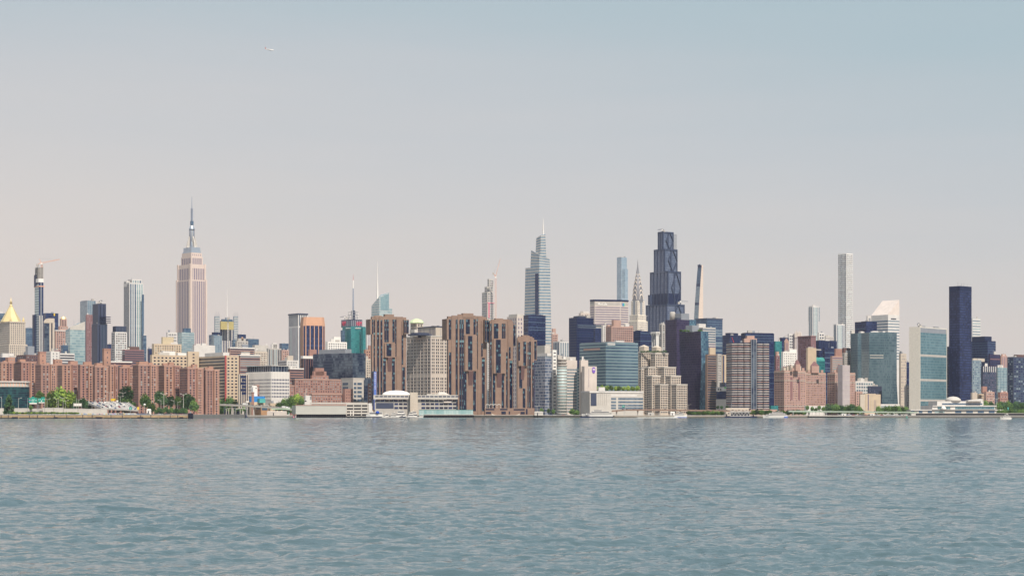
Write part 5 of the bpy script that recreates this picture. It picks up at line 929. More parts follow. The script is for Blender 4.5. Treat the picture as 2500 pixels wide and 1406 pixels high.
# ---------------------------------------------------------------- brick hospital and riverside buildings left of the brown towers
gb = G(3.7, 3.3, .42, .42, (WN[2], WN[2], WN[1], WN[0]), 1.2)
std('hospital_building', 'low red brick hospital wing with rows of pale windows, left end', 'hospital', 620, 627, 718, 940, 2400, brick, G(), gb, cornice=pink)
std('hospital_building', 'main red brick hospital block with central stepped tower', 'hospital', 712, 720, 836, 925, 2460, brick, G(), gb, tiers=[(758, 762, 802, 916, brick, None, gb, 5), (766, 770, 791, 898, brick), (762, 766, 797, 906, brick)], cornice=pink)
std('hospital_building', 'low red brick hospital wing right of the small white tower', 'hospital', 755, 762, 862, 961, 2380, brick, G(), gb, cornice=pink)
std('hospital_building', 'square red brick end pavilion between hospital and white wing', 'hospital', 836, 842, 862, 949, 2400, brick, None, G(4, 4, .3, .3))
s = Bd('hospital_building', 'white concrete wing with five rows of wide dark windows', 'hospital', 862, 2420, 36); k = s.blk(834, 862, 888, 927, lconc)
for j in range(5):
    y = 934+j*10
    s.strip(k, 'R', 864, 870, y, y+5.6, g_blue, 'window', .15); s.strip(k, 'R', 872.5, 883, y, y+5.6, g_blue, 'window', .15)
    if j < 2: s.strip(k, 'L', 837, 850, y, y+5.6, g_blue, 'window', .15)
for p in (828, 840, 853): s.strip(k, 'L', p, p+9, 921, 925, g_navy, 'roof_window', .1) if 0 else None
q = s.blk(832, 862, 890, 922, conc, 927, dd=3, part='plant_storey'); s.style(q, 'L', BD(4, .7, WX)); s.style(q, 'R', BD(4, .7, WX)); s.done()
s = Bd('science_building', 'white finned science building with dark glass roof storey', 'building', 662, 2380, 40); k = s.blk(600, 662, 707, 907, white); q = s.blk(603, 662, 704, 893, g_smoke, 908, dd=3, part='roof_storey')
for sd, nb in (('L', 22), ('R', 12)):
    f = s.face(k, sd); ln = math.hypot(f[1][0]-f[0][0], f[1][1]-f[0][1])
    for j in range(6): z_ = s.z(925+j*8.2, 2385); s.item('window_band', f, .5, ln-.5, z_-2.2, z_, g_navy, .1)
    for i in range(nb): h = (i+.5)*ln/nb; s.item('fin', f, h-.35, h+.35, s.z(975), k['z1'], whitep, .4)
    f = s.face(q, sd); ln = math.hypot(f[1][0]-f[0][0], f[1][1]-f[0][1])
    for i in range(nb//2): h = (i+.5)*ln/(nb//2); s.item('roof_fin', f, h-.3, h+.3, q['z0'], q['z1'], steel, .3)
s.m('roof_edge').box(q['x0']-1, q['x1']+1, q['y0']-1, q['y1']+1, q['z1'], q['z1']+.8, white); s.done()
s = Bd('science_building', 'dark glass and cream striped lower block left of the finned science building', 'building', 584, 2370, 36); k = s.blk(581, 584, 607, 913, cream); s.style(k, 'R', V(2.6, .5, WX, .6, 0, 1))
for j in range(6): s.strip(k, 'R', 588+(j % 2)*2, 601, 917+j*8, 922.5+j*8, g_night, 'wide_window', .3)
s.done()
s = Bd('round_tower', 'small white tower with rounded top against the brick hospital wing', 'tower', 623, 2350); b = MB(); z_ = s.z(941); b.prism([(-3, 0), (3.2, 0), (3.2, 5), (-3, 5)], -1, z_-3, whitep); b.loft([[(x, y, z) for x, z in [(-3, z_-3), (3.2, z_-3), (2.8, z_-1.2), (1.5, z_), (-1.3, z_-.1), (-2.6, z_-1.2)]] for y in (0, 5)], whitep); b.build('wall', s.root); s.item('vent_opening', ((-3, 0), (3.2, 0)), 3.6, 5, z_-4, z_-2.6, WN[0]); s.done()
s = Bd('white_tower_house', 'small stepped white tower house with flagpole beside the leafy trees', 'building', 744, 2340, 36); k = s.blk(741, 744, 761, 976, white, dd=0); q = s.blk(743, 746, 760, 965, white, 977, dd=1); s.strip(q, 'R', 757, 758.5, 967, 978, WN[0], 'slot_window', .2); s.strip(k, 'R', 744.5, 748, 977, 980, WN[0], 'window', .2); s.mast(4, 4, q['z1'], s.z(949), .25, .15, whitep, 'flagpole'); s.done()
# pier shed, garage
s = Bd('pier_shed', 'long pale corrugated pier shed over dark piles', 'building', 722, 2250, 4, gz=0); zb, zt = s.z(1011), s.z(988); x1 = s.along(0, 0, 845, s.u)
cor = solid('corrugated_sheet', (.52, .50, .45), .6, .2, vary=.06); s.m('wall').prism([(0, 0), (x1, 0), (x1, 28), (-6, 28)], zb, [zt-.8, zt+.3, zt+.3, zt-.8], cor)
for j in range(46): s.item('sheet_rib', ((0, 0), (x1, 0)), (j+.5)*x1/46-.12, (j+.5)*x1/46+.12, zb+.1, zt-1, lconc, .15)
s.m('roof_edge').prism([(-.5, -.4), (x1+.3, -.4), (x1+.3, 1), (-.5, 1)], zt-.8, [zt-.3, zt+.8, zt+.8, zt-.3], pink)
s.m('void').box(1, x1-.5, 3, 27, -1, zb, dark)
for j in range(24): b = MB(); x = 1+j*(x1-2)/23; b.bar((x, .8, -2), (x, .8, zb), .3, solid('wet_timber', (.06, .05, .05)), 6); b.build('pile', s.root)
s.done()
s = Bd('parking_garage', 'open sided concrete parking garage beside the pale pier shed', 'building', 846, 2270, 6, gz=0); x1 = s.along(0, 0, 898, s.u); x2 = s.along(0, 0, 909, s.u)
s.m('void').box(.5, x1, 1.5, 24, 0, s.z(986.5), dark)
for y in (984.5, 992, 999.5, 1006.5): b = MB(); z_ = s.z(y); b.box(0, x1+1, 0, 25, z_-1.9, z_, lconc); b.build('deck', s.root)
for x in (0, x1*.33, x1*.7, x1): b = MB(); b.box(x-.5, x+.5, -.4, .6, -1, s.z(985), lconc); b.build('column', s.root)
s.m('stair_tower').box(x1+1, x2, -.6, 10, 0, s.z(984), white); s.m('roof_deck').prism([(-45, 12), (x1, 12), (x1, 40), (-45, 40)], s.z(986), s.z(982), conc)
for x in (5, 8, 32, 36): b = MB(); b.bar((x, -3, -2), (x, -3, s.z(1003)), .6, whitep, 8); b.build('mooring_pile', s.root)
s.done()
# school with white dome
s = Bd('river_school', 'low concrete river school with white shell dome and square tower', 'building', 915, 2270, 5, gz=1.5)
k = s.blk(913, 915, 1114, 976, conc, part='wall', wl=30); b_ = s.blk(910, 912, 1118, 964, lconc, 974, dd=-3, part='eave_band', wl=34, roof=False)
for j in range(20): s.item('eave_window', s.face(b_, 'R'), 2+j*5.2, 6.2+j*5.2, b_['z1']-2.6, b_['z1']-1, dgrey, .1)
for y0, a in ((975.5, 918), (983.5, 963), (993, 963)):
    for p in range(a, 1112, 11):
        if 998 < p+10 and p < 1021: continue
        s.strip(k, 'R', p, p+9, y0, y0+5, WN[0] if (p//11) % 3 else g_navy, 'window', .2)
s.strip(k, 'R', 918, 961, 983, 997, dgrey, 'shutter_wall', .15)
q = s.blk(999, 1001.5, 1020, 957.5, cream, dd=-5, part='square_tower', wl=14); s.strip(k, 'R', 1083, 1102, 979.5, 983, pale, 'awning', 2)
x, y = s.loc(*P(967.5, 0, 2285)[:2]); dz = b_['z1']; prof = [(math.cos(t), math.sin(t)) for t in np.linspace(0, 1.5, 8)]
rings = [[(x+17.5*c_*math.cos(a), y+11*c_*math.sin(a), dz+5.8*s_**.9) for a in np.linspace(0, 6.283, 29)[:-1]] for c_, s_ in prof]; s.m('shell_dome').loft(rings, solid('dome_white', (.86, .82, .76), .5, vary=.02), True)
s.m('roof_hut').prism([(x+38, y), (x+66, y), (x+66, y+10), (x+38, y+10)], dz, [dz+1.5, dz+1, dz+1, dz+1.5], lconc); s.m('skylight').prism([(x+52, y), (x+64, y), (x+66, y+8), (x+50, y+8)], dz+1, dz+4, lconc, [(x+53, y+3), (x+60, y+3), (x+60, y+6), (x+53, y+6)]); s.done()
s = Bd('glass_pavilion', 'long green tinted glass promenade wall on the pier beside the school', 'building', 1023, 2245, 3, gz=1.5); x1 = s.along(0, 0, 1155, s.u); s.m('glass_wall').box(0, x1, 0, 4, 0, s.z(1000.5), g_rail); s.m('frame').box(-.2, x1+.2, -.3, 4.2, s.z(1000.5), s.z(1000), teal); s.done()
# plaza base of the brown towers
s = Bd('plaza_deck', 'brick plaza deck with wavy white canopy at the foot of the brown towers', 'building', 1184, 2310, 4, gz=1.5); x1 = s.along(0, 0, 1305, s.u); s.m('wall').box(0, x1, 0, 18, -1, s.z(996), brown)
for a, c, y0, y1 in ((1186, 1207, 997.5, 1001), (1221, 1239, 997.5, 1001), (1254, 1281, 998, 1001.5), (1186, 1199, 1005, 1010), (1224, 1235, 1004, 1011), (1242, 1245, 1004, 1011), (1271, 1281, 1005, 1011), (1284, 1288, 998, 1011)): s.strip(dict(x0=0, x1=x1, y0=0, y1=18), 'R', a, c, y0, y1, WN[0], 'opening', .1)
b = MB(); xs = np.linspace(1, s.along(0, 0, 1223, s.u), 25); zs = [s.z(988)+.9*abs(math.sin(i*.52)) for i in range(25)]; b.loft([[(x, y, z) for x, z in zip(xs, zs)]+[(x, y, z-.5) for x, z in zip(xs[::-1], zs[::-1])] for y in (2, 9)], whitep); b.build('wavy_canopy', s.root)
for x in xs[::6]: b = MB(); b.bar((x, 3, s.z(996)), (x, 3, s.z(989)), .2, whitep); b.build('canopy_post', s.root)
for a in (1200, 1255): x = s.along(0, 0, a, s.u); b = MB(); b.prism([(x, -2), (x+7, -2), (x+7, -.2), (x, -.2)], 0, [3.4 if a < 1210 else .4, .4 if a < 1210 else 3.4, .4 if a < 1210 else 3.4, 3.4 if a < 1210 else .4], cream); b.build('stair_ramp', s.root)
s.done()
# small riverside houses on the left
s = Bd('ferry_cafe', 'orange timber waterfront pavilion with dark windows', 'building', 637, 2300, 20, gz=2); k = s.blk(608, 637, 655, 990, solid('orange_timber', (.42, .24, .13)), roof=False); s.m('flat_roof').box(-1, k['x1']+1, -1, k['y1']+1, k['z1'], k['z1']+.7, lconc); s.strip(k, 'L', 610, 635, 993, 1000, WN[0], 'window', .2); s.strip(k, 'R', 639, 653, 991, 1001, g_blue, 'window', .2); s.done()
s = Bd('brick_chimney', 'round red brick chimney beside the blue wrapped building', 'chimney', 617, 2320); s.m('shaft').lathe(0, 0, [(2.0, -1), (1.6, s.z(960)), (2.1, s.z(959)), (2.1, s.z(957))], brick, 12, False); s.done()
s = Bd('wrapped_building', 'low building wrapped in bright blue sheeting with teal corner', 'building', 612, 2340, 30, gz=2); k = s.blk(608, 612, 647, 981, tan); s.blk(608, 612, 646.5, 967, lblue, yb=981, dd=1, part='blue_sheeting'); q = s.blk(632, 634, 648, 973, teal, yb=983, dd=-2, part='teal_sheeting', wl=8); s.done()
for a, c, d_, y, lb in ((598, 602, 628, 983, 'grey pitched shed left of the brick chimney'), (655, 660, 690, 984, 'tan flat shed between the blue wrapped building and the trees')):
    s = Bd('riverside_shed', lb, 'shed', c, 2350); k = s.blk(a, c, d_, y, conc if a < 600 else tan); s.m('gable_roof').prism([(k['x0'], k['y0']), (k['x1'], k['y0']), (k['x1'], k['y1']), (k['x0'], k['y1'])], k['z1'], k['z1']+2.5, lconc, [(k['x0'], (k['y0']+k['y1'])/2-.3), (k['x1'], (k['y0']+k['y1'])/2-.3), (k['x1'], (k['y0']+k['y1'])/2+.3), (k['x0'], (k['y0']+k['y1'])/2+.3)]) if a < 600 else s.clutter(k, 1); s.done()
s = Bd('fuel_station', 'pale green flat canopy of a waterfront fuel station on posts', 'canopy', 663, 2270, 5, gz=2); x1 = s.along(0, 0, 709, s.u); z_ = s.z(997); s.m('canopy').box(0, x1, 0, 8, z_-1, z_, solid('canopy_green', (.42, .58, .40)))
for j in range(4): b = MB(); b.bar((2+j*(x1-4)/3, 3, 0), (2+j*(x1-4)/3, 3, z_-1), .3, teal); b.build('post', s.root)
s.done()
std('road_office', 'low pale building with paired dark windows beside the white truss terminal', 'building', 1770, 1773, 1828, 995.5, 2300, cream, None, G(6, 3.6, .5, .4, WX, 1)); std('retaining_house', 'blank cream wall house behind young trees under the brick towers', 'building', 1964, 1967, 2018, 990, 2380, white); std('red_podium', 'low pink brick podium at the foot of the striped tower', 'building', 1828, 1832, 1898, 999, 2330, pink, None, BD(5, .3))
std('riverside_shed', 'low dark green glass shed right of the black slab foot', 'shed', 1878, 1882, 1900, 990, 2420, g_teal)
# ---------------------------------------------------------------- land, water, sea walls
def px(p, D): return (p-CX)/F*D
SH = [(-900, 2290), (467, 2290), (600, 2266), (905, 2262), (1035, 2258), (1160, 2255), (1320, 2250), (1500, 2245), (1700, 2240), (2000, 2225), (2240, 2200), (2560, 2180), (3600, 2180)]
shore = [(px(p, D), D) for p, D in SH]
b = MB(); n = len(shore); b.poly([(x, y, GZ) for x, y in shore]+[(5900, 2180, GZ), (5900, 7900, GZ), (-5900, 7900, GZ), (-5900, 2290, GZ)], [tuple(range(n+4))], solid('city_ground', (.20, .19, .18), scale=.03)); b.build('ground', kind='structure')
x1 = px(463, 1855); b = MB(); b.box(-2600, x1-.3, 1856, 2289, -1, 3.9, solid('yard_asphalt', (.24, .22, .20), scale=.05)); b.build('riverside_yard', kind='structure')
# water: real waves, coarser with distance
def build_water():
    rng = np.random.default_rng(3); ny, nx = 1400, 1000
    Y = 56*np.exp(np.linspace(0, math.log(2420/56), ny)); S = np.linspace(-1, 1, nx)
    yy = np.repeat(Y[:, None], nx, 1); xx = S[None, :]*(.34*Y[:, None]+14); zz = np.zeros_like(yy); dy = Y*(math.log(2420/56)/ny)
    yy = yy.astype(np.float32); xx = xx.astype(np.float32); zz = zz.astype(np.float32)
    pat = .5+.5*np.sin(xx*.021+yy*.035+1)*np.sin(yy*.058-xx*.013+.6*np.sin(xx*.05)); pat = (.62+.6*pat+.22*np.sin(xx*.13+.4*np.sin(yy*.1))*np.sin(yy*.09+2)).astype(np.float32)
    for i in range(110):
        lam = .33*(1.030**i)*rng.uniform(.9, 1.1); th = rng.normal(math.pi/2+.2, .75); kx, ky = math.cos(th)*2*math.pi/lam, math.sin(th)*2*math.pi/lam
        r1 = ny if lam > 3 else int(np.searchsorted(dy, lam/1.6))
        if r1 < 2: continue
        att = np.clip((lam/1.6-dy[:r1])/(lam/1.6)*2.5, 0, 1)[:, None].astype(np.float32) if lam <= 3 else 1
        amp = (.0080*lam if lam < 1.2 else .0096*(lam/1.2)**.4)*rng.uniform(.5, 1.4)
        ph = np.float32(kx)*xx[:r1]+np.float32(ky)*yy[:r1]+np.float32(rng.uniform(0, 6.28)); s_ = np.sin(ph+.35*np.cos(ph)); g = .6+.4*np.sin(xx[:r1]*np.float32(rng.uniform(.05, .4))+yy[:r1]*np.float32(rng.uniform(.03, .2))+i)
        zz[:r1] += (np.float32(amp)*s_*att*g*pat[:r1]).astype(np.float32)
    def swell(x0, y0, x2, y2, a, wd, wob, seed):
        t = (xx-x0)/(x2-x0); yc = y0+(y2-y0)*t+wob*np.sin(xx*.11+seed)+wob*.6*np.sin(xx*.31+seed*2); e_ = np.exp(-((yy-yc)/wd)**2)
        return a*e_*(.55+.45*np.sin(xx*.17+seed)*np.sin(xx*.06+1.7*seed))*(.55+.45*np.sin(xx*.53+yy*.2+seed)*np.sin(xx*.29-seed))
    zz += swell(-38, 114, 42, 200, .5, 1.5, 1.2, 1.3)+swell(-38, 106, 42, 186, -.16, 3, 1.2, 1.3)+swell(-32, 108, 22, 130, .24, 1.4, 1, 4)+swell(-20, 76, 25, 92, .16, 1.0, .7, 2.2)+swell(-10, 150, 60, 215, .2, 2, 2, 3.1)
    me = bpy.data.meshes.new('water'); me.vertices.add(nx*ny); me.vertices.foreach_set('co', np.stack([xx, yy, zz], -1).astype(np.float32).ravel())
    i = np.arange((ny-1)*nx).reshape(ny-1, nx)[:, :-1].ravel(); q = np.stack([i, i+1, i+nx+1, i+nx], -1).astype(np.int32)
    me.loops.add(q.size); me.loops.foreach_set('vertex_index', q.ravel()); me.polygons.add(len(q)); me.polygons.foreach_set('loop_start', np.arange(0, q.size, 4, dtype=np.int32)); me.polygons.foreach_set('loop_total', np.full(len(q), 4, np.int32))
    me.polygons.foreach_set('use_smooth', np.ones(len(q), bool)); me.update(); return me
m, n_, l_, bs = base('river_water', .06, 0, .5)
bs.inputs['IOR'].default_value = 1.55; t = nd(n_, 'ShaderNodeTexCoord')
na = nd(n_, 'ShaderNodeTexNoise'); na.inputs['Scale'].default_value = .012; na.inputs['Detail'].default_value = 4; mp = nd(n_, 'ShaderNodeMapping'); mp.inputs['Scale'].default_value = (.35, 1.6, 1)
l_.new(t.outputs['Object'], mp.inputs[0]); l_.new(mp.outputs[0], na.inputs[0])
c = nd(n_, 'ShaderNodeMix', data_type='RGBA'); c.inputs[6].default_value = (.052, .086, .098, 1); c.inputs[7].default_value = (.078, .112, .120, 1); l_.new(na.outputs[0], c.inputs[0]); l_.new(c.outputs[2], bs.inputs['Base Color'])
rr_ = nd(n_, 'ShaderNodeMapRange'); rr_.inputs['From Min'].default_value = .35; rr_.inputs['From Max'].default_value = .65; rr_.inputs['To Min'].default_value = .2; rr_.inputs['To Max'].default_value = 1.0; l_.new(na.outputs[0], rr_.inputs[0])
prev = None
for sc_, ds, st_ in ((.4, 1.2, .5), (2.2, .10, .5), (6, .03, .5)):
    a = nd(n_, 'ShaderNodeTexNoise'); a.inputs['Scale'].default_value = sc_; a.inputs['Detail'].default_value = 5; mp = nd(n_, 'ShaderNodeMapping'); mp.inputs['Scale'].default_value = (.55, 1.3, 1); mp.inputs['Rotation'].default_value = (0, 0, .25)
    l_.new(t.outputs['Object'], mp.inputs[0]); l_.new(mp.outputs[0], a.inputs[0]); bu = nd(n_, 'ShaderNodeBump'); bu.inputs['Distance'].default_value = ds; bu.inputs['Strength'].default_value = st_; l_.new(a.outputs[0], bu.inputs['Height'])
    if prev: l_.new(prev.outputs[0], bu.inputs['Normal'])
    prev = bu
l_.new(prev.outputs[0], bs.inputs['Normal'])
wm = build_water(); wm.materials.append(m); link('water', wm, kind='structure')
b = MB(); b.poly([(-5900, -90, -.9), (5900, -90, -.9), (5900, 2600, -.9), (-5900, 2600, -.9)], [(0, 1, 2, 3)], m); b.build('open_water', kind='structure')

wt = solid('wet_stone', (.075, .07, .06), .6); rust = solid('rusty_timber', (.42, .29, .17), .8, vary=.3, scale=.25); wet = solid('wet_timber', (.06, .05, .05))
def wall(label, pts, zt, mt, zm=.9, cap=lconc, dep=1.5):
    """sea wall: dry wall above, wet dark foot, coping"""
    root = link('sea_wall', None, loc=(pts[0][0], pts[0][1], 0), label=label, cat='sea wall'); ox, oy = pts[0]
    for (n1, z0, z1, m_, o) in (('wall', zm, zt-.5, mt, 0), ('wet_foot', -1.5, zm, wt, -.25), ('coping', zt-.5, zt, cap, -.4)):
        b = MB(); vs = [(x-ox, y-oy+o, z) for x, y in pts for z in (z0, z1)]+[(x-ox, y-oy+dep, z) for x, y in pts for z in (z0, z1)]; k = len(pts); fs = []
        for i in range(k-1): a = 2*i; fs += [(a, a+2, a+3, a+1), (a+1, a+3, a+3+2*k, a+1+2*k)]
        b.poly(vs, fs, m_); b.build(n1, root)
    return root
wall('grey stone sea wall below the elevated road left of the ferry landing', [(px(p, D-1.6), D-1.6) for p, D in ((467, 2290), (600, 2266), (720, 2264))], GZ+.5, conc)
wall('sea wall along the foot of the brown riverside towers', [(px(p, D-1.6), D-1.6) for p, D in SH[4:8]], GZ+.6, wt, 1.6)
wall('tan sea wall along the river drive left of the truss terminal', [(px(p, D-1.6), D-1.6) for p, D in SH[7:10]], GZ+.5, cream, 1.1)
wall('long grey sea wall in front of the white assembly hall', [(px(p, D-1.6), D-1.6) for p, D in SH[9:13]], GZ+.3, conc, 1.0)
# left pier
s = Bd('timber_pier', 'long rusty timber faced pier at the lower left edge of the city', 'pier', 467, 1850, 0, gz=0); x0 = -2300
s.m('fender_face').box(x0, 0, -.3, 4, 1.2, 3.5, rust); s.m('wet_base').box(x0, -.5, 0, 4, -1.5, 1.2, wt); s.m('pier_cap').box(x0, .3, -.6, 5, 3.5, 4.3, conc)
for j in range(40): x = -3-j*9.5+rnd.uniform(-2, 2); b = MB(); b.box(x, x+.7, -.6, 0, .2, 3.9, wet if j % 3 else rust); b.build('fender_post', s.root)
for j in range(9): x = -12-j*42; b = MB(); b.box(x, x+4+j % 3*2, -.45, 0, 0, 1.7, dark); b.build('drain_opening', s.root)
b = MB(); b.box(-3, 1, -1.4, 6, -1, 5.4, dark); b.build('corner_fender', s.root)
b = MB()
for j in range(24): b.bar((-1-j*1.6, 4, 4.3), (-1-j*1.6, 4, 5.6), .12, navy)
b.bar((0, 4, 5.6), (-38, 4, 5.6), .12, navy); b.bar((0, 4, 5), (-38, 4, 5), .1, navy); b.build('railing', s.root); s.done()

# ---------------------------------------------------------------- trees
lg = [solid('leaf_bright', (.30, .40, .06), .7, vary=.3, scale=.6), solid('leaf_mid', (.13, .22, .045), .7, vary=.3, scale=.6)]
dg = [solid('leaf_dark', (.04, .095, .035), .7, vary=.3, scale=.6), solid('leaf_deep', (.07, .14, .045), .7, vary=.3, scale=.6)]
bark = solid('bark', (.12, .09, .07))
def crown_mesh(seed, w_, h, lv, cone=False):
    r = random.Random(seed); b = MB(); cl = []
    if cone:
        for i in range(60): t = r.random(); a = r.uniform(0, 6.28); q = (1-t)*w_*.5*r.uniform(.5, 1)+.2; cl.append((q*math.cos(a), q*math.sin(a), t*h, .5+.5*(1-t)))
    else:
        for i in range(46):
            while 1:
                x, y, z = (r.uniform(-1, 1) for _ in range(3))
                if .25 < x*x+y*y+z*z < 1: break
            cl.append((x*w_*.42, y*w_*.42, h*.5+z*h*.42*(1 if z > 0 else .8), r.uniform(.7, 1.25)))
    for (cx, cy, cz, q) in cl:
        m_ = r.choice(lv); R1 = w_*.19*q if not cone else w_*.12*q+.25
        for k in range(26):
            d = Vector((r.gauss(0, 1), r.gauss(0, 1), r.gauss(0, .8))).normalized()*R1*r.uniform(.6, 1.1); c = Vector((cx, cy, cz))+d; a = Vector((r.gauss(0, 1), r.gauss(0, 1), r.gauss(0, 1))).normalized(); e_ = a.orthogonal().normalized(); s_ = w_*.055*r.uniform(.6, 1.3)+.1
            b.poly([c-a*s_, c-e_*s_*.7, c+a*s_, c+e_*s_*.7], [(0, 1, 2, 3)], m_)
    return b.mesh('crown')
def trunk_mesh(seed, h):
    r = random.Random(seed); b = MB(); b.bar((0, 0, -.5), (0, 0, h*.45), .32, bark, 7, .2)
    for i in range(5): a = r.uniform(0, 6.28); b.bar((0, 0, h*(.25+.04*i)), (math.cos(a)*h*.22, math.sin(a)*h*.22, h*r.uniform(.5, .7)), .15, bark, 5, .05)
    return b.mesh('trunk')
KT = {}
for kind, lv in (('bright', lg), ('mid', [lg[1], dg[1]]), ('dark', dg)): KT[kind] = [(crown_mesh(i*7+len(kind), 10, 8.5, lv), trunk_mesh(i, 10)) for i in range(3)]
KT['cone'] = [(crown_mesh(5, 9, 12, dg, True), trunk_mesh(5, 10))]
tcount = [0]
def tree(p, yt, wpx, D, kind, label, group=None, gz=None, yb=None):
    zb = (P(p, yb, D)[2] if yb else (gz if gz is not None else GZ)); zt = P(p, yt, D)[2]; h = max(2.5, zt-zb); w_ = wpx/F*D; cm_, tm = KT[kind][tcount[0] % len(KT[kind])]; tcount[0] += 1
    nm = 'conifer_tree' if kind == 'cone' else 'broadleaf_tree' if h > 4.6 else 'shrub'
    r = link(nm, None, loc=(px(p, D), D, zb), rz=rnd.uniform(0, 6.28), label=label, cat='tree' if h > 4.6 else 'shrub', group=group)
    ch = min(h*.9, w_*1.35) if kind != 'cone' else h*.93
    c = link('crown', cm_, r, (0, 0, h-ch)); c.scale = (w_/10, w_/10, ch/(8.8 if kind != 'cone' else 12.2)); t_ = link('trunk', tm, r); t_.scale = (min(1, w_/9), min(1, w_/9), h/10)
tree(22, 965, 36, 1900, 'cone', 'dark conifer in front of the teal glass hall at the left edge', gz=3.9)
tree(75, 989, 9, 1905, 'mid', 'young thin tree below the green road signs', gz=3.9)
tree(98, 955, 24, 2150, 'mid', 'mid green tree left of the big bright tree, behind the road signs', gz=4)
for i, (p, y, w_) in enumerate(((129, 951, 34), (149, 945, 40), (169, 951, 34), (138, 962, 34), (160, 958, 36), (122, 974, 24), (178, 972, 24), (150, 975, 34), (166, 980, 30))): tree(p, y, w_, 2130+i*3, 'bright', 'bright spring green tree in the big clump before the brick blocks', 'big bright green tree clump', gz=4)
for i, (p, y, w_) in enumerate(((188, 975, 18), (200, 971, 20), (212, 978, 16), (182, 986, 14), (222, 985, 14))): tree(p, y, w_, 2110, 'dark', 'dark green tree between the bright clump and the ramp', 'dark trees left of the ramp', gz=4)
tree(306, 940, 40, 2160, 'dark', 'big round dark green tree above the ramp', gz=4); tree(308, 968, 44, 2150, 'mid', 'wide lower tree under the big round dark one', gz=4)
tree(355, 961, 26, 2160, 'mid', 'mid green tree right of the ramp in front of the brick block', gz=4); tree(388, 953, 24, 2165, 'dark', 'tall dark tree left of the tall double arm lamp', gz=4); tree(400, 963, 22, 2160, 'dark', 'dark tree right behind the tall double arm lamp', gz=4); tree(415, 966, 22, 2165, 'dark', 'small round dark tree right of the tall lamp', gz=4); tree(433, 968, 18, 2160, 'mid', 'low mid green tree between two dark ones', gz=4); tree(457, 960, 36, 2170, 'dark', 'large dark tree under the second last brick block', gz=4); tree(474, 976, 22, 2160, 'mid', 'low tree right of the large dark tree', gz=4)
for i, p in enumerate((508, 521, 534, 547, 560, 573)): tree(p, (978, 973, 970, 973, 968, 976)[i], 22, 2400, 'mid', 'mid green tree in the row behind the elevated road', 'tree row under the beige hospital wing')
tree(371, 983, 20, 1960, 'mid', 'single fresh green tree on the left pier yard', gz=3.9)
for i in range(13): tree(382+i*6, 995+rnd.uniform(-3, 4), 10, 1880+i, 'dark' if i % 3 else 'mid', 'dark bush on the end of the left pier', 'bushes on the pier end', gz=3.9)
for i in range(14): tree(478+i*9, 996+rnd.uniform(-3, 3), 13, 2330-i, 'mid' if i % 2 else 'dark', 'green bush under the elevated road', 'bushes under the elevated road')
for i in range(24): tree(28+i*7, 1005.5+rnd.uniform(-1, 1), 9, 1866, 'bright' if i % 2 else 'mid', 'low weed bush along the pier edge', 'weeds along the pier edge', gz=4.1)
for i, (p, y, w_) in enumerate(((682, 980, 18), (695, 972, 20), (709, 967, 22), (724, 960, 20), (734, 967, 18), (716, 980, 26), (700, 985, 22))): tree(p, y, w_, 2320+i, 'mid' if i != 3 else 'bright', 'leafy tree in the clump left of the small white tower', 'tree clump before the brick hospital')
for i, p in enumerate((1322, 1339, 1351)): tree(p, 996+i, 9, 2275, 'mid', 'small tree at the foot of the glass hospital tower', 'small trees on the drive')
tree(1398, 997, 16, 2270, 'mid', 'round green tree left of the docked white ship'); tree(1409, 1001, 12, 2268, 'mid', 'smaller tree beside the round one left of the docked ship')
for i, p in enumerate((1459, 1470, 1482, 1492, 1504, 1512, 1523, 1534, 1545, 1556)): tree(p, 940+rnd.uniform(-2, 3), 11, 2400, 'bright', 'roof garden tree on the pale hospital block', 'roof garden trees on the hospital block', yb=956)
for i in range(16): tree(1566+i*4, 855.5+rnd.uniform(-1, 2), 5, 2452, 'dark', 'tiny roof terrace shrub on the stepped beige tower', 'roof terrace shrubs of the stepped tower', yb=861)
for i, p in enumerate((1662, 1667, 1673, 1680, 1707, 1712)): tree(p, 804+(i % 2)*1.5, 7, 2462, 'mid', 'roof shrub on the bent plum glass tower', 'roof shrubs of the bent tower', yb=811)
for i, p in enumerate((1682, 1694, 1706, 1717, 1728, 1740, 1752, 1762)): tree(p, 1002+rnd.uniform(-1, 2), 13, 2262, 'mid', 'small tree below the elevated drive right of the ferry', 'trees below the elevated drive')
for i, p in enumerate((1752, 1762, 1775)): tree(p, 990, 8, 2320, 'dark', 'bush on the wall by the low pale road office', 'bushes by the road office', yb=999)
for i, p in enumerate((1838, 1847, 1858, 1868, 1880, 1898, 1912, 1925, 1938, 1950, 1962)): tree(p, 1000+rnd.uniform(-2, 3), 16, 2280+i, 'dark' if i % 2 else 'mid', 'riverside tree behind the big excursion boat', 'riverside trees behind the excursion boat')
for i, p in enumerate((1971, 1983, 1992, 2000, 2010)): tree(p, 989+(i % 3)*3, 9, 2330, 'mid', 'thin young tree against the cream wall', 'young trees at the cream wall')
for i in range(9): tree(2022+i*9.5, 986+rnd.uniform(-2, 4), 17, 2350+i, 'mid' if i % 3 else 'dark', 'tree in the park row left of the tan power house', 'park trees left of the power house')
for i in range(9): tree(2146+i*8, 991+rnd.uniform(-2, 3), 16, 2340+i, 'mid', 'tree in the park row right of the tan power house', 'park trees right of the power house')
tree(2407, 978, 16, 2440, 'mid', 'tree just behind the right end of the assembly hall'); tree(2419, 980, 16, 2440, 'dark', 'dark tree second behind the assembly hall end')
for i in range(9): tree(2436+i*9, 980+rnd.uniform(-3, 3), 20, 2400+i*3, 'dark' if i % 3 else 'mid', 'dense dark park tree at the right edge', 'park trees at the right edge')
for i in range(9): tree(2440+i*8, 999.5, 13, 2260, 'mid', 'clipped hedge bush in the park at the right edge', 'hedge bushes at the right edge')

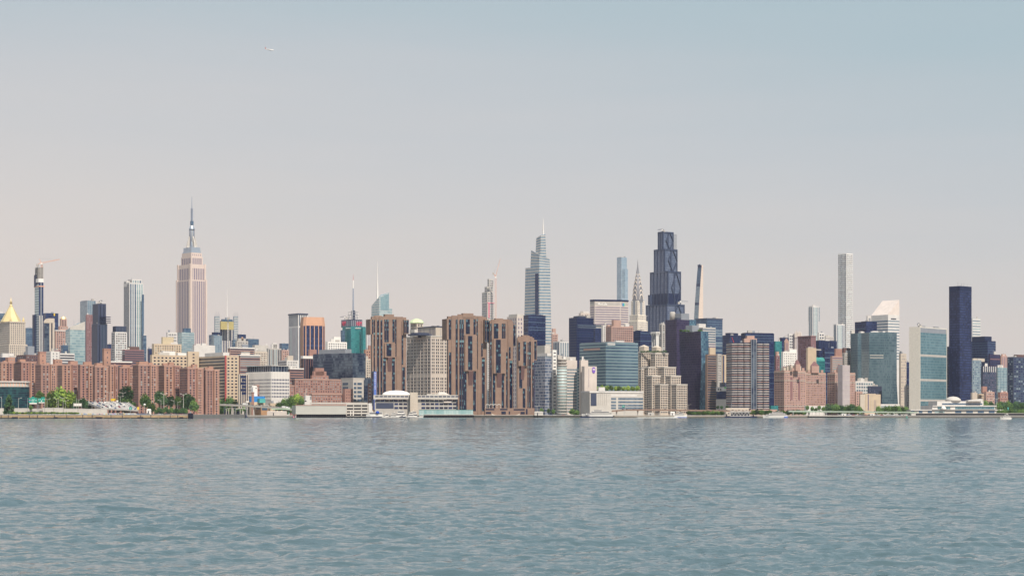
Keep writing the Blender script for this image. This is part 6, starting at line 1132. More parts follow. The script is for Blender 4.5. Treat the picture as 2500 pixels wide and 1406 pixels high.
# ---------------------------------------------------------------- elevated roads, ramp, yard walls
tyre = solid('tyre_rubber', (.02, .02, .022)); asph = solid('asphalt', (.12, .115, .11))
def viaduct(label, pts, mt, wide=9, colstep=26, drop=1.5, nm='elevated_road'):
    root = link(nm, None, loc=(*P(*pts[0])[:2], GZ), label=label, cat='elevated road'); ox, oy = P(*pts[0])[:2]
    W = [P(*p) for p in pts]; W = [(x-ox, y-oy, z-GZ) for x, y, z in W]
    for n1, z0, z1, y0, y1, m_ in (('deck', -drop, -.2, 0, wide, mt), ('roadway', -.2, 0, .4, wide-.4, asph), ('parapet', -.2, .9, 0, .35, mt)):
        b = MB(); b.loft([[(x, y+y0, z+z0), (x, y+y1, z+z0), (x, y+y1, z+z1), (x, y+y0, z+z1)] for x, y, z in W], m_); b.build(n1, root)
    L_ = W[-1][0]-W[0][0]; x = W[0][0]+6
    while x < W[-1][0]-2:
        for (a, c) in zip(W, W[1:]):
            if a[0] <= x <= c[0]: t = (x-a[0])/(c[0]-a[0]); y = a[1]+(c[1]-a[1])*t; z = a[2]+(c[2]-a[2])*t; b = MB(); b.box(x-.6, x+.6, y+1.5, y+wide-1.5, -1, z-drop, conc); b.box(x-.8, x+.8, y+.3, y+wide-.3, z-drop-1.1, z-drop, mt); b.build('pier', root)
        x += colstep
    return root
def on(pts, t):
    n1 = len(pts)-1; i = min(int(t*n1), n1-1); f_ = t*n1-i; a, c = pts[i], pts[i+1]; return tuple(a[q]+(c[q]-a[q])*f_ for q in range(3))
V1 = [(288, 984, 2255), (400, 984.5, 2262), (500, 986, 2270), (600, 989.5, 2280), (680, 995, 2288), (722, 1001, 2290)]
V2 = [(1494, 1003, 2262), (1530, 1000.5, 2262), (1600, 1000, 2262), (1700, 1001.5, 2262), (1775, 1003, 2262), (1835, 1004, 2262)]
V3 = [(1925, 1004, 2262), (2000, 1004.5, 2262), (2120, 1005.5, 2250), (2240, 1006.5, 2240)]
viaduct('grey elevated highway crossing behind the left pier, full of cars', V1, solid('weathered_deck', (.27, .25, .225))); viaduct('low brown elevated drive behind the docked white ship and ferry', V2, brown, drop=1.0); viaduct('thin greenish elevated drive below the tan power house', V3, solid('green_deck', (.36, .42, .34)), drop=.7, colstep=20)
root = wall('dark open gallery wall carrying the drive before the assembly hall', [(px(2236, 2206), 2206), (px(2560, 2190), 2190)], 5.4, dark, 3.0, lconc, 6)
# ramp
C4 = [Vector(P(207, 981.5, 2150)), Vector(P(306, 978, 2190)), Vector(P(338, 1001, 1965)), Vector(P(246, 996, 1985))]
def rp(u, v): return C4[0].lerp(C4[1], u).lerp(C4[3].lerp(C4[2], u), v)
root = link('road_ramp', None, loc=tuple(C4[3]), label='sloping concrete ramp packed with traffic right of the road signs', cat='road ramp'); b = MB(); dn = Vector((0, 0, -1.3)); o = C4[3]
b.poly([p-o for p in C4]+[p-o+dn for p in C4], [(3, 2, 1, 0), (0, 1, 5, 4), (1, 2, 6, 5), (2, 3, 7, 6), (3, 0, 4, 7)], conc); b.build('deck', root)
for q, (i, j) in enumerate(((3, 0), (1, 2))):
    b = MB(); up = Vector((0, 0, 1)); sd = Vector((.35, 0, 0)); b.poly([C4[i]-o, C4[j]-o, C4[j]-o+up, C4[i]-o+up, C4[i]-o+sd, C4[j]-o+sd, C4[j]-o+up+sd, C4[i]-o+up+sd], [(0, 1, 2, 3), (7, 6, 5, 4), (3, 2, 6, 7), (0, 3, 7, 4)], white); b.build('parapet', root)
for v in (.1, .35, .6, .85):
    for u in (.05, .5): p = rp(u, v)-o; b = MB(); b.box(p.x-.8, p.x+.8, p.y-.8, p.y+.8, 3.9-o.z, p.z-1.3, conc); b.build('column', root)
for i, (a, c, y, lb) in enumerate(((-60, 76, 997, 'leftmost piece under the glass hall'), (76, 103, 998, 'short piece under the road signs'), (103, 131, 996, 'raised piece left of the twin lamps'), (131, 155, 996, 'raised piece below the twin lamps'), (155, 190, 998, 'piece left of the gantry'), (190, 262, 998.5, 'piece before the ramp foot'))):
    s = Bd('retaining_wall', 'pale concrete retaining wall, '+lb, 'wall', a, 1945, 0, gz=3.9); x1 = s.along(0, 0, c, s.u); s.m('wall').box(.2, x1-.2, 0, 1, -.3, s.z(y), lconc); s.m('coping').box(0, x1, -.2, 1.2, s.z(y), s.z(y)+.4, white)
    for j in range(max(1, int(x1/7))): s.item('panel_joint', ((0, 0), (x1, 0)), j*7+3, j*7+3.2, .2, s.z(y)-.1, conc, .06)
    s.done()
s = Bd('graffiti_wall', 'low painted barrier with colourful patches along the pier road', 'barrier', 186, 1872, 0, gz=3.9); x1 = s.along(0, 0, 332, s.u); s.m('wall').box(0, x1, 0, .6, -.2, 1.6, lconc)
cols = [solid('mural_'+n1, c_, vary=.1, scale=1) for n1, c_ in (('violet', (.36, .24, .42)), ('ochre', (.55, .40, .10)), ('blue', (.18, .26, .42)), ('pink', (.52, .30, .32)), ('ice', (.45, .55, .58)), ('ink', (.05, .05, .09)))]
for j in range(26): x = .5+j*(x1-2)/26; s.item('mural_patch', ((0, 0), (x1, 0)), x, x+rnd.uniform(1.2, 2.2), .1, rnd.uniform(.9, 1.5), rnd.choice(cols), .06)
s.done()
# signs
def sign(label, p0, p1, y0, y1, D, ypost, m_, marks=(), posts=(0, 1), tab=None, gz=3.9):
    x0, x1 = px(p0, D), px(p1, D); z0, z1 = P(0, y1, D)[2], P(0, y0, D)[2]; root = link('road_sign', None, loc=(x0, D, gz), label=label, cat='sign'); zz_ = lambda y: P(0, y, D)[2]-gz
    b = MB(); b.box(0, x1-x0, -.15, .1, z0-gz, z1-gz, m_)
    if tab: b.box(px(tab[0], D)-x0, px(tab[1], D)-x0, -.15, .1, z1-gz, zz_(tab[2]), m_)
    b.build('sign_panel', root)
    for t_ in posts: b = MB(); b.bar((t_*(x1-x0), .2, 0), (t_*(x1-x0), .2, z1-gz), .22, steel, 6); b.build('post', root)
    for (a, c, y2, y3, mm) in marks: b = MB(); b.box(px(a, D)-x0, px(c, D)-x0, -.24, -.15, zz_(y3), zz_(y2), mm); b.build('marking', root)
W1 = whitep; lgr = solid('sign_text_green', (.45, .62, .56), .5)
sign('larger green road sign with small shield left of the trees', 70, 91, 971, 983, 1935, 0, green, [(71.5, 74.5, 975.5, 977.3, pk), (71.5, 74.5, 977.3, 979.5, blue), (77, 84, 976.3, 978.2, lgr), (86.5, 89.5, 976.3, 978.2, lgr), (79, 81, 973.8, 975, lgr), (82.6, 84.2, 973, 975, lgr), (77.5, 83.5, 980, 981.2, lgr), (72, 90, 983, 986, W1)], (-.12, 1), (76.5, 84, 968))
sign('smaller green road sign with white arrow right of the larger one', 93, 109.5, 972, 981.5, 1935, 0, green, [(93.6, 95, 974, 976, lgr), (97, 99, 974, 976, lgr), (103.5, 105, 974, 976, lgr), (107, 109, 974, 976, lgr), (100.5, 102.5, 977, 980.5, W1), (94.5, 108.5, 981.5, 983.5, W1)], (0.1, .95), (101, 109, 969))
sign('grey lattice gantry sign right of the bright trees', 179, 200, 984, 991.5, 1990, 0, conc, [(181, 198, 985.5, 990, W1)], (.05, .95))
sign('small green exit sign among the cars at the ramp foot', 315, 322.5, 993.5, 1000, 1925, 0, green, [(316.5, 321, 995.5, 996.6, lgr), (316.5, 320, 997.6, 998.6, lgr)], (.5,)); sign('small yellow warning sign right of the green exit sign', 335, 339.5, 993, 1000, 1925, 0, yellow, [], (.5,))
sign('grey message board over the road right of the dark round tree', 332, 342, 965, 969, 2240, 0, grey, [], (.5,)); sign('green sign on a pole above the docked white ship', 1519, 1525, 989, 994, 2255, 0, green, [(1520, 1524, 990.5, 991.5, lgr)], (.8,), gz=GZ)
# lamps
def lamp_meshes():
    b = MB(); b.bar((0, 0, 0), (0, 0, 10), .18, lconc, 6, .1); P1 = b.mesh('pole'); b = MB(); b.bar((0, 0, 9.6), (2.6, 0, 10.6), .12, lconc, 5); A1 = b.mesh('arm'); b = MB(); b.box(2.2, 3.6, -.25, .25, 10.45, 10.75, white); return P1, A1, b.mesh('lamp_head')
LP = lamp_meshes()
LMP = [(4, 968, 1000, 1960, 'L', 'lamp behind the conifer, left arm'), (45, 971, 1000, 1960, 'R', 'lamp right of the conifer before the glass hall'), (115, 973, 998, 1970, 'LR', 'lamp right of the green road signs'), (139, 972, 998, 1960, 'L', 'single arm lamp before the bright trees'), (154, 970, 998, 1960, 'LR', 'double arm lamp before the bright trees'),
       (160, 977, 999, 1950, 'R', 'single arm lamp right of the double one'), (143, 972, 998, 1990, '', 'bare pole among the lamps before the bright trees'), (187, 970, 999, 1970, '', 'bare tall pole by the grey gantry'), (192, 974, 999, 1970, 'R', 'lamp by the grey gantry'), (216, 974, 990, 2060, 'L', 'lamp at the left side of the ramp'), (232, 975, 998, 2000, 'R', 'short lamp on the ramp'),
       (248, 972, 1004, 1950, 'LR', 'lamp in front of the ramp traffic'), (259, 972, 990, 2090, 'L', 'lamp in the middle of the ramp'), (268, 957, 985, 2120, 'LR', 'tallest double lamp on the ramp'), (294, 967, 985, 2130, 'LR', 'lower double lamp near the dark round tree'), (300, 958, 984, 2150, 'LR', 'higher double lamp near the dark round tree'), (352, 975, 990, 2240, 'LR', 'double lamp by the right end of the ramp'),
       (372, 977, 988, 2250, 'L', 'low lamp over the elevated highway left part'), (400, 960, 1003, 1960, 'LR', 'tall double lamp on the pier yard'), (393, 976, 1003, 1970, 'L', 'lower lamp beside the tall pier lamp'), (425, 977, 1003, 1990, 'L', 'lamp left of the pier end'), (448, 961, 1002, 1990, 'LR', 'double lamp near the pier end'), (434, 980, 1003, 1990, 'R', 'small lamp near the pier end'),
       (490, 963, 986, 2280, 'LR', 'double lamp on the highway under the last brick blocks'), (531, 965, 987, 2285, 'LR', 'double lamp on the highway before the beige wing'), (1312, 990, 1012, 2256, 'LR', 'lamp between brown tower and glass hospital'), (1385, 990, 1012, 2256, 'L', 'lamp on the drive before the banded tower'), (1527, 988, 1008, 2256, 'R', 'tall lamp above the docked ship stern'), (1681, 987, 1001, 2264, 'LR', 'lamp on the drive by the bent tower'), (2433, 972, 1003, 2300, 'LR', 'tall thin pole at the park by the right edge')]
for p, y0, y1, D, arms, lb in LMP:
    x, _, zb = P(p, y1, D); h = P(p, y0, D)[2]-zb; r = link('street_lamp', None, loc=(x, D, zb), label='pale '+lb, cat='street lamp', group='street lamps along the drive'); k = max(.5, h/10.6)
    o = link('pole', LP[0], r); o.scale = (k, k, h/10)
    for a in arms:
        o = link('arm', LP[1], r, rz=math.pi if a == 'L' else 0); o.scale = (1, 1, h/10.6); o = link('lamp_head', LP[2], r, rz=math.pi if a == 'L' else 0); o.scale = (1, 1, h/10.6)
for p, y, D, lb in ((350, 966, 2230, 'white round tank ball on a pole left of the two dark trees'), (419, 974, 2240, 'white ball on a pole over the highway, left one'), (448.5, 974.5, 2240, 'white ball on a pole over the highway, right one'), (353, 988, 2000, 'white ball on a pole at the ramp foot')):
    x, _, z_ = P(p, y, D); r = link('ball_mast', None, loc=(x, D, z_-14), label=lb, cat='mast'); b = MB(); b.lathe(0, 0, [(.1, 13), (1, 13.4), (1.4, 14.2), (1, 15), (.1, 15.4)], whitep, 10); b.build('ball', r); b = MB(); b.bar((0, 0, 0), (0, 0, 13.2), .18, lconc, 6); b.build('pole', r)

# ---------------------------------------------------------------- vehicles
CC = [('white', (.75, .73, .70)), ('silver', (.45, .46, .48)), ('black', (.02, .022, .035)), ('blue', (.05, .10, .25)), ('red', (.35, .03, .04)), ('grey', (.15, .16, .19)), ('yellow', (.70, .46, .03))]
wg = solid('car_glass', (.02, .03, .05), .1, 0, .8, 0)
def car_proto(col, van=False):
    m_ = solid('car_paint_'+col[0], col[1], .3, .2, .6, .02); b = MB(); h = 2.3 if van else .82; pr = [(-2.2, .3), (-2.25, .75), (-1.9, .88), (2.0, .86), (2.3, .6), (2.3, .3)] if not van else [(-2.6, .35), (-2.6, 2.4), (1.4, 2.4), (2.0, 1.4), (2.7, 1.2), (2.7, .35)]
    b.loft([[(x, y, z) for x, z in pr] for y in (-.9, .9)], m_); body = b.mesh('body'); b = MB()
    if van: b.loft([[(1.45, y, 2.2), (1.95, y, 1.45), (.8, y, 1.45), (.8, y, 2.2)] for y in (-.93, .93)], wg)
    else: b.loft([[(x, y, z) for x, z in [(-1.6, .87), (-1.2, 1.42), (.5, 1.45), (1.2, .87)]] for y in (-.8, .8)], wg)
    gl = b.mesh('windows'); rf = None
    if not van: b = MB(); b.box(-1.15, .5, -.78, .78, 1.4, 1.5, m_); rf = b.mesh('roof')
    b = MB(); b.loft([[(.34*math.cos(t), y, .34*math.sin(t)) for t in np.linspace(0, 6.283, 11)[:-1]] for y in (-.12, .12)], tyre); return body, gl, rf, b.mesh('wheel')
CP = {c_[0]: car_proto(c_) for c_ in CC}; VP = {c_[0]: car_proto(c_, True) for c_ in (CC[0], CC[5], CC[6])}
def car(x, y, z, rz, col, label, van=False, group=None, sc_=1, nm=None):
    me = (VP if van else CP)[col]; r = link(nm or ('delivery_van' if van else 'car'), None, loc=(x, y, z), rz=rz, label=label, cat='van' if van else 'car', group=group); r.scale = (sc_,)*3
    link('body', me[0], r); link('windows', me[1], r)
    if me[2]: link('roof', me[2], r)
    for a in (-1.4, 1.45):
        for c_ in (-.85, .85): link('wheel', me[3], r, (a, c_, .34))
names = [c_[0] for c_ in CC[:6]]
for j in range(9):
    for i in range(6):
        if rnd.random() < .12: continue
        u, v = .08+i*.165+rnd.uniform(-.02, .02), .04+j*.115+rnd.uniform(-.02, .02); p = rp(u, v); p2 = rp(u, v-.03); c_ = rnd.choice(names); vn = rnd.random() < .12
        car(p.x, p.y, p.z+.05, math.atan2(p2.y-p.y, p2.x-p.x), c_ if not vn else 'white', ('white van' if vn else c_+' car')+' in the traffic jam on the ramp', vn, 'cars on the ramp' if not vn else 'vans on the ramp')
car(*P(279, 974, 2180)[:2], rp(.7, .05).z, .3, 'yellow', 'yellow truck at the top of the ramp', True, sc_=1.5, nm='yellow_truck')
for j in range(46):
    t = (j+.5)/46; q = on(V1, t); x, y, z = P(*q); vn = j in (3, 19, 27, 39, 41); c_ = 'white' if vn else rnd.choice(names); car(x+rnd.uniform(-1, 1), y+2.6, z, 0, c_, ('white van' if vn else c_+' car')+' queued on the elevated highway', vn, ('white vans' if vn else 'cars')+' on the elevated highway', 1.25 if vn else 1.1)
for j in range(16):
    q = on(V2, .15+.8*j/16); x, y, z = P(*q); c_ = rnd.choice(names); car(x, y+2.6, z, 0, c_, c_+' car on the low brown elevated drive', False, 'cars on the brown drive')
for j in range(12):
    q = on(V3, .04+.9*j/12); x, y, z = P(*q); c_ = rnd.choice(names); car(x, y+2.6, z, 0, c_, c_+' car on the greenish elevated drive', False, 'cars on the greenish drive')
for j in range(26):
    p = (28, 38, 58, 122, 134, 178, 186, 200, 203, 220, 224, 244, 268, 280, 292, 301, 309, 318, 328, 336, 345, 352, 360, 392, 406, 440)[j]; D = 1885+(j % 3)*14; x = px(p, D); c_ = 'yellow' if j in (2, 8) else rnd.choice(names); car(x, D, 3.92, rnd.choice((0, math.pi))+rnd.uniform(-.1, .1), c_, c_+' car parked on the left pier yard', False, 'cars parked on the pier yard', 1.1)
for j in range(30):
    p = 2000+j*7.6 if j > 6 else 1345+j*10; D = 2236 if p > 1900 else 2262; z = GZ+.02; c_ = rnd.choice(names); car(px(p, D), D, z, rnd.uniform(-.2, .2), c_, c_+' car by the water '+('below the greenish drive' if p > 1900 else 'left of the docked ship'), False, 'cars along the water '+('right' if p > 1900 else 'centre'))
for j, (a, c, y, m_, lb) in enumerate(((358, 368, 998, whitep, 'white site trailer on the pier yard'), (2200, 2216, 1011, lconc, 'pale trailer under the greenish drive'), (2055, 2066, 1009.5, whitep, 'white tent stall under the greenish drive, left one'), (2125, 2135, 1009.5, whitep, 'white tent stall under the greenish drive, right one'), (1582, 1597, 1007, lconc, 'pale container below the brown drive'), (1637, 1648, 1005, whitep, 'white kiosk right of the pale container'), (1305, 1326, 1004, lconc, 'pale hut at the foot of the glass hospital tower'), (652, 700, 1003.5, pale, 'row of pale sheds under the fuel station canopy'))):
    D = 1900 if j == 0 else 2246 if a < 1900 else 2232; s = Bd('service_hut', lb, 'hut', a, D, 3, gz=3.9 if j == 0 else GZ); x1 = s.along(0, 0, c, s.u); zt = s.z(y); D2 = 0; s.m('wall').box(0, x1, 0, 4, 0, zt*.8, m_); s.m('roof').prism([(-.3, -.3), (x1+.3, -.3), (x1+.3, 4.3), (-.3, 4.3)], zt*.8, zt, m_, [(.6, 1.6), (x1-.6, 1.6), (x1-.6, 2.4), (.6, 2.4)]); s.item('door', ((0, 0), (x1, 0)), x1*.3, x1*.3+1.1, .1, zt*.65, WN[0], .05); s.done()

# ---------------------------------------------------------------- boats and river structures
def boat(label, p0, p1, yw, yt, D, tiers, hull=whitep, nm='yacht', cat='boat', right=True, low=None, hh=None, group=None, mast=True):
    x0, x1 = px(p0, D), px(p1, D); Lh = (x1-x0)/2; k = (P(0, yt, D)[2])/1.0; root = link(nm, None, loc=((x0+x1)/2, D, 0), rz=0 if right else math.pi, label=label, cat=cat, group=group)
    hh = hh or max(1.2, Lh*.16); bw = max(1.6, Lh*.22); rings = []
    for t, w_, zt in ((-1, .8, 1), (-.6, 1, .95), (0, 1, .95), (.5, .85, 1.05), (.8, .5, 1.2), (1, .04, 1.35)):
        rings.append([(t*Lh, -bw*w_, zt*hh), (t*Lh*.96, -bw*w_*.8, -.3), (t*Lh*.96, bw*w_*.8, -.3), (t*Lh, bw*w_, zt*hh)])
    b = MB(); b.loft(rings, hull); b.build('hull', root)
    if low: b = MB(); b.loft([[(x*1.003, y*1.02, z) for (x, y, _), z in zip(r_, (hh*.35, -.25, -.25, hh*.35))] for r_ in rings], low); b.build('hull_stripe', root)
    z = hh; n1 = len(tiers); th = (k-hh*1.0)/(n1+(.8 if mast else 0))
    for i, (a, c) in enumerate(tiers):
        wd = bw*(.85-.1*i); b = MB(); b.loft([[(a*Lh, y, z-.1), (c*Lh, y, z-.1), ((c-.06)*Lh, y*.97, z+th), ((a+.01)*Lh, y*.97, z+th)] for y in (-wd, wd)], whitep); dk = b.build('deckhouse', root)
        b = MB(); b.box((a+.03)*Lh, (c-.07)*Lh, -wd-.06, wd+.06, z+th*.38, z+th*.75, WN[0]); b.build('window_band', dk); b = MB(); b.box((a-.02)*Lh, c*Lh, -wd-.25, wd+.25, z+th, z+th+.18, whitep); b.build('deck_edge', dk); z += th
    if mast: b = MB(); b.bar((tiers[-1][0]*Lh*.5, 0, z), (tiers[-1][0]*Lh*.5-.4, 0, k), .14, whitep, 5); b.box(tiers[-1][0]*Lh*.5-.7, tiers[-1][0]*Lh*.5+.7, -.15, .15, z+(k-z)*.5, z+(k-z)*.5+.2, whitep); b.build('mast', root)
    return root
r = boat('long white ferry with a row of square windows and blue tarpaulin', 894, 938, 1018, 1006, 2240, [(-.8, .7)], nm='ferry', right=False, mast=False, low=navy, hh=3)
b = MB(); b.lathe(0, 0, [(2.3, 0), (2.1, 1.5), (1.2, 2.4), (.2, 2.8)], solid('tarpaulin_blue', (.02, .07, .36)), 7, False); link('blue_tarpaulin', b.mesh('tarp'), None, (px(921.5, 2238), 2238, 5.4), label='deep blue tarpaulin bundle on the long white ferry', cat='tarpaulin')
MY = [(936, 956, 1006, 'small white motor yacht right of the long ferry', 2244), (948, 972, 1004, 'white motor yacht in the marina, second from the left', 2250), (960, 1002, 997, 'largest marina yacht with tall radar arch', 2248), (990, 1014, 1002, 'white sport yacht right of the largest one', 2246), (1000, 1026, 999, 'white flybridge yacht before the square tower', 2252), (1018, 1036, 1010, 'small white boat at the right end of the marina', 2244), (975, 990, 1012, 'small dark hulled boat in front of the largest yacht', 2238), (932, 944, 1011, 'small open white boat at the marina mouth', 2238)]
for i, (a, c, y, lb, D) in enumerate(MY): boat(lb, a, c, 1018, y, D, [(-.7, .5), (-.5, .3)] if c-a > 20 else [(-.6, .3)], hull=navy if i == 6 else whitep, right=i % 2 == 0, group='moored marina boats', low=navy if i % 3 == 0 else None)
boat('big white two deck party ship docked at the hospital', 1420, 1497, 1018, 998, 2236, [(-.92, .75), (-.75, .45), (-.3, .3)], nm='ship', right=False, hh=3.6, low=dgrey)
s = Bd('work_barge', 'low black barge moored at the bow of the docked white ship', 'barge', 1416, 2226, 0, gz=0); s.m('hull').prism([(0, 0), (13, 0), (15, 3), (13, 6), (0, 6)], -.5, 1.3, navy); s.m('rim').box(2, 11, 1, 5, 1.3, 1.9, dark); s.done()
boat('small white and blue ferry throwing a wake, heading right', 1646, 1677, 1020, 1004, 2150, [(-.75, .6), (-.3, .35)], nm='ferry', low=blue, hh=2.6)
r = boat('white three deck excursion boat with blue stern', 1862, 1922, 1020, 1003, 2120, [(-.9, .72), (-.8, .5), (-.6, .25)], nm='excursion_boat', right=False, hh=2.6); b = MB(); b.box(-1, 0, 0, 1, 0, 1, blue)
L_ = px(1922, 2120)-px(1862, 2120); b = MB(); b.box(-L_/2-.1, -L_*.36, -4.2, 4.2, .1, 1.6, blue); b.build('blue_stern', r)
boat('white cabin cruiser moving in front of the right sea wall', 2442, 2469, 1024, 1009, 1620, [(-.8, .45), (-.45, .2)], nm='cabin_cruiser', right=False, hh=1.7)
fm = solid('foam', (.75, .74, .70), .6); b = MB(); r_ = random.Random(4)
for i in range(160):
    t = r_.random()**1.4; x = px(1650-t*95, 2146); y = 2146+r_.gauss(0, 1.2+t*3); w_ = r_.uniform(.6, 2.4)*(1.1-t*.7); z = .28+r_.uniform(0, .15); b.poly([(x-w_, y-.2, z-.3), (x+w_, y-.2, z-.3), (x+w_*.6, y, z+.35*(1-t)), (x-w_*.5, y, z+.3*(1-t)), (x, y+.8, z-.3)], [(0, 1, 2, 3), (3, 2, 4)], fm)
b.build('ferry_wake', label='white foam wake trailing behind the small ferry', cat='wake', kind='stuff')
def piles(label, p0, p1, D, yt, step, dz=1.0, deck=conc, nm='river_pier'):
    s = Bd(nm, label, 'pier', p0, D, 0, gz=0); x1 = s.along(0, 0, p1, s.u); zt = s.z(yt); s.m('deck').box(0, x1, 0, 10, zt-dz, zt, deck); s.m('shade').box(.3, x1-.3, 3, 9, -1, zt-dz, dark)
    for j in range(int(x1/step)+1): b = MB(); b.bar((j*step, .5, -2), (j*step, .5, zt-dz+.1), .32, wet, 6); b.build('pile', s.root)
    s.done()
piles('timber pier on close dark piles in front of the glass promenade wall', 1035, 1157, 2240, 1011, 1.9); piles('low dock on dark piles below the greenish drive', 1975, 2190, 2214, 1014.5, 4.2, .8); piles('short pier stub on piles below the parking garage', 846, 896, 2252, 1014.5, 5, .7)
# ferry landing with curved roof
s = Bd('ferry_landing', 'floating ferry landing with curved grey roof and white canopy', 'landing stage', 547, 2240, 0, gz=0); x1 = s.along(0, 0, 603, s.u); xm = x1*.5; s.m('pontoon').box(-.5, x1+.5, 0, 9, -.5, 1.1, dgrey)
z_ = s.z(1001); pts = [(xm*.55*(1-math.cos(t))*1, z_+2.6*math.sin(t)) for t in np.linspace(0, 1.57, 8)]+[(xm, z_+2.5)]; b = MB(); b.loft([[(x, y, z) for x, z in pts]+[(x, y, z-.4) for x, z in pts[::-1]] for y in (0, 8)], conc); b.build('curved_roof', s.root)
b = MB(); b.loft([[(x, y, z_+1.5+.9*math.sin((x-xm)/(x1-xm)*3.1)) for x in np.linspace(xm, x1, 9)]+[(x, y, z_+1.1+.9*math.sin((x-xm)/(x1-xm)*3.1)) for x in np.linspace(x1, xm, 9)] for y in (-.3, 8)], whitep); b.build('white_canopy', s.root)
for j in range(11): x = j*x1/10; b = MB(); b.box(x-.35, x+.35, .3, 1, 1, z_+(1.4 if j > 4 else .3 if j == 0 else 2), conc if j % 3 else dark); b.build('post', s.root)
for j in range(4): x = 2+j*6.5; b = MB(); b.box(x, x+3.4, 2, 4, 1, z_-1, lconc if j % 2 else dark); b.build('screen_panel', s.root)
s.done()
for p, yt, D, lb, rr in ((524, 993, 2245, 'tall dark mooring pile left of the ferry landing', .7), (549, 994, 2238, 'dark pile at the left end of the ferry landing', .55), (574, 994, 2238, 'dark pile in the middle of the ferry landing', .55), (601, 995, 2238, 'dark pile at the right end of the ferry landing', .5)):
    s = Bd('mooring_pile', lb, 'pile', p, D, gz=0); s.m('shaft').lathe(0, 0, [(rr*2, -1), (rr*2, 2), (rr, 4), (rr, s.z(yt)), (rr*.3, s.z(yt)+.4)], dgrey, 10, False); s.done()
for p, D, lb, m_ in ((577, 2180, 'small orange buoy in front of the ferry landing', orange), (717, 2190, 'small pink buoy near the corner of the pier shed', pk), (2214, 2050, 'small green channel buoy below the right dock', green)):
    s = Bd('buoy', lb, 'buoy', p, D, gz=0); s.m('float').lathe(0, 0, [(.9, -.3), (1, .4), (.5, .9), (.3, 2.2), (.1, 2.4)], m_, 10); s.done()
s = Bd('floating_dock', 'small dark floating dock with white drums left of the mooring pile', 'floating dock', 481, 2230, 0, gz=0); s.m('deck').box(0, 7, 0, 4, .2, 1, wet)
for j in range(3): b = MB(); b.lathe(1+j*2.4, 1, [(.5, 1), (.5, 2), (.2, 2.1)], whitep if j != 2 else dgrey, 8); b.build('drum', s.root)
s.done()
# truss terminal
s = Bd('ferry_terminal', 'white steel truss ferry terminal on dark pontoon left of the excursion boat', 'terminal', 1783, 2190, 0, gz=0); x1 = s.along(0, 0, 1832, s.u); s.m('pontoon').box(-6, x1+8, -1, 9, -.5, 1.6, navy); zt = s.z(1005)
for y in (0, 7):
    b = MB(); b.box(0, x1, y, y+.5, zt-.7, zt, whitep); b.box(0, x1, y, y+.5, 1.6, 2.1, whitep); n = 6
    for j in range(n): a, c = j*x1/n, (j+1)*x1/n; m0 = (a+c)/2; b.bar((a, y+.25, 2), (m0, y+.25, zt-.5), .22, whitep); b.bar((m0, y+.25, zt-.5), (c, y+.25, 2), .22, whitep)
    b.build('truss', s.root)
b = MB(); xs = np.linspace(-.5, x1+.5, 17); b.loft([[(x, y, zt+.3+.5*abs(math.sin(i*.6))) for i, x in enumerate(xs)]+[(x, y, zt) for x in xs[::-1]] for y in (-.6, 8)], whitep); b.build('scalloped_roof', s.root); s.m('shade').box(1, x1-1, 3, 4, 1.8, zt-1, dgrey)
for j in range(4): b = MB(); b.lathe(-4+j*(x1+8)/3, 4, [(.9, -1), (.9, 4), (.4, 4.6)], wet, 8); b.build('pile', s.root)
s.done()
s = Bd('park_monument', 'small green topped monument on white pedestal in the park at the right', 'monument', 2461, 2290); s.m('pedestal').box(-1.6, 1.6, -1.6, 1.6, 0, 6, white); s.m('figure').lathe(0, 0, [(1, 6), (.7, 8), (.9, 9), (.2, 10.4)], teal, 8); s.done()
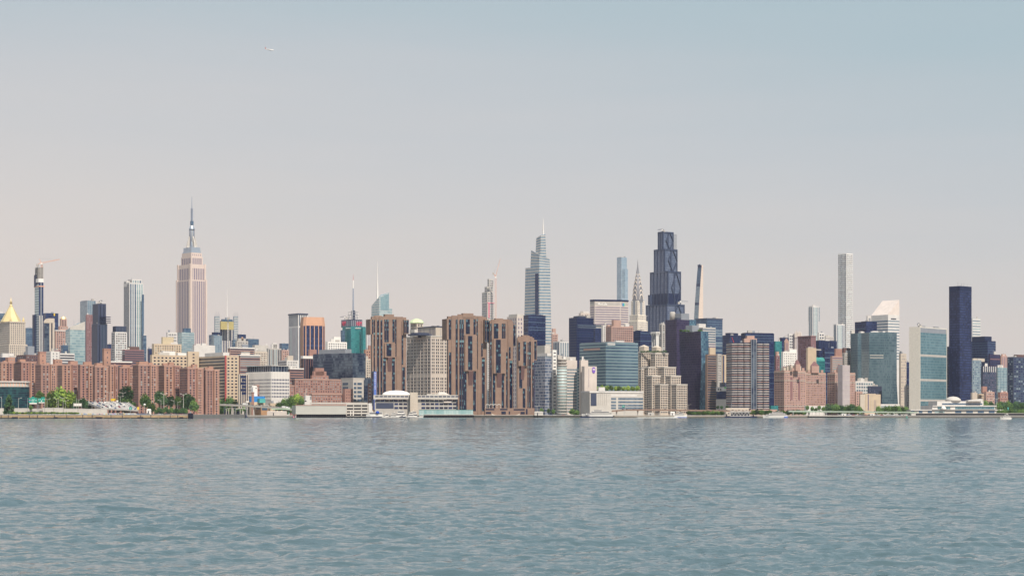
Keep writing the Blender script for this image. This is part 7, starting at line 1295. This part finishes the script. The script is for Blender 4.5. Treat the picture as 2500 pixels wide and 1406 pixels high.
# airliners
def plane(label, p, y, D, L_, heading, pitch):
    x, _, z = P(p, y, D); r = link('airliner', None, loc=(x, D, z), label=label, cat='airplane'); r.rotation_euler = (R_(8), pitch, heading); b = MB(); q = L_/38
    rings = [[(t*q, rr*q*math.cos(a), rr*q*math.sin(a)+up*q) for a in np.linspace(0, 6.283, 13)[:-1]] for t, rr, up in ((-19, .3, 1.2), (-13, 1.4, .4), (-7, 2, 0), (12, 2, 0), (16, 1.5, -.2), (18.4, .7, -.5), (19, .1, -.6))]; b.loft(rings, whitep, True); b.build('fuselage', r)
    for sd in (-1, 1):
        b = MB(); b.loft([[(4*q, sd*1.5*q, -1*q), (-3*q, sd*1.5*q, -1*q), (-3*q, sd*1.5*q, -.4*q), (4*q, sd*1.5*q, -.4*q)], [(-4.5*q, sd*17*q, .9*q), (-6.2*q, sd*17*q, .9*q), (-6.2*q, sd*17*q, 1.1*q), (-4.5*q, sd*17*q, 1.1*q)]], grey); b.build('wing', r)
        b = MB(); b.loft([[(x_*q, sd*6*q+1.1*q*math.cos(a), -2.2*q+1.1*q*math.sin(a)) for a in np.linspace(0, 6.283, 9)[:-1]] for x_ in (0, 4)], grey); b.build('engine', r)
        b = MB(); b.loft([[(-14.5*q, sd*.5*q, .9*q), (-17.5*q, sd*.5*q, .9*q), (-17.5*q, sd*.5*q, 1.2*q), (-14.5*q, sd*.5*q, 1.2*q)], [(-17.5*q, sd*6*q, 1.5*q), (-18.7*q, sd*6*q, 1.5*q), (-18.7*q, sd*6*q, 1.6*q), (-17.5*q, sd*6*q, 1.6*q)]], grey); b.build('tailplane', r)
    b = MB(); b.loft([[(-13*q, yy_, 1.5*q), (-18*q, yy_, 1.5*q), (-19.6*q, yy_, 8*q), (-17.6*q, yy_, 8*q)] for yy_ in (-.2*q, .2*q)], solid('tail_red', (.50, .16, .14), .5)); b.build('tail_fin', r)
plane('small white airliner with reddish tail flying high over the left skyline', 658, 122, 5200, 27, -.12, .13); plane('tiny distant airliner near the top left edge of the sky', 388, 26, 26000, 36, .1, -.05)
# ---------------------------------------------------------------- air
b = MB(); hz = bpy.data.materials.new('haze'); hz.use_nodes = True; hz.node_tree.nodes.clear(); o = hz.node_tree.nodes.new('ShaderNodeOutputMaterial'); v = hz.node_tree.nodes.new('ShaderNodeVolumePrincipled')
v.inputs['Color'].default_value = (.82, .86, 1, 1); v.inputs['Density'].default_value = 0.000022; v.inputs['Anisotropy'].default_value = .0; hz.node_tree.links.new(v.outputs[0], o.inputs['Volume'])
b.box(-6000, 6000, -120, 8000, -4, 1150, hz); b.build('haze', kind='stuff')
